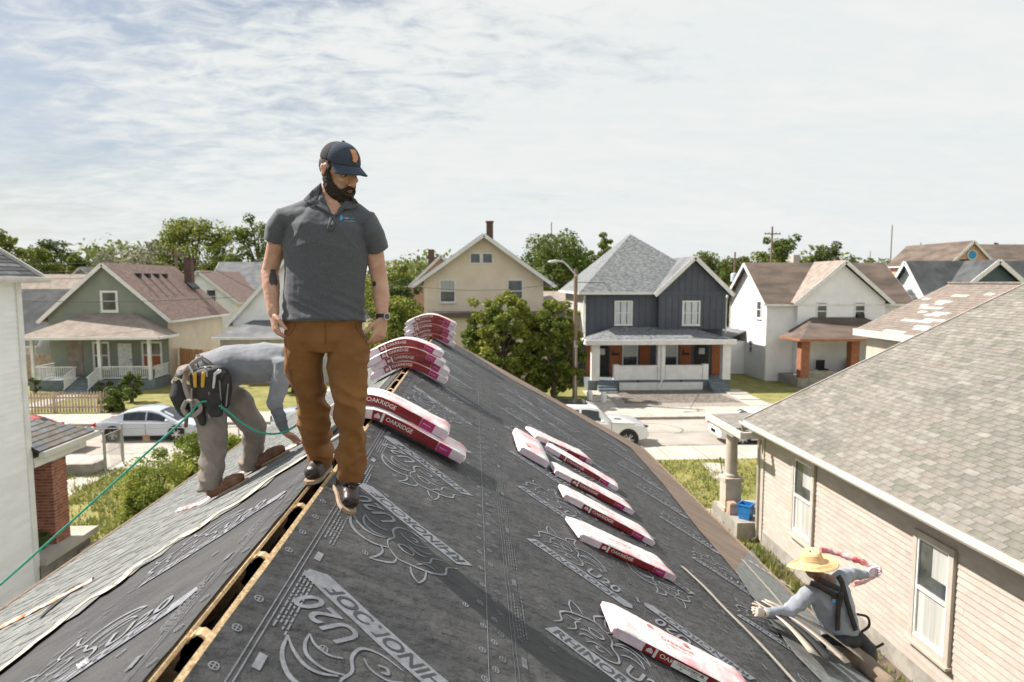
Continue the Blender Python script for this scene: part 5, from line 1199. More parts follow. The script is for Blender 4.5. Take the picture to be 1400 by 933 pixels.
# porch in front of it
EX = -9.42; zE = 3.30
b = B(); b.bx(-17.6, -9.55, LY, 16.25, .1, .78); W(wh, 'porch_base', b, 'stone')
b = B(); b.bx(-17.7, -9.42, LY+.05, 16.4, .782, .93); W(wh, 'porch_slab', b, 'concrete')
for k in range(2): b = B(); b.bx(-9.40+.0, -8.9+.35*k, 15.55, 16.35, .1, .62-.25*k) if not k else b.bx(-8.89, -8.55, 15.55, 16.35, .1, .36); W(wh, 'step', b, 'concrete')
hp = [(-17.8,16.45,zE),(EX,16.45,zE),(EX-1.6,LY,4.25),(-17.8,LY,4.25)]
b = B(); b.slab(hp, (0,0,.06)); b.slab([(EX,16.45,zE),(EX,LY-.0,zE),(EX-1.6,LY,4.25)], (0,0,.06)); pr_ = W(wh, 'porch_roof', b, 'metal_dark')
# individual tabs on the visible hip end
nv = Vector((.95/1.6, 0, 1)).normalized(); dv = Vector((1, 0, -.95/1.6)).normalized()
for i in range(12):
    u0 = .15*i; 
    ylen = 0
    xa = EX-u0*dv.x; za = zE+u0*.95/1.6*dv.x; f_ = 1-(EX-xa)/1.6
    if f_ <= .05: break
    yA = LY; yB = LY+2.1*f_; y = yA-(i % 2)*.15; bb = B()
    while y < yB:
        y0_ = max(y, yA); w = min(y+.295, yB)-y0_
        if w > .03:
            p = [Vector((xa, y0_, za)), Vector((xa, y0_+w, za))]; q = [a-dv*.17 for a in p]
            bb = B(); bb.hexa([tuple(a+nv*h) for a, h in ((q[0],.061),(p[0],.063),(p[1],.063),(q[1],.061),(q[0],.064),(p[0],.075),(p[1],.075),(q[1],.064))])
            W(wh, 'shingle', bb, SH[1] if r_.random() < .5 else MT['grey_roof'])
        y += .30
b = B(); b.bx(EX-.02, EX+.10, LY+.06, 16.5, zE-.10, zE+.03); b.bx(-17.7, EX-.02, 16.42, 16.55, zE-.10, zE+.03); W(wh, 'porch_gutter', b, 'gutter')
b = B(); b.bx(-17.6, EX-.12, 16.0, 16.3, 2.98, zE-.11); b.bx(EX-.45, EX-.12, LY+.06, 15.99, 2.98, zE-.11); W(wh, 'porch_beam', b, 'trim')
# brick pier: core of mortar, every brick an object
px0, px1, py0, py1 = -10.22, -9.72, 15.25, 15.78
b = B(); b.bx(px0+.012, px1-.012, py0+.012, py1-.012, .93, 2.9); W(wh, 'pier_core', b, 'mortar')
bm_ = {}
def brick(x0, x1, y0, y1, z):
    k = (round(x1-x0, 3), round(y1-y0, 3))
    if k not in bm_: bm_[k] = mesh_of(B().bx(0, k[0], 0, k[1], 0, .058), MT['brick'], 0, 'brick')
    obj('brick', None, None, wh, me=bm_[k], loc=Vector((x0, y0, z))-wh.location)
z = .935; c = 0
while z < 2.84:
    o_ = c % 2
    xs = [px0, px0+.24, px1] if not o_ else [px0, px0+.12, px0+.365, px1]
    for i in range(len(xs)-1): brick(xs[i]+.007, xs[i+1]-.007, py0, py0+.09, z)
    ys = [py0+.10, py0+.31, py1] if not o_ else [py0+.10, py0+.20, py0+.42, py1]
    for i in range(len(ys)-1): brick(px1-.09, px1, ys[i]+.005, ys[i+1]-.005, z)
    z += .075; c += 1
b = B(); b.bx(px0-.05, px1+.05, py0-.05, py1+.05, 2.9, 2.978); W(wh, 'pier_cap', b, 'concrete')
b = B(); b.lathe([(0,.94),(.13,.94),(.20,1.22),(.22,1.22),(.22,1.25),(.18,1.25),(.1,1.1)], (-9.95, 14.98, 0), 16); tag(obj('flower_pot', b, MT['leaf_dark']), 'dark green pot at the foot of the brick pier', 'pot')
b = B(); b.lathe([(.0,.12),(.30,.12),(.40,.75),(.43,.75),(.43,.79),(.37,.79),(.28,.2),(0,.2)], (-8.35, 14.7, 0), 20); tag(obj('tub', b, MT['black']), 'round black tub beside the white house porch base', 'tub')
# chain link gate, low wall
gt = thing('gate', 'narrow galvanised yard gate between two posts by the street', 'gate', (-13.3, 24.2, G))
for y in (23.75, 25.0): b = B(); b.tube([(-13.3,y,G),(-13.3,y,1.62)], .035, 8); b.ball((-13.3,y,1.65), .045, n=8); W(gt, 'post', b, 'galv')
b = B(); b.tube([(-13.3,23.85,.25),(-13.3,24.9,.25),(-13.3,24.9,1.5),(-13.3,23.85,1.5),(-13.3,23.85,.25)], .02, 6); b.tube([(-13.3,23.85,.85),(-13.3,24.9,.85)], .012, 6); W(gt, 'gate_frame', b, 'galv')
b = B()
for k in range(22):
    y = 23.87+k*.048; b.bar((-13.3,y,.26), (-13.3,min(24.89,y+.3),1.49), .003, .003); b.bar((-13.3,min(24.89,y+.3),.26), (-13.3,y,1.49), .003, .003)
W(gt, 'wire_mesh', b, 'galv')
fe = thing('fence', 'chain link fence rail running left from the yard gate', 'fence', (-17, 25.0, G))
b = B(); b.tube([(-22,25.02,1.5),(-13.35,25.02,1.5)], .02, 6); W(fe, 'rail', b, 'galv')
for x in (-15.5, -18, -20.5): b = B(); b.tube([(x,25.02,G),(x,25.02,1.52)], .025, 6); W(fe, 'post', b, 'galv')
fe = thing('fence', 'chain link fence rail running right from the yard gate towards the bushes', 'fence', (-11, 25.0, G))
b = B(); b.tube([(-13.25,25.02,1.5),(-7,25.02,1.5)], .02, 6); W(fe, 'rail', b, 'galv')
for x in (-11, -9): b = B(); b.tube([(x,25.02,G),(x,25.02,1.52)], .025, 6); W(fe, 'post', b, 'galv')
b = B(); b.bx(-12.55,-12.3,24.98,25.0,1.0,1.25); tag(obj('notice', b, MT['box_tan']), 'small tan notice hanging on the chain link fence', 'sign')
b = B(); b.bx(-17, -13.6, 23.5, 23.75, .1, .55); b.bx(-13.85, -13.6, 23.751, 24.35, .1, .52); tag(obj('retaining_wall', b, MT['stone'], smooth=0, bevel=.01), 'low grey retaining wall left of the yard gate', 'wall')

# ============================================================ SHINGLE BUNDLES
def slab_grid(fn, nx, ny, mt_i=0):
    b = B(); vs = [fn(i/nx, j/ny) for j in range(ny+1) for i in range(nx+1)]
    b.add(vs, [(j*(nx+1)+i, j*(nx+1)+i+1, (j+1)*(nx+1)+i+1, (j+1)*(nx+1)+i) for j in range(ny) for i in range(nx)], mt_i); return b
BW, BH, BL = .335, .088, 1.02
def bundle(lbl, mp, group, seed, big=False, sticker=False):
    r0 = mp(.5, .15, 0); t = thing('shingle_bundle', lbl, 'shingle bundle', tuple(r0), 0, group)
    def dent(x, y, z): return .009*noise.noise(Vector((x*5+seed, y*8, z*10)))+.0045*noise.noise(Vector((x*19+seed, y*22, z*20)))
    NS = 30; R = []
    sec = [(0,.010),(0,.05),(0,BH-.012),(.010,BH-.002),(.06,BH),(.12,BH+.002),(.17,BH+.002),(.22,BH+.002),(.28,BH),(BW-.01,BH-.002),(BW,BH-.012),(BW,.04),(BW,.010),(BW-.01,0),(.17,0),(.01,0)]
    for i in range(NS+1):
        x = -.012+(BL+.024)*i/NS; e = min(1, .55+min(i, NS-i)*.30) if min(i, NS-i) < 2 else 1; row = []
        for (y, z) in sec:
            yy = BW/2+(y-BW/2)*(.985 if e < 1 else 1); zz = BH/2+(z-BH/2)*e; d_ = dent(x, y, z)
            row.append(mp(x, yy+(d_*.6 if y < .005 or y > BW-.005 else 0), zz+(d_ if z > .03 else 0)))
        R.append(row)
    b = B(); b.rings(R); obj('wrapped_shingles', b, MT['wrap'], t, world=True, smooth=50)
    def front(nm, x0, x1, z0, z1, mt, off=.004):
        n = max(2, int((x1-x0)/.035)); g_ = slab_grid(lambda a, c: mp(x0+(x1-x0)*a, dent(x0+(x1-x0)*a, 0, z0+(z1-z0)*c)*.6-off, z0+(z1-z0)*c), n, 3)
        return obj(nm, g_, MT[mt], t, world=True, smooth=60)
    front('mauve_end', 0.0, .20, .004, BH-.008, 'wrap_pink'); front('mauve_end', .90, BL, .004, BH-.008, 'wrap_pink')
    front('red_band', .20, .775, .003, BH-.006, 'wrap_red'); front('magenta_block', .78, .90, .004, BH-.008, 'wrap_mag')
    front('white_bar', .272, .290, .004, BH-.009, 'wrap_text', .0052)
    def lettering(s, x, z, h, shear=0, mt='wrap_text', w=None, where='f', off=.0062):
        vs, fs, wd = text_mesh(s, h, shear, 1.0, .012); k = (w or wd)/wd
        b = B()
        b.add([mp(x+a*k, dent(x+a*k, 0, z+c)*.6-off, z+c) if where == 'f' else mp(x+a*k, z+c, BH+.0022+dent(x+a*k, z+c, BH)+off) for a, c in vs], fs); return obj('lettering', b, MT[mt], t, world=True, smooth=0)
    lettering('OAKRIDGE', .31, .028, .036, 0, w=.235); lettering('SHINGLES', .80, .040, .009, w=.07)
    b = B(); 
    for (x0, x1, z0, z1) in ((.218,.262,.024,.046),): b.slab([mp(x0,-.007,z0),mp(x1,-.007,z0),mp(x1,-.007,z1),mp((x0+x1)/2,-.007,z1+.022),mp(x0,-.007,z1)], (0,-.0005,0))
    obj('house_emblem', b, MT['wrap_pink'], t, world=True, smooth=0)
    lettering('OAKRIDGE', .36, .16, .034 if big else .026, 0, 'wrap_ink', .24, 't', .002)
    lettering('LAMINATED SHINGLES', .40, .125, .012, 0, 'wrap_ink', .16, 't', .002)
    if big: 
        for x in (.28, .55): b = B(); b.slab([mp(x,.235,BH+.006),mp(x+.045,.235,BH+.006),mp(x+.045,.26,BH+.006),mp(x+.0225,.275,BH+.006),mp(x,.26,BH+.006)], (0,0,.0008)); obj('house_emblem', b, MT['wrap_ink'], t, world=True, smooth=0)
    if sticker:
        front('paper_label', .40, .64, .006, .068, 'label_white', .0085); b = B()
        for k in range(26): x = .43+k*.0072; w = rr.choice((.0015,.003,.0045)); b.slab([mp(x,-.0100,.040),mp(x+w,-.0100,.040),mp(x+w,-.0100,.063),mp(x,-.0100,.063)], (0,-.0004,0))
        obj('barcode', b, MT['black'], t, world=True, smooth=0); 
        for s_, x, z, h in (('OAKRIDGE',.53,.026,.007),('DRIFTWOOD',.53,.015,.007),('32',.455,.018,.014)): lettering(s_, x, z, h, 0, 'black', off=.0102)
    return t
def flat_map(pa, pb, P=PR, lift=.021, L=None, tilt=0):
    ua, ya = P.px(*pa); ub, yb = P.px(*pb); d = Vector((ub-ua, yb-ya)); l = d.length; d.normalize(); nrm_ = Vector((-d.y, d.x))
    return lambda x, y, z: P(ua+d.x*x+nrm_.x*y, ya+d.y*x+nrm_.y*y, lift+z*.74+tilt*x)
FB = [((731,603),(831,648),'farthest flat bundle of the row, behind all others'),
      ((744,617),(852,681),'second farthest bundle of the flat row on the right slope'),
      ((757,652),(872,712),'third bundle from the back, its upper end touching the end-on bundle'),
      ((769,686),(901,756),'fourth bundle from the back in the row on the right slope'),
      ((790,742),(935,806),'fifth bundle from the back in the row, pale tape beyond its lower end')]
for k, (pa, pb, l_) in enumerate(FB): bundle(('red and white '+l_.replace(' on the right slope','',1)).replace('in the row, pale','pale'), flat_map(pa, pb), 'bundles lying on the right slope', 10+k*7)
bundle('nearest flat bundle with a barcode label, at the bottom edge', flat_map((834,874),(1003,962)), 'bundles lying on the right slope', 77, True, True)
ua, ya = PR.px(707,622); ub, yb = PR.px(752,648)
def mp0(x, y, z): return PR(ua+ (y)*1.05-.02*x, ya+.02+x*.92-.12*y, .021+z)
def mp0b(x, y, z): return PR(ua+.36-y*1.05, ya+.05+x*.8, .021+z)
b0 = thing('shingle_bundle', 'white wrapped bundle lying along the roof beside the row, seen end on', 'shingle bundle', tuple(mp0(.5,.15,0)), 0, 'bundles lying on the right slope')
R = []
for i in range(21):
    x = i/20*1.0; e = .8 if i in (0, 20) else 1; row = []
    for (y, z) in [(0,.01),(0,.075),(.012,.09),(.09,.093),(.17,.094),(.26,.093),(.33,.09),(.345,.075),(.345,.01),(.17,0)]:
        row.append(mp0(x, .17+(y-.17)*(.97 if e < 1 else 1), .045+(z-.045)*e+.006*noise.noise(Vector((x*5, y*9, z*9)))))
    R.append(row)
b = B(); b.rings(R); obj('wrapped_shingles', b, MT['wrap'], b0, world=True, smooth=50)
b = slab_grid(lambda a, c: mp0(-.006, .01+.325*a, .008+.07*c), 6, 2); obj('mauve_end', b, MT['wrap_pink'], b0, world=True)
b = B(); b.slab([mp0(.15,.06,.098),mp0(.15,.12,.098),mp0(.28,.12,.098),mp0(.28,.06,.098)], (0,0,.001)); obj('orange_print', b, MT['orange'], b0, world=True)
PHI = atan(T)
def ridge_map(yfront, s0, lift, rad=.13, yaw=0):
    tab = []; ds = .005; x = XR; z = ZR+.012+lift-.0; th = lambda s: -PHI*math.tanh(s/rad)
    # start on the crown and integrate both ways
    zc = ZR+.020+lift-rad*.10
    def path(s):
        n = max(1, int(abs(s)/ds)); h = s/n; px_, pz_ = XR, zc
        for i in range(n): t_ = th((i+.5)*h); px_ += cos(t_)*h; pz_ += sin(t_)*h
        return px_, pz_, th(s)
    cache = {}
    def f(x_, y_, z_):
        s = round(s0+x_, 4)
        if s not in cache: cache[s] = path(s)
        a, c, t_ = cache[s]; return Vector((a-sin(t_)*z_, yfront+y_+yaw*x_, c+cos(t_)*z_))
    return f
bundle('lower draped bundle of the pair bent over the ridge beside the standing man', ridge_map(5.27, -.14, .01), 'bundles draped over the ridge', 3)
bundle('upper draped bundle of the pair bent over the ridge beside the standing man', ridge_map(5.36, -.30, .112), 'bundles draped over the ridge', 5)
for k in range(4): bundle('draped bundle in the middle ridge stack, '+('lowest','second from the bottom','third from the bottom','topmost')[k]+' of four', ridge_map(8.45+(.0,.03,-.02,.05)[k], (-.46,-.44,-.50,-.53)[k], .01+k*.097, .16+.02*k), 'bundles draped over the ridge', 20+k*3)
for k in range(5): bundle('draped bundle in the farthest ridge stack, '+('lowest','second lowest','middle','second highest','topmost')[k]+' of five', ridge_map(13.15+(.0,.03,-.02,.05,.0)[k], (-.50,-.53,-.50,-.52,-.48)[k], .01+k*.097, .18+.02*k), 'bundles draped over the ridge', 40+k*3)
# ------------------------------------------------------------ scraps on the left slope
def scrap(lbl, px, w, h, mt, cat='wrapper', P=PL, name='torn_wrapper', seed=1, lift=.0):
    q = [P.px(*a) for a in px]; q = [(v.x, v.y) for v in spline([(a, c, 0) for a, c in q], 8)]; n = len(q); b = B()
    for off, m_ in ((0, 0),):
        vs = []
        for i in range(n):
            p0 = q[max(i-1,0)]; p1 = q[min(i+1,n-1)]; dx, dy = p1[0]-p0[0], p1[1]-p0[1]; l = sqrt(dx*dx+dy*dy) or 1; ww = w*(.5+.5*sin(pi*(i+.6)/n))*(1+.5*noise.noise(Vector((i*.6, seed, 0))))
            for j in range(5):
                t_ = (j/4-.5)*ww; vs.append(P(q[i][0]-dy/l*t_, q[i][1]+dx/l*t_, h+lift*sin(pi*i/n)+.02*max(0, noise.noise(Vector((i*.7, j*1.3, seed))))+(.012 if j in (1,2,3) else 0)))
        b.add(vs, [(5*i+j, 5*i+j+1, 5*i+j+6, 5*i+j+5) for i in range(n-1) for j in range(4)])
    return tag(obj(name, b, MT[mt], smooth=60), lbl, cat)
scrap('torn red and white wrapper under the bent roofer boots', [(246,702),(285,688),(320,660),(352,640),(385,622),(414,610)], .14, .032, 'red_cloth', seed=2)
scrap('orange and white wrapper strip lying across the grey shingles at the lower left', [(-20,876),(20,856),(60,836),(100,815),(133,798)], .08, .034, 'orange', seed=4)
scrap('small pink scrap on the black underlayment at the bottom left', [(112,920),(122,914),(128,910)], .025, .02, 'wrap', 'scrap', seed=6, name='scrap')
b = B(); q = [PL.px(*a) for a in [(58,853),(80,833),(100,817),(116,809),(119,803),(112,803),(95,812),(75,832),(62,846)]]
b.slab([PL(a, c, .035) for a, c in q], PL.n*.003); tag(obj('shingle_shadow_gap', b, MT['strip_black']), 'lifted shingle with its shadow gap painted black, poking out under the orange wrapper strip', 'shingle scrap')  # black patch paints a lifted shingle together with the shadow beneath it
# ============================================================ PEOPLE
def blob(name, b, mt, parent, voxel=.006, smooth=3, disp=None, cuts=(), thick=0, post=None):
    """fuse overlapping closed shapes into one continuous surface; disp(v, n) -> metres along the normal; cuts: (point, normal) cleared on the normal side"""
    me0 = bpy.data.meshes.new(name); me0.from_pydata(b.v, [], b.f)
    bm = bmesh.new(); bm.from_mesh(me0); bmesh.ops.recalc_face_normals(bm, faces=bm.faces); bm.to_mesh(me0); bm.free()
    o = bpy.data.objects.new(name, me0); COL.objects.link(o)
    m = o.modifiers.new('r', 'REMESH'); m.mode = 'VOXEL'; m.voxel_size = voxel; m.use_smooth_shade = True
    if smooth: s = o.modifiers.new('s', 'SMOOTH'); s.iterations = smooth; s.factor = .5
    bpy.context.view_layer.update()
    me = bpy.data.meshes.new_from_object(o.evaluated_get(bpy.context.evaluated_depsgraph_get())); bpy.data.objects.remove(o); bpy.data.meshes.remove(me0)
    if disp:
        n = len(me.vertices); co = np.empty(n*3, np.float32); me.vertices.foreach_get('co', co); no = np.empty(n*3, np.float32); me.vertex_normals.foreach_get('vector', no)
        co = co.reshape(-1, 3); no = no.reshape(-1, 3); d = np.array([disp(Vector(p), Vector(q)) for p, q in zip(co.tolist(), no.tolist())])
        co = co+no*d[:, None]; me.vertices.foreach_set('co', co.astype(np.float32).ravel()); me.update()
    if cuts or thick or post:
        bm = bmesh.new(); bm.from_mesh(me)
        for p, n_, lim in cuts:
            geo = [g for g in list(bm.verts)+list(bm.edges)+list(bm.faces)]
            if lim:
                vs_ = set(v for v in bm.verts if lim(v.co)); geo = [v for v in vs_]+[e for e in bm.edges if all(v in vs_ for v in e.verts)]+[f for f in bm.faces if all(v in vs_ for v in f.verts)]
            bmesh.ops.bisect_plane(bm, geom=geo, plane_co=p, plane_no=n_, clear_outer=True)
        bm.to_mesh(me); bm.free()
    if post: post(me)
    inv = Matrix.Identity(4)
    if parent is not None: me.transform(M_of(parent).inverted())
    me.materials.clear(); me.materials.append(MT[mt] if isinstance(mt, str) else mt)
    me.polygons.foreach_set('use_smooth', [True]*len(me.polygons)); me.name = name
    o = bpy.data.objects.new(name, me); COL.objects.link(o); o.parent = parent
    if thick: md = o.modifiers.new('thickness', 'SOLIDIFY'); md.thickness = thick; md.offset = -1
    return o
def nv3(p, s, o=0): return noise.noise(Vector((p.x*s[0]+o, p.y*s[1]+o*2, p.z*s[2]+o*3)))
def ridged(p, s, o=0): return 1-abs(nv3(p, s, o))*2.4
def hand(b, wrist, palm_dir, side, up, s=1.0, curl=.5, thumb_side=1, spread=.10):
    """wrist point; palm_dir = towards the fingers; side = towards the index side; up = back of the hand. fingers curl away from up"""
    w = Vector(wrist); d = Vector(palm_dir).normalized(); sd_ = Vector(side); sd_ = (sd_-d*sd_.dot(d)).normalized(); u = d.cross(sd_).normalized()
    if u.dot(Vector(up)) < 0: u = -u
    L = .085*s
    b.tube([w-d*.03, w+d*.01, w+d*.045*s, w+d*L], [(.026*s,.021*s), (.030*s,.019*s), (.040*s,.017*s), (.040*s,.014*s)], 14, side=sd_, round_=True)
    for i, (off, ln, r_) in enumerate(((.031, .070, .0088), (.010, .078, .0090), (-.011, .072, .0086), (-.031, .056, .0078))):
        c0 = curl*(1+.14*i); base = w+d*(L-.010)+sd_*off*s; p = base; dr = (d+sd_*spread*(off/.031)).normalized(); pts = [p]; ang = 0
        for seg, a in ((.45, .35), (.30, .75), (.25, .55)):
            ang += a*c0; v = dr*cos(ang)-u*sin(ang); p = p+v*ln*s*seg*1.08; pts.append(p)
        b.tube(pts, [r_*s*1.05, r_*s, r_*s*.92, r_*s*.80], 10, round_=True)
    t0 = w+d*.022*s+sd_*.026*s; v1 = (d*.62+sd_*.72-u*.25).normalized(); t1_ = t0+v1*.036*s; v2 = (d*.92+sd_*.28-u*.35*(.4+curl)).normalized(); t2_ = t1_+v2*.030*s; t3_ = t2_+(v2-u*.25*curl).normalized()*.024*s
    b.tube([t0, t1_, t2_, t3_], [.0155*s, .0125*s, .0105*s, .0088*s], 10, round_=True)
# ------------------------------------------------------------ the standing man
YB = 3.55
def A(x, y, Y=YB): return at(x, y, Y)
man = thing('person', 'bearded man in grey polo, rust trousers and dark cap standing on the ridge', 'person', tuple(A(455, 668, 3.45)))
PX = 890/YB
# head built in its own frame, facing -Y, then turned to the right of the picture and bent down
HC = A(464, 236, YB-.02); HR = Matrix.Rotation(radians(52), 4, 'Z') @ Matrix.Rotation(radians(24), 4, 'X') @ Matrix.Rotation(radians(-4), 4, 'Y')
HM = Matrix.Translation(HC) @ HR @ Matrix.Scale(1.09, 4)
def hx(b): return b.xf(HM)
hb = B(); hb.ball((0, .012, .035), (.077, .098, .092), n=22)
hb.ball((0, -.020, -.045), (.060, .068, .062), n=18); hb.ball((0, -.050, -.082), (.032, .028, .022), n=14)
hb.ball((0, -.062, -.010), (.050, .030, .055), n=16); hb.ball((0, -.070, .034), (.052, .022, .018), n=14)
hb.tube([(0,-.088,.022),(0,-.104,-.004),(0,-.114,-.022)], [.009,.012,.015], 10, round_=True)
for sx in (-1, 1):
    hb.ball((sx*.012, -.104, -.026), (.010, .012, .009), n=10); hb.ball((sx*.038, -.070, -.012), (.022, .018, .018), n=12)
    hb.ball((sx*.079, .018, .0), (.010, .020, .032), n=14, rot=Matrix.Rotation(sx*.3, 3, 'Z')); hb.ball((sx*.084, .026, .012), (.009, .014, .018), n=10)
    hb.tube([(sx*.052,-.078,.038),(sx*.030,-.090,.040),(sx*.012,-.090,.034)], .007, 8, round_=True)
hb.ball((0, -.088, -.052), (.026, .014, .007), n=12); hb.ball((0, -.085, -.063), (.022, .014, .007), n=12)
hx(hb)
# skeleton points
SHL, SHR = A(387, 301), A(504, 305, YB+.02)
ELL, ELR = A(369, 372, YB+.03), A(520, 388, YB+.03)
WRL, WRR = A(374, 428, YB-.06), A(523, 436, YB-.03)
NK0, NK1 = A(452, 282, YB+.03), A(460, 250, YB+.0)
body = B(); body.v += hb.v; body.f += hb.f; body.m += hb.m
body.tube([NK0-Vector((0,0,.06)), NK0, NK1, NK1+Vector((0,0,.03))], [(.088,.078),(.074,.070),(.068,.068),(.060,.064)], 18, side=(1,0,0))
body.tube([A(445,446),A(444,410),A(446,360),A(447,320),A(449,294)], [(.16,.11),(.165,.112),(.19,.12),(.185,.11),(.12,.07)], 24, side=(1,0,0), round_=True)
for S_, E_, W_ in ((SHL, ELL, WRL), (SHR, ELR, WRR)):
    m1 = S_.lerp(E_, .5); m2 = E_.lerp(W_, .35); m3 = E_.lerp(W_, .75)
    body.tube([S_-Vector((0,0,.015)), m1, S_.lerp(E_, .85), E_, m2, m3, W_], [.048, .050, .045, .0445, .0455, .034, (.031,.024)], 16, side=(1,.3,0), round_=True)
hand(body, WRL, Vector((.12, -.10, -1)), Vector((.55, -.85, 0)), Vector((-.9, -.3, 0)), 1.03, .75)
hand(body, WRR, Vector((-.20, -.16, -1)), Vector((-.75, -.66, 0)), Vector((.75, -.55, 0)), 1.03, .60)
HPL, HPR = A(415, 462), A(476, 462)
KNL, KNR = A(427, 548, 3.64), A(477, 552, 3.50)
ANL, ANR = A(441, 632, 3.85), A(481, 655, 3.57)
for S_, K_, N_ in ((HPL, KNL, ANL), (HPR, KNR, ANR)):
    body.tube([S_, S_.lerp(K_, .5), K_, K_.lerp(N_, .3), N_], [.082, .068, .046, .044, .036], 14, side=(1,0,0), round_=True)
def skin_d(p, n):
    return .0012*nv3(p, (60, 60, 60), 1)
body_o = blob('body', body, 'skin', man, .0055, 2, skin_d)
# eyes, brows, lips, hair, beard
def hp_(nm, bb_, mt, **k):
    hx(bb_); return W(man, nm, bb_, mt, smooth=50, **k)
for sx in (-1, 1):
    e = B(); e.ball((sx*.030, -.074, .012), (.0115, .011, .0085), n=12); o = hp_('eye', e, 'white'); e = B(); e.ball((sx*.031, -.0810, .009), (.0065, .0055, .006), n=8); e.xf(HM); W(man, 'iris', e, 'hair')
    e = B(); e.tube([(sx*.050,-.086,.030),(sx*.032,-.099,.034),(sx*.014,-.099,.028)], [.003,.005,.004], 6, round_=True); hp_('eyebrow', e, 'hair')
e = B(); e.ball((0, -.100, -.054), (.018, .007, .0045), n=10); e.ball((0, -.097, -.062), (.016, .008, .005), n=10); hp_('lips', e, 'lips')
bd = B(); bd.ball((0, -.062, -.098), (.046, .040, .038), n=16); bd.ball((0, -.046, -.115), (.032, .030, .024), n=14)
for sx in (-1, 1):
    bd.tube([(sx*.074,.000,.006),(sx*.075,-.008,-.028),(sx*.066,-.024,-.062),(sx*.046,-.050,-.088),(sx*.018,-.070,-.100)], [(.008,.014),(.012,.026),(.018,.036),(.022,.038),(.024,.036)], 12, side=(1,0,0), round_=True)
    bd.tube([(sx*.004,-.106,-.040),(sx*.022,-.100,-.046),(sx*.034,-.088,-.064),(sx*.030,-.080,-.082)], [.006,.008,.011,.014], 10, round_=True)
bd.tube([(-.02,-.092,-.078),(0,-.096,-.080),(.02,-.092,-.078)], .013, 10, round_=True)
bd.xf(HM); blob('beard', bd, 'hair', man, .004, 1, lambda p, n: .0035*nv3(p, (150, 150, 60), 3)+.002*nv3(p, (60, 60, 40), 8))
hr = B(); hr.ball((0, .030, .020), (.079, .090, .075), n=20)
for sx in (-1, 1): hr.tube([(sx*.074,-.012,.045),(sx*.077,-.008,.010)], [(.006,.020),(.006,.013)], 8, side=(1,0,0), round_=True)
hr.xf(HM); blob('hair', hr, 'hair', man, .005, 1, lambda p, n: .002*nv3(p, (140, 140, 60), 3))
# cap
def dome(x0=-1, x1=1, ya=-1, yb=1, r=(.088, .108, .088), c=(0, .008, .052), z0=0, up=.0, n=26, m=12, flt=None):
    b = B(); vs = []; idx = {}
    for j in range(m+1):
        th = (pi/2)*j/m
        for i in range(n): 
            a = 2*pi*i/n; k = cos(th)**.85 if j < m else 0
            vs.append((c[0]+r[0]*cos(a)*k, c[1]+r[1]*sin(a)*k, c[2]+z0+r[2]*sin(th)*(1+.0*k)))
    fs = []
    for j in range(m):
        for i in range(n):
            q = (j*n+i, j*n+(i+1) % n, (j+1)*n+(i+1) % n, (j+1)*n+i); cy = sum(vs[k][1] for k in q)/4
            if flt is None or flt(cy): fs.append(q)
    b.add(vs, fs); return b
CT = Matrix.Rotation(radians(-3), 4, 'X')
def capx(b): b.xf(CT); return hx(b)
def cap_part(nm, r, mt, sgn):
    d_ = dome(r=r, n=48, m=16); me = mesh_of(d_, MT[mt], 0, nm); bm = bmesh.new(); bm.from_mesh(me)
    bmesh.ops.bisect_plane(bm, geom=list(bm.verts)+list(bm.edges)+list(bm.faces), plane_co=(0,-.012,0), plane_no=(0,sgn,-.12*sgn), clear_outer=True); bm.to_mesh(me); bm.free()
    me.transform(M_of(man).inverted() @ HM @ CT); me.polygons.foreach_set('use_smooth', [True]*len(me.polygons))
    o = obj(nm, None, None, man, me=me); md = o.modifiers.new('t', 'SOLIDIFY'); md.thickness = .004
cap_part('cap_back', (.0868,.1068,.0885), 'cap_mesh', -1); cap_part('cap_front', (.0882,.1086,.0925), 'navy', 1)
b = B(); b.ball((0,.008,.146), (.008,.008,.004), n=10); capx(b); W(man, 'cap_button', b, 'navy')
b = B(); vs = []; NB_, NR_ = 22, 7
for j in range(NR_+1):
    t_ = j/NR_
    for i in range(NB_+1):
        a = radians(-72+144*i/NB_); x = .0865*sin(a)*(1-.02*t_); y = .008-.1065*cos(a)-.075*t_*(cos(a)**.6); z = .052-.020*t_-(.020+.012*t_)*(sin(a)**2)*(.4+.6*t_)+.004
        vs.append((x, y, z))
b.add(vs, [(j*(NB_+1)+i, j*(NB_+1)+i+1, (j+1)*(NB_+1)+i+1, (j+1)*(NB_+1)+i) for j in range(NR_) for i in range(NB_)]); capx(b); o = W(man, 'cap_brim', b, 'navy', smooth=60); md = o.modifiers.new('t', 'SOLIDIFY'); md.thickness = .005
# leather patch in the outline of the state
poly = [(-.016,.026),(-.004,.028),(.016,.028),(.017,-.002),(.013,-.012),(.006,-.018),(.002,-.026),(-.008,-.027),(-.016,-.022),(-.014,-.006)]
b = B(); vs = []
for dd in (0, .003):
    for x, z in poly:
        zc = .100+z*.92; y = .008-(.1085+dd)*cos(math.asin(min(.99, (zc-.052)/.093)))**.85*cos(math.asin(min(.9, abs(x)/.088)))-.0025
        vs.append((x, y-dd*.4, zc))
n_ = len(poly); b.add(vs, [tuple(range(n_))[::-1], tuple(range(n_, 2*n_))]+[(i, (i+1) % n_, n_+(i+1) % n_, n_+i) for i in range(n_)]); capx(b); W(man, 'leather_patch', b, 'leather', smooth=0)
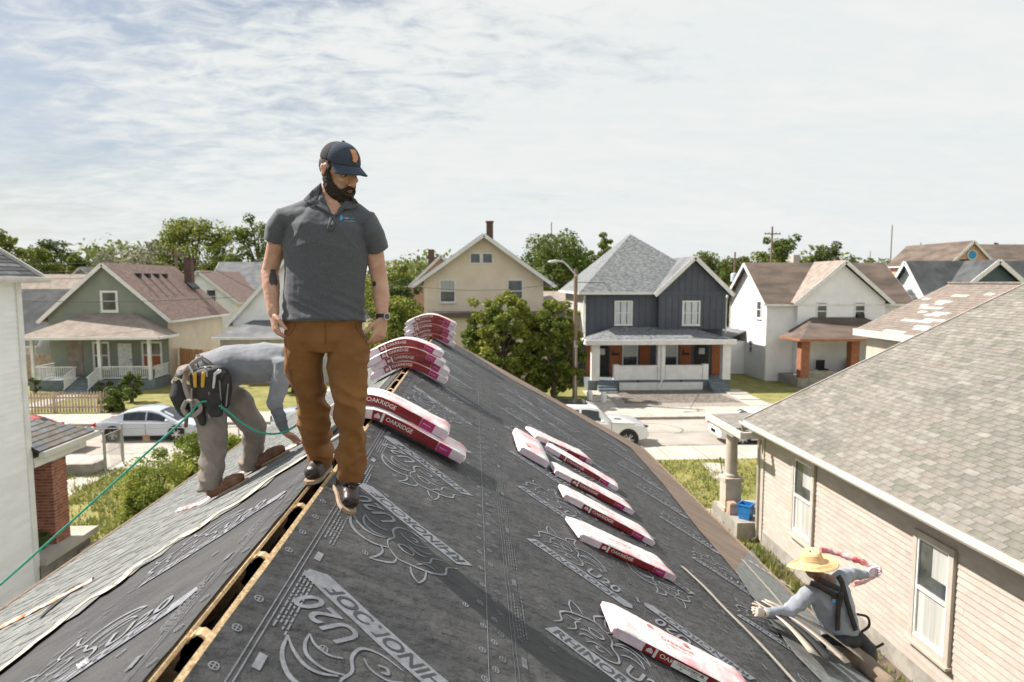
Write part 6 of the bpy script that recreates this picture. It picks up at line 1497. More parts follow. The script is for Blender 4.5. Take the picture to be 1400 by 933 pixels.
# polo shirt
sh = B()
HEM = 441
sh.tube([A(444,HEM,YB-.01),A(444,425),A(444,400),A(445,370),A(446,340),A(447,312),A(448,297,YB+.01),A(449,286,YB+.02)],
        [(.222,.150),(.219,.148),(.212,.144),(.213,.142),(.222,.140),(.215,.130),(.160,.100),(.090,.080)], 36, side=(1,0,0))
for S_, E_, hemp, mx_ in ((SHL, ELL, A(377, 331, YB+.01), A(381,314)), (SHR, ELR, A(516, 342, YB+.03), A(509,320))):
    ctr = A(448, 300); 
    sh.tube([ctr.lerp(S_, .45), S_+Vector((0,0,-.002)), mx_, hemp], [(.082,.070),(.072,.066),(.070,.064),(.066,.062)], 22, side=(.0,1,0))
sh.tube([SHL+Vector((.01,0,.022)), A(414,291,YB+.02), A(434,281,YB+.03), A(450,276,YB+.03), A(466,280,YB+.03), A(482,289,YB+.02), SHR+Vector((-.01,0,.018))], [(.055,.045),(.07,.055),(.082,.05),(.085,.045),(.082,.05),(.07,.055),(.055,.045)], 18, side=(0,1,0), round_=True)
def shirt_d(p, n):
    x = (p.x-A(446,370).x); z = p.z; d = 0
    zw = max(0, 1-abs(z-A(446,425).z)/.16)
    d += zw*.010*ridged(p+Vector((0,0,x*.5)), (3, 3, 22), 2)*.7 - zw*.004
    d += .007*nv3(Vector((x*9, p.y*4, (z+x*.8)*5)), (1,1,1), 5)
    cen = max(0, 1-abs(x)/.2); d += .010*ridged(Vector((x*7+z*2.8, p.y*3, z*3)), (1,1,1), 9)*cen
    # creases running from the armpits
    for ax, s_ in ((A(396,340), 1), (A(497,345), -1)):
        dx = (p.x-ax.x)*s_; dz = z-ax.z
        if dx > -.03: r_2 = sqrt(dx*dx+dz*dz); an = atan2(dz, dx); d += .007*max(0, 1-r_2/.30)*ridged(Vector((an*1.6, r_2*2, 3)), (1,1,1), 2)*min(1, r_2/.05)
    d += .0015*nv3(p, (30, 30, 40), 4)
    return d
shirt_o = blob('polo_shirt', sh, 'polo', man, .0065, 3, shirt_d)
# sleeve and hem bands, collar, placket, buttons, logo
def ringband(name, c, ax, ra, rb, h, mt, side=(0,1,0)):
    c = Vector(c); ax = Vector(ax).normalized(); b = B(); b.tube([c-ax*h/2, c+ax*h/2], [(ra, rb), (ra*.99, rb*.99)], 26, side=side); return W(man, name, b, mt, smooth=50)
cl = B()
def flap(sx):
    """collar leaf following the neck round to the front"""
    vs = []; n = 12
    for i in range(n+1):
        a = radians(-176+172*i/n) if sx < 0 else radians(-176+172*i/n)
        # angle from the back (180) to the front; x mirrored
        th = pi*(1-i/n*.86); x = sx*sin(th)*.080; y = .078*-cos(th+pi)*-1
        yy = NK0.y+.012+.086*cos(pi-th)*-1*-1
        base = Vector((NK0.x-.002+sx*sin(th)*.079, NK0.y+.004-.080*cos(pi-th)*1, NK0.z+.040-.080*(i/n)**2.0))
        out = Vector((sx*sin(th), -cos(pi-th), 0)); w = .042+.018*(i/n)**2
        vs += [base, base+out*.012+Vector((0,0,.006)), base+out*(.018+w*.62)+Vector((0,0,-w*.78)) + Vector((sx*.012*(i/n)**3,0,-.006*(i/n)**3))]
    return B().add(vs, [(3*i+j, 3*i+j+1, 3*i+j+4, 3*i+j+3) for i in range(n) for j in range(2)])
def surf(os_, px, py, off=.004):
    """nearest point of the given surfaces seen under this pixel, lifted by off"""
    best = None
    for o in (os_ if isinstance(os_, (list, tuple)) else [os_]):
        mi = M_of(o.parent).inverted(); d = ray(px, py).normalized(); ok, loc, nn, _i = o.ray_cast(mi @ CAM, mi.to_3x3() @ d)
        if ok:
            w = M_of(o.parent) @ loc; k = (w-CAM).length
            if best is None or k < best[0]: best = (k, w, M_of(o.parent).to_3x3() @ nn)
    if best is None: return None
    return best[1]-ray(px, py).normalized()*off
def leaf(name, os_, poly, off, mt, th=.004, ringsn=3, off_in=None):
    cx_, cy_ = sum(p[0] for p in poly)/len(poly), sum(p[1] for p in poly)/len(poly); Q = []
    for i in range(len(poly)):
        a, c = poly[i], poly[(i+1) % len(poly)]
        for j in range(3): Q.append((a[0]+(c[0]-a[0])*j/3, a[1]+(c[1]-a[1])*j/3))
    vs = []; n = len(Q)
    dep = YB-.12
    for r_1 in range(ringsn+1):
        t_ = 1-r_1/ringsn*.98
        for x, y in Q:
            X_, Y_ = cx_+(x-cx_)*t_, cy_+(y-cy_)*t_; p = surf(os_, X_, Y_, off*(1 if off_in is None else 1)); vs.append(p if p is not None and abs(p.y-YB) < .35 else A(X_, Y_, YB-.05))
    fs = [(r_1*n+i, r_1*n+(i+1) % n, (r_1+1)*n+(i+1) % n, (r_1+1)*n+i) for r_1 in range(ringsn) for i in range(n)]
    b = B(); b.add(vs, fs); o = W(man, name, b, mt, smooth=60)
    if th: md = o.modifiers.new('t', 'SOLIDIFY'); md.thickness = th; md.offset = 0
    return o
SB = [shirt_o, body_o]
leaf('open_neck', SB, [(438,266),(446,262),(462,276),(467,282),(461,290),(455.5,295),(450,289),(442,277)], .004, 'skin', 0)
leaf('collar', SB, [(439,250),(427,260),(415,273),(419,278),(431,281),(446,290),(455,295),(447,279),(441,264)], .013, 'polo', .005)
leaf('collar', SB, [(478,266),(486,273),(492,281),(482,286),(472,286),(458,296),(464,284),(471,276)], .013, 'polo', .005)
leaf('placket', SB, [(452,293),(460,293),(458,306),(455,316),(447,315),(449,304)], .006, 'polo', .003)
for px_, py_ in ((454.5,299), (452.5,309)): b = B(); b.ball(surf(SB, px_, py_, .012), (.005,.003,.005), n=10); W(man, 'button', b, 'polo_edge')
wx = 471.5
for txt, mt_ in (('Indy', 'label_white'), ('Roof', 'logo_blue')):
    vs, fs, w_ = text_mesh(txt, 2.7, 0, 1, .02); b = B(); b.add([surf(SB, wx+a, 300-c, .005) or A(wx+a, 300-c, YB-.16) for a, c in vs], fs); W(man, 'shirt_lettering', b, mt_, smooth=0); wx += w_+.4
b = B(); b.add([surf(SB, 471.5+.19*i, 302.2+q, .005) for i in range(80) for q in (0, .6)], [(2*i, 2*i+1, 2*i+3, 2*i+2) for i in range(0, 79, 2)]); W(man, 'shirt_lettering', b, 'label_white', smooth=0)
b = B(); b.add([surf(SB, x, y, .005) for x, y in ((464.5,301.5),(464.5,296.5),(467,294),(469.5,296.5),(469.5,298.5),(467,301.5))], [(0,1,2,3,4,5)]); W(man, 'shirt_emblem', b, 'logo_blue', smooth=0)
# trousers
tr = B()
WST = [A(445,436),A(445,448),A(445,462)]
tr.tube([A(445,434), A(445,448), A(445,464), A(445,478)], [(.205,.125),(.208,.130),(.216,.135),(.200,.125)], 30, side=(1,0,0))
tr.tube([A(418,455),A(416,480),A(418,510,3.57),A(426,545,3.61),A(430,575,3.68),A(437,610,3.79),A(439,631,3.84)], [(.105,.115),(.108,.120),(.098,.112),(.080,.096),(.083,.098),(.070,.090),(.068,.088)], 24, side=(1,0,0))
tr.tube([A(474,455),A(477,480,3.54),A(476,510,3.51),A(477,548,3.49),A(478,585,3.51),A(480,625,3.55),A(480,652,3.57)], [(.105,.115),(.110,.120),(.100,.112),(.081,.096),(.083,.098),(.072,.090),(.069,.088)], 24, side=(1,0,0))
def trs_d(p, n):
    px_z = p.z; kn = A(426,552).z; d = .0
    for kz, amp, wd in ((A(0,552).z, .026, .12), (A(0,630).z, .026, .10), (A(0,590).z, .016, .12), (A(0,500).z, .008, .15)):
        k = max(0, 1-abs(p.z-kz)/wd); d += k*amp*(ridged(Vector((p.x*6, p.y*6, (p.z+.6*p.x)*10)), (1,1,1), 11)-.35)
    k = max(0, 1-abs(p.z-A(0,466).z)/.13); cx0 = A(445,466).x; dx = abs(p.x-cx0)
    d += k*.014*ridged(Vector((dx*5, p.y*3, (p.z-dx*.5)*14)), (1,1,1), 5)*max(0, 1-dx/.24)
    d += .012*ridged(Vector((p.x*5, p.y*4, (p.z-p.x*.8)*4.5)), (1,1,1), 6)-.004+.0022*nv3(p, (25, 25, 30), 2)
    return d
trs_o = blob('trousers', tr, 'duck', man, .0065, 2, trs_d)
def seam(o, pts, r_=.0022, mt='duck_dark', nm='seam'):
    q = [(v.x, v.y) for v in spline([(x, y, 0) for x, y in pts], 5)]; P_ = [surf(o, x, y, .001) for x, y in q]; P_ = [p for p in P_ if p is not None]
    if len(P_) > 2: b = B(); b.tube(P_, r_, 6); W(man, nm, b, mt, smooth=50)
seam(trs_o, [(444,441),(445,455),(445,470)], nm='fly_seam'); seam(trs_o, [(404,442),(401,452),(393,460)], nm='pocket_seam'); seam(trs_o, [(485,442),(489,453),(498,462)], nm='pocket_seam')
seam(trs_o, [(389,460),(393,490),(402,530),(408,560)], .0016, nm='side_seam')
# boots
def boot(ank, toe_px, toeY, side_lbl, zsole, n_slope, parent, mt='boot', laces=True, s=1.0):
    """ank = ankle point; heading towards the toe point; n_slope = surface normal"""
    toe = Vector(toe_px); n_ = Vector(n_slope).normalized(); heel_d = (Vector((toe.x-ank.x, toe.y-ank.y, toe.z-ank.z)))
    f_ = (heel_d-n_*heel_d.dot(n_)).normalized(); r_2 = f_.cross(n_).normalized()
    L = .30*s; heel = toe-f_*L
    def q(a, l, h): return heel+f_*a*s+r_2*l*s+n_*h*s
    t = thing('boot', None, None, tuple(Vector(heel)-parent.location)); t.parent = parent
    so2 = B(); out = [(0,.028),(.03,.038),(.08,.037),(.13,.038),(.18,.046),(.24,.051),(.28,.042),(.30,.018)]
    R = []
    for h0, k in ((0, .97), (.010, 1.0), (.020, .97)):
        R.append([q(a, w*k, h0) for a, w in out]+[q(a, -w*k, h0) for a, w in out[::-1]])
    so2.rings(R); W2 = obj('sole', so2, MT['sole'], t, world=True, smooth=30)
    up = B()
    up.tube([q(.03,0,.056),q(.08,0,.062),(q(.15,0,.068)),q(.20,0,.064),q(.245,0,.056)], [(.038*s,.040*s),(.039*s,.044*s),(.041*s,.048*s),(.050*s,.044*s),(.047*s,.036*s)], 18, side=r_2, round_=True)
    up.tube([q(.035,0,.036),q(.08,0,.038),q(.14,0,.038),q(.20,0,.038),q(.25,0,.034)], [(.036*s,.022*s),(.037*s,.024*s),(.038*s,.024*s),(.047*s,.024*s),(.045*s,.019*s)], 18, side=r_2, round_=True)
    sh_ = (Vector(ank)-q(.07,0,.05)); top = q(.07,0,.05)+sh_.normalized()*.14*s
    up.tube([q(.065,0,.05), q(.07,0,.05).lerp(top, .5), top], [(.043*s,.054*s),(.045*s,.054*s),(.048*s,.057*s)], 18, side=r_2)
    blob('upper', up, mt, None, .005, 2, lambda p, n: .0025*nv3(p, (22, 22, 40), 3)) if 0 else None
    o = blob('upper', up, mt, None, .006, 3, lambda p, n: .0035*nv3(p, (20, 20, 34), 3)); mtx = M_of(parent) @ M_of(t); o.data.transform(mtx.inverted()); o.parent = t
    # moc toe seam and laces
    b = B(); ring_ = [q(.235+.040*cos(a), .030*sin(a), .083-.010*cos(a)) for a in [radians(k) for k in range(-125, 126, 25)]]; b.tube(ring_, .0035*s, 6); obj('toe_seam', b, MT['hair' if mt == 'boot' else 'boot_brown'], t, world=True)
    if laces:
        b = B(); a0 = q(.19,0,.096); a1 = q(.135,0,.112); a2 = q(.07,0,.05).lerp(top, .72)+f_*.056*s
        path = [a0, a1, a1.lerp(a2, .45)+f_*.012, a2]
        for k in range(7):
            u = k/6*2.999; i = int(u); p = path[i].lerp(path[i+1], u-i)+n_*.003+f_*.003; w_ = .020*s*(1-.15*k/6); sg = 1 if k % 2 else -1
            b.tube([p-r_2*w_, p+n_*.003, p+r_2*w_+ (n_*.012 if sg > 0 else n_*-.0)], .0028*s, 6)
            for sx in (-1, 1): b.ball(p+r_2*sx*(w_+.004), .0045*s, n=8)
        obj('laces', b, MT['lace'], t, world=True)
    return t
nR = (SN, 0, CS); nL = (-SN, 0, CS)
toeL = A(425, 655, 3.50); toeL.z = ZR+.022+.0; 
p_ = PL.px(424, 665); tl = PL(max(.03, p_[0]*.5), p_[1]+.02, .022)
boot(ANL, Vector((A(424,660,3.62).x, 3.62, ZR-.012)), 0, '', 0, (-.08, 0, 1), man, s=1.04)
p_ = PR.px(475, 706); boot(ANR, PR(p_[0], p_[1]-.02, .018), 0, '', 0, nR, man, s=1.04)
# watch and tattoos
wd_ = (WRR-ELR).normalized(); wc = WRR-wd_*.012
b = B(); b.tube([wc-wd_*.011, wc+wd_*.011], [(.0335,.0275),(.0335,.0275)], 20, side=(1,.3,0)); wt = W(man, 'watch_strap', b, 'black', smooth=50)
fo = Vector((.72, -.69, .05)).normalized(); b = B(); c_ = wc+fo*.031
b.tube([c_, c_+fo*.008], .020, 20); o = W(wt, 'watch_case', b, 'steel', smooth=40); 
b = B(); b.tube([c_+fo*.0082, c_+fo*.0095], .016, 20); W(wt, 'watch_face', b, 'watch_face', smooth=40)
def decal(name, pts, ctr_a, ctr_b, rad, mt):
    """irregular ink patch wrapped on the forearm between two centre points; pts = (angle deg, t)"""
    a_ = Vector(ctr_a); d_ = Vector(ctr_b)-a_; ax = d_.normalized(); u_ = Vector((1, 0, 0)); u_ = (u_-ax*u_.dot(ax)).normalized(); w_ = ax.cross(u_); vs = []
    for an, t_ in pts: 
        an = radians(an); vs.append(a_+d_*t_+(u_*cos(an)+w_*sin(an))*rad(t_))
    ce = sum(vs, Vector())/len(vs); am = radians(sum(p[0] for p in pts)/len(pts)); tm_ = sum(p[1] for p in pts)/len(pts); ce = a_+d_*tm_+(u_*cos(am)+w_*sin(am))*rad(tm_)
    b = B(); b.add([ce]+vs, [(0, i+1, (i+1) % len(vs)+1) for i in range(len(vs))]); return W(man, name, b, mt, smooth=60)
for (E_, W_, an0, t0, t1, aw) in ((ELL, WRL, 0, -.05, .45, 26), (ELR, WRR, 205, -.10, .14, 15)):
    wdir = (W_-E_).normalized(); sgn = 1
    for base_an in ((an0+0),):
        # the side of the arm that looks at the camera: -Y
        u_ = Vector((1,0,0)); u_ = (u_-wdir*u_.dot(wdir)).normalized(); w_ = wdir.cross(u_); front_an = math.degrees(atan2(Vector((0,-1,0)).dot(w_), Vector((0,-1,0)).dot(u_)))
        toward = front_an+(-38 if Vector((1,0,0)).dot(u_*cos(radians(front_an-38))+w_*sin(radians(front_an-38))) > 0 else 38)*(1 if E_ is ELL else -1)
        pts = []; n = 14
        for i in range(n): 
            a = 2*pi*i/n; k = 1+.25*sin(a*3); pts.append((toward+aw*cos(a)*k, (t0+t1)/2+(t1-t0)/2*sin(a)*k))
        decal('tattoo', pts, E_, W_, lambda t_: .0472-.010*max(0, t_-.35)/.4, 'tattoo')
# ------------------------------------------------------------ the bent roofer on the left slope
YL = 5.75
def A2(x, y, Y=YL): return at(x, y, Y)
rf = thing('person', 'roofer bent double in grey shirt and pale khaki trousers with tool belt', 'person', tuple(A2(318, 690, 5.6)))
bb_ = B()
hipc = A2(294, 517); shc = A2(398, 492)
bb_.tube([hipc, A2(315,506), A2(350,498), A2(385,496), shc], [(.12,.12),(.145,.13),(.16,.15),(.165,.15),(.12,.12)], 22, side=(0,1,0), round_=True)
bb_.tube([shc, A2(416,508), A2(424,520)], [.07,.06,.06], 12, round_=True); bb_.ball(A2(432, 530, YL), (.088,.08,.105), n=18)     # neck, head hanging
lf_hip, rt_hip = A2(280, 530, YL-.10), A2(290, 530, YL+.10)
k1, a1 = A2(296, 606, 5.62), A2(288, 672, 5.52); k2, a2 = A2(352, 590, 5.95), A2(338, 640, 6.0)
bb_.tube([lf_hip, lf_hip.lerp(k1, .5), k1, k1.lerp(a1, .4), a1], [.10,.085,.062,.06,.045], 14, round_=True)
bb_.tube([rt_hip, rt_hip.lerp(k2, .5), k2, k2.lerp(a2, .4), a2], [.10,.085,.062,.06,.045], 14, round_=True)
shn, elb, wri = A2(388, 500, YL-.16), A2(376, 552, YL-.20), A2(390, 592, YL-.12)
bb_.tube([shn, shn.lerp(elb, .5), elb, elb.lerp(wri, .5), wri], [.062,.052,.044,.040,.029], 14, round_=True)
hand(bb_, wri, A2(412, 606, YL-.05)-wri, Vector((0,-.5,.6)), Vector((.3,-.3,1)), 1.05, .35)
sh2, el2, wr2_ = A2(400, 505, YL+.16), A2(432, 560, YL+.2), A2(447, 600, YL+.15)
bb_.tube([sh2, sh2.lerp(el2, .5), el2, wr2_], [.062,.052,.044,.029], 14, round_=True); hand(bb_, wr2_, Vector((.4,-.1,-.9)), Vector((0,-1,0)), Vector((1,0,.2)), 1.05, .4)
blob('body', bb_, 'skin', rf, .009, 2)
s2 = B(); s2.tube([A2(285,512), A2(300,505), A2(330,497), A2(362,496), A2(392,494), A2(404,500)], [(.17,.19),(.172,.185),(.178,.175),(.185,.170),(.17,.145),(.09,.09)], 26, side=(0,1,0), round_=False)
s2.tube([A2(380,496,YL-.08), shn, shn.lerp(elb, .5), elb], [.088,.082,.072,.062], 16, round_=True)
s2.tube([A2(388,498,YL+.08), sh2, sh2.lerp(el2, .5), el2], [.088,.080,.070,.058], 16, round_=True)
def s2d(p, n):
    d = .016*ridged(Vector((p.x*3+p.z*3, p.y*3, p.z*6)), (1,1,1), 3)-.006+.003*nv3(p, (22,22,22), 7)
    ax = A2(388, 512); r_2 = (p-ax).length; d += .010*max(0, 1-r_2/.28)*sin(atan2(p.z-ax.z, p.x-ax.x)*8)
    return d
blob('shirt', s2, 'grey_cloth', rf, .010, 3, s2d)
s3 = B(); s3.tube([shn.lerp(elb, .75), elb, elb.lerp(wri, .5), wri.lerp(elb, .04)], [.0585,.058,.052,.040], 16)
blob('sleeve', B().tube([sh2.lerp(el2,.75), el2, wr2_.lerp(el2,.05)], [.056,.055,.04], 14), 'grey_cloth_shade', rf, .008, 2)
blob('sleeve', s3, 'grey_cloth_shade', rf, .008, 2, lambda p, n: .008*ridged(p, (8, 8, 16), 4)-.004)
t2 = B(); t2.tube([A2(264,520), A2(280,524), A2(300,518)], [(.20,.15),(.205,.165),(.19,.165)], 24, side=(0,1,0), round_=True)
t2.tube([lf_hip, A2(288,570,5.66), A2(292,606,5.60), A2(290,640,5.56), A2(287,672,5.52)], [(.155,.15),(.125,.13),(.105,.115),(.098,.105),(.094,.10)], 20, side=(1,0,0))
t2.tube([rt_hip, A2(325,552,5.86), A2(350,585,5.95), A2(345,615,5.98), A2(341,638,6.0)], [(.145,.15),(.13,.13),(.108,.112),(.090,.095),(.085,.09)], 20, side=(1,0,0))
t2.tube([A2(341,630,6.0), A2(340,643,6.0)], [(.097,.10),(.098,.10)], 20, side=(1,0,0))
blob('trousers', t2, 'khaki', rf, .010, 2, lambda p, n: .024*(ridged(Vector((p.x*5, p.y*4, (p.z+p.x*.9)*6)), (1,1,1), 4)-.5)+.006*nv3(p, (18,18,22), 6))
boot(a1, PL(PL.px(321,680)[0], 5.45, .030), 0, '', 0, nL, rf, 'boot_brown', True, s=1.0)
boot(a2, PL(PL.px(367,650)[0], 5.92, .030), 0, '', 0, nL, rf, 'boot_brown', True, s=1.0)
# belt, pouches, tools
b = B(); q = [A2(272,492), A2(262,512), A2(262,540)]
bel = B(); cB = A2(287, 516); axB = (A2(300,508)-A2(275,523)).normalized()
bel.tube([cB-axB*.035, cB+axB*.035], [(.212,.200),(.212,.200)], 28, side=(0,1,0)); be = W(rf, 'tool_belt', bel, 'pouch', smooth=50)
pb = B(); pb.tube([A2(290,552,YL-.25), A2(290,530,YL-.26), A2(286,512,YL-.26)], [(.15,.05),(.17,.07),(.165,.075)], 18, side=(1,0,.1), round_=True); blob('tool_pouch', pb, 'pouch', rf, .010, 2, lambda p, n: .010*nv3(p, (10,10,10), 3))
pb = B(); pb.tube([A2(256,560,YL-.12), A2(250,540,YL-.14), A2(252,520,YL-.12)], [(.07,.10),(.10,.12),(.09,.10)], 16, side=(1,0,0), round_=True); blob('tool_pouch', pb, 'pouch', rf, .010, 2, lambda p, n: .010*nv3(p, (10,10,10), 8))
pb = B(); pb.tube([A2(277,578,YL-.24), A2(272,556,YL-.25), A2(270,540,YL-.25)], [(.03,.03),(.05,.04),(.05,.04)], 14, side=(1,0,0), round_=True); blob('tool_pouch', pb, 'pouch', rf, .010, 2)
for (x0, y0, x1, y1) in ((267,528,266,512),(277,528,278,511)): b = B(); b.tube([A2(x0,y0,YL-.34), A2(x1,y1,YL-.35)], [.014,.016], 8, round_=True); W(rf, 'tool_handle', b, 'yellow')
b = B(); b.tube([A2(292,530,YL-.34), A2(294,512,YL-.36), A2(300,508,YL-.36)], [.012,.014,.020], 8, round_=True); W(rf, 'hammer', b, 'steel')
for (x0, y0, x1, y1) in ((300,520,303,560),(286,536,286,572),(312,525,309,556),(262,532,262,566)): b = B(); b.tube([A2(x0,y0,YL-.325), A2(x1,y1,YL-.315)], .006, 6); W(rf, 'pouch_seam', b, 'webbing')
pb = B(); pb.tube([A2(294,566,YL-.30), A2(294,548,YL-.31), A2(294,540,YL-.30)], [(.06,.03),(.065,.045),(.06,.04)], 14, side=(1,0,0), round_=True); blob('tool_pouch', pb, 'pouch', rf, .010, 2, lambda p, n: .012*nv3(p, (14,14,14), 5))
for (x0, y0, x1, y1, r_5, m_5) in ((283,514,281,503,.011,'steel'),(302,520,307,510,.010,'pouch'),(258,520,254,508,.012,'boot_brown'),(264,512,258,500,.009,'steel')): b = B(); b.tube([A2(x0,y0,YL-.33), A2(x1,y1,YL-.34)], r_5, 8, round_=True); W(rf, 'tool', b, m_5)
b = B(); b.tube([A2(254,584,YL-.2), A2(256,560,YL-.2)], .016, 8); W(rf, 'hammer_handle', b, 'boot_brown')
b = B(); b.bar(A2(238,518,YL-.2), A2(262,524,YL-.22), .02, .03); W(rf, 'knife', b, 'steel')
for pts in ([(262,500),(252,520),(258,545),(268,556)], [(278,488),(262,498),(250,512)], [(255,548),(250,560),(260,570),(274,560),(268,548),(255,548)], [(262,500),(272,512),(270,540)]):
    b = B(); sp2 = spline([tuple(A2(x, y, YL-.27-.01*i)) for i, (x, y) in enumerate(pts)], 6); b.tube([tuple(v) for v in sp2], [(.018,.006)]*len(sp2), 8, side=(1,0,0)); W(rf, 'strap', b, 'webbing', smooth=60)
b = B(); b.tube([tuple(v) for v in spline([tuple(A2(272,486,YL-.05)), tuple(A2(290,500,YL-.24)), tuple(A2(306,524,YL-.20))], 6)], [(.03,.008)]*13, 8, side=(0,1,0)); W(rf, 'belt_strap', b, 'pouch')
# green safety line
b = B(); ln_ = [(-5.05,4.0,.16), (-5.0,4.0,1.8), (-4.92,4.05,3.45), (-4.5,4.15,3.95), tuple(at(-40,830,4.7)), tuple(at(0,800,4.9)), tuple(at(100,711,5.1)), tuple(at(200,620,5.3)), tuple(at(255,571,5.42)), tuple(at(268,556,5.44)), tuple(at(280,549,5.44)), tuple(at(302,556,5.42)), tuple(at(330,578,5.38)), tuple(at(355,591,5.36)), tuple(at(380,593,5.42)), tuple(at(403,583,5.5)), tuple(at(425,560,5.7)), tuple(at(445,548,6.0))]
sp2 = spline(ln_, 8); b.tube([tuple(v) for v in sp2], .0085, 8); tag(obj('safety_rope', b, MT['rope']), 'green safety rope running from the lower left to the bent roofer belt', 'rope')
# ------------------------------------------------------------ the roofer with the straw hat at the right eave
YH = 5.85
def A3(x, y, Y=YH): return at(x, y, Y)
st_ = thing('person', 'roofer in wide straw hat and pale blue shirt crouching at the right eave', 'person', tuple(A3(1150, 895, 5.9)))
hb2 = B(); hdc = A3(1112, 775); hb2.ball(hdc, (.082,.095,.115), n=18); hb2.tube([A3(1124,795), A3(1116,783)], [.062,.058], 12, round_=True)
pel = A3(1152, 884); che = A3(1132, 812)
hb2.tube([pel, A3(1146,850), che, A3(1127,796)], [(.14,.11),(.14,.11),(.17,.12),(.10,.08)], 20, side=(1,0,0), round_=True)
sL, eL, wL_ = A3(1106, 812, YH-.02), A3(1076, 838, YH-.12), A3(1044, 839, 5.55)
hb2.tube([sL, sL.lerp(eL, .5), eL, eL.lerp(wL_, .5), wL_], [.058,.050,.043,.038,.029], 14, round_=True)
sR, eR, wR_ = A3(1150, 790, YH+.06), A3(1163, 785, YH+.30), A3(1185, 786, YH+.42)
hb2.tube([sR, sR.lerp(eR, .5), eR, eR.lerp(wR_, .5), wR_], [.058,.050,.043,.038,.029], 14, round_=True)
kA, fA = A3(1178, 905, 5.7), A3(1215, 935, 5.45); hb2.tube([A3(1150,888,5.8), kA, fA], [.09,.065,.05], 14, round_=True)
kB, fB = A3(1118, 900, 6.1), A3(1155, 912, 6.2); hb2.tube([A3(1146,888,5.95), kB, fB], [.09,.065,.05], 14, round_=True)
blob('body', hb2, 'skin_dark', st_, .009, 2)
s4 = B(); s4.tube([A3(1153,884), A3(1148,860), A3(1141,835), A3(1133,812), A3(1128,799)], [(.175,.135),(.18,.14),(.195,.145),(.20,.14),(.12,.09)], 26, side=(1,0,.15))
s4.tube([che.lerp(sL, .3), sL, sL.lerp(eL, .5), eL, eL.lerp(wL_, .55), wL_.lerp(eL, .08)], [.095,.085,.074,.062,.052,.042], 18)
s4.tube([che.lerp(sR, .3), sR, sR.lerp(eR, .5), eR, wR_.lerp(eR, .1)], [.095,.085,.074,.062,.044], 18)
blob('shirt', s4, 'blue_cloth', st_, .010, 2, lambda p, n: .013*(ridged(Vector((p.x*6+p.z*3, p.y*5, p.z*7)), (1,1,1), 4)-.5)+.003*nv3(p, (20,20,20), 6))
t4 = B(); t4.tube([A3(1153,880), A3(1152,896)], [(.17,.15),(.175,.16)], 20, side=(1,0,0), round_=True)
t4.tube([A3(1156,888,5.8), kA, fA], [.12,.095,.08], 16, round_=True); t4.tube([A3(1146,888,5.95), kB, fB], [.12,.09,.08], 16, round_=True)
blob('trousers', t4, 'tan_cloth', st_, .010, 2, lambda p, n: .012*nv3(p, (8,8,10), 3))
# gloved hands
gl = B(); hand(gl, wL_, A3(1018,833,5.42)-wL_, Vector((0,.4,.9)), Vector((-.2,-.6,.6)), 1.10, 1.6, spread=.03); gl.tube([wL_.lerp(eL,.14), wL_], [.036,.036], 12); blob('glove', gl, 'glove', st_, .006, 2)
gl = B(); hand(gl, wR_, Vector((.9,.2,.15)), Vector((0,0,1)), Vector((0,1,0)), 1.18, 1.3); gl.tube([wR_.lerp(eR,.14), wR_], [.036,.036], 12); blob('glove', gl, 'wrap_pink', st_, .006, 2)
# hat
hat = thing('straw_hat', None, None, tuple(Vector(A3(1111,768))-st_.location)); hat.parent = st_
tilt = Matrix.Translation(A3(1111,770)) @ Matrix.Rotation(radians(-9), 4, 'X') @ Matrix.Rotation(radians(-9), 4, 'Y')
R = []
for r_1, z1 in ((.228,-.012),(.224,-.006),(.19,.004),(.15,.006),(.115,.010),(.108,.03),(.104,.07),(.097,.105),(.084,.126),(.06,.130),(.03,.120),(.008,.116)):
    row = []
    for i in range(40):
        a = 2*pi*i/40; wz = .016*sin(a*2+.6)*(r_1/.228)**3; pinch = -.018*max(0, (z1-.09)/.04)*max(0, -sin(a))**2
        row.append(tilt @ Vector((r_1*cos(a)*(.90 if r_1 < .12 else 1), r_1*sin(a)*1.05, z1+wz+pinch)))
    R.append(row)
b = B(); b.rings(R, caps=False); o = obj('brim_and_crown', b, MT['straw'], hat, world=True, smooth=70); md = o.modifiers.new('t', 'SOLIDIFY'); md.thickness = .004
for k in range(9):
    r_1, z1 = [(.218,-.004),(.204,.001),(.190,.005),(.175,.007),(.160,.008),(.145,.009),(.106,.045),(.103,.065),(.100,.085)][k]; b = B()
    b.tube([tilt @ Vector((r_1*cos(2*pi*i/40)*(.90 if r_1 < .12 else 1), r_1*sin(2*pi*i/40)*1.05, z1+.016*sin(4*pi*i/40+.6)*(r_1/.228)**3)) for i in range(41)], .0032, 6); obj('straw_braid', b, MT['straw'], hat, world=True)
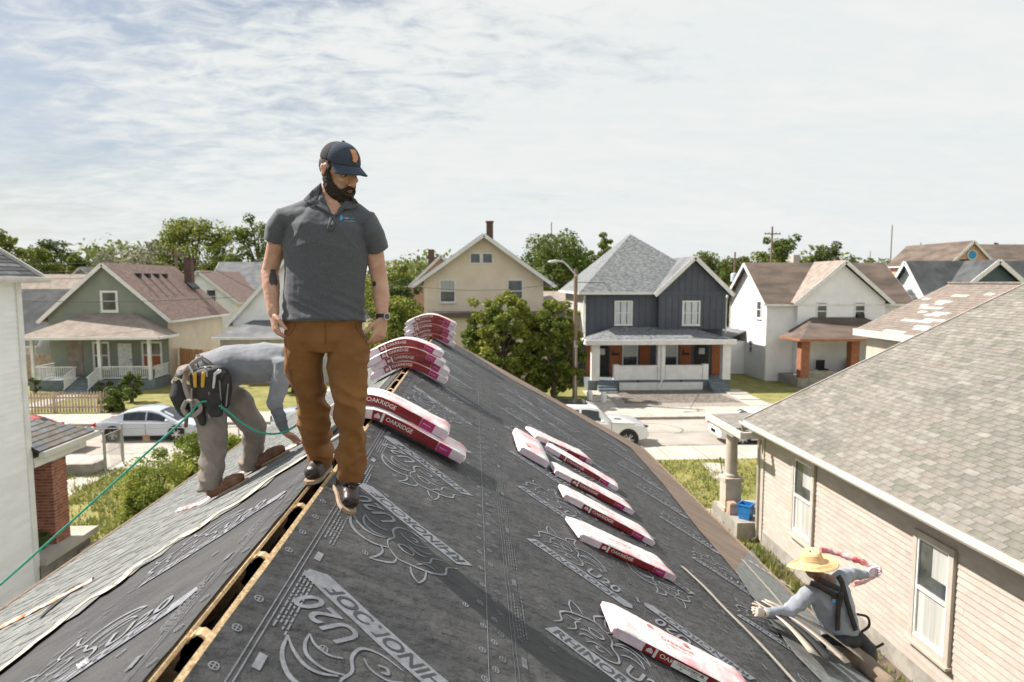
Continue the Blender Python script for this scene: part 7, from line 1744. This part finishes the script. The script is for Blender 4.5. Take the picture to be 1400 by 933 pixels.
# harness
def on_back(x, y, dY=-.17): return A3(x, y, YH+dY)
for pts in ([(1108,797),(1122,803),(1138,812),(1148,818)], [(1146,788),(1152,800),(1150,815),(1147,830)], [(1148,815),(1146,835),(1145,862)], [(1152,800),(1160,830),(1170,862)], [(1120,792),(1135,800),(1148,806)]):
    sp2 = spline([tuple(on_back(x, y)) for x, y in pts], 6); b = B(); b.tube([tuple(v) for v in sp2], [(.026,.008)]*len(sp2), 8, side=(1,0,-.3)); W(st_, 'harness_strap', b, 'pouch', smooth=60)
b = B(); b.ball(on_back(1149,814,-.18), (.035,.015,.035), n=12); W(st_, 'harness_ring', b, 'pouch')
b = B(); b.ball(on_back(1140,822,-.165), (.016,.008,.02), n=10); W(st_, 'shirt_emblem', b, 'logo_blue')
pb = B(); pb.tube([A3(1128,874,YH-.12), A3(1150,876,YH-.17), A3(1176,876,YH-.05)], [(.05,.05),(.06,.05),(.06,.06)], 14, round_=True)
pb.tube([A3(1172,872,YH-.05), A3(1184,888,YH-.08), A3(1190,905,YH-.08)], [.07,.10,.07], 14, round_=True); pb.tube([A3(1120,884,YH-.05), A3(1122,898,YH-.06)], [.06,.05], 12, round_=True)
blob('tool_belt', pb, 'pouch', st_, .010, 2, lambda p, n: .014*nv3(p, (9,9,9), 3))
for pts in ([(1172,840),(1186,844),(1188,856),(1178,864)], [(1176,890),(1196,886),(1208,880)], [(1150,892),(1170,894),(1186,890)]):
    sp2 = spline([tuple(A3(x, y, YH-.1)) for x, y in pts], 6); b = B(); b.tube([tuple(v) for v in sp2], .012, 8); W(st_, 'tool_loop', b, 'pouch')
b = B(); b.tube([tuple(v) for v in spline([tuple(A3(1178,895,5.8)), tuple(A3(1200,915,5.7)), tuple(A3(1215,940,5.6))], 6)], .006, 6); W(st_, 'lanyard', b, 'yellow')
# pink wrapper loop in the far hand, strips in the near one
b = B(); sp2 = spline([tuple(at(x, y, Y)) for x, y, Y in ((1122,752,6.5),(1140,755,6.5),(1165,764,6.4),(1188,772,6.35),(1202,779,6.3),(1196,786,6.3),(1180,795,6.3),(1166,799,6.25))], 8)
b.tube([tuple(v) for v in sp2], [(.022+.010*noise.noise(Vector((i*.5,1,2))), .030+.014*noise.noise(Vector((i*.6,5,2)))) for i in range(len(sp2))], 10, side=(0,1,0)); tag(obj('rolled_wrapper', b, MT['red_cloth']), 'twisted pink and white wrapper held in the straw hatted roofer far hand', 'wrapper')
for k in range(4):
    b = B(); pa = PR.px(1026+k*3, 834+k*1.5); pb_ = PR.px(*((1104,910),(1126,922),(1146,926),(1166,920))[k]); dx, dy = pb_[0]-pa[0], pb_[1]-pa[1]; l = sqrt(dx*dx+dy*dy); nx, ny = -dy/l, dx/l; n = 12; vs = []
    for i in range(n+1):
        t_ = i/n; u, y = pa[0]+dx*t_, pa[1]+dy*t_; w = .03+.09*t_; h = .10+.05*sin(pi*t_*.9)+k*.018; vs += [PR(u+nx*w, y+ny*w, h), PR(u-nx*w*.6, y-ny*w*.6, h-.006)]
    b.add(vs, [(2*i, 2*i+1, 2*i+3, 2*i+2) for i in range(n)]); o = obj('starter_strip', b, MT['strip_black' if k == 1 else 'strip_tan'], smooth=60); md = o.modifiers.new('t', 'SOLIDIFY'); md.thickness = .004
    tag(o, ('lowest tan strip of the fan held in the gloved hand', 'lower black strip of the fan held in the gloved hand', 'second tan strip from the top of the fan in the gloved hand', 'topmost tan strip of the fan held in the gloved hand')[k], 'roofing strip', 'roofing strips in the gloved hand')
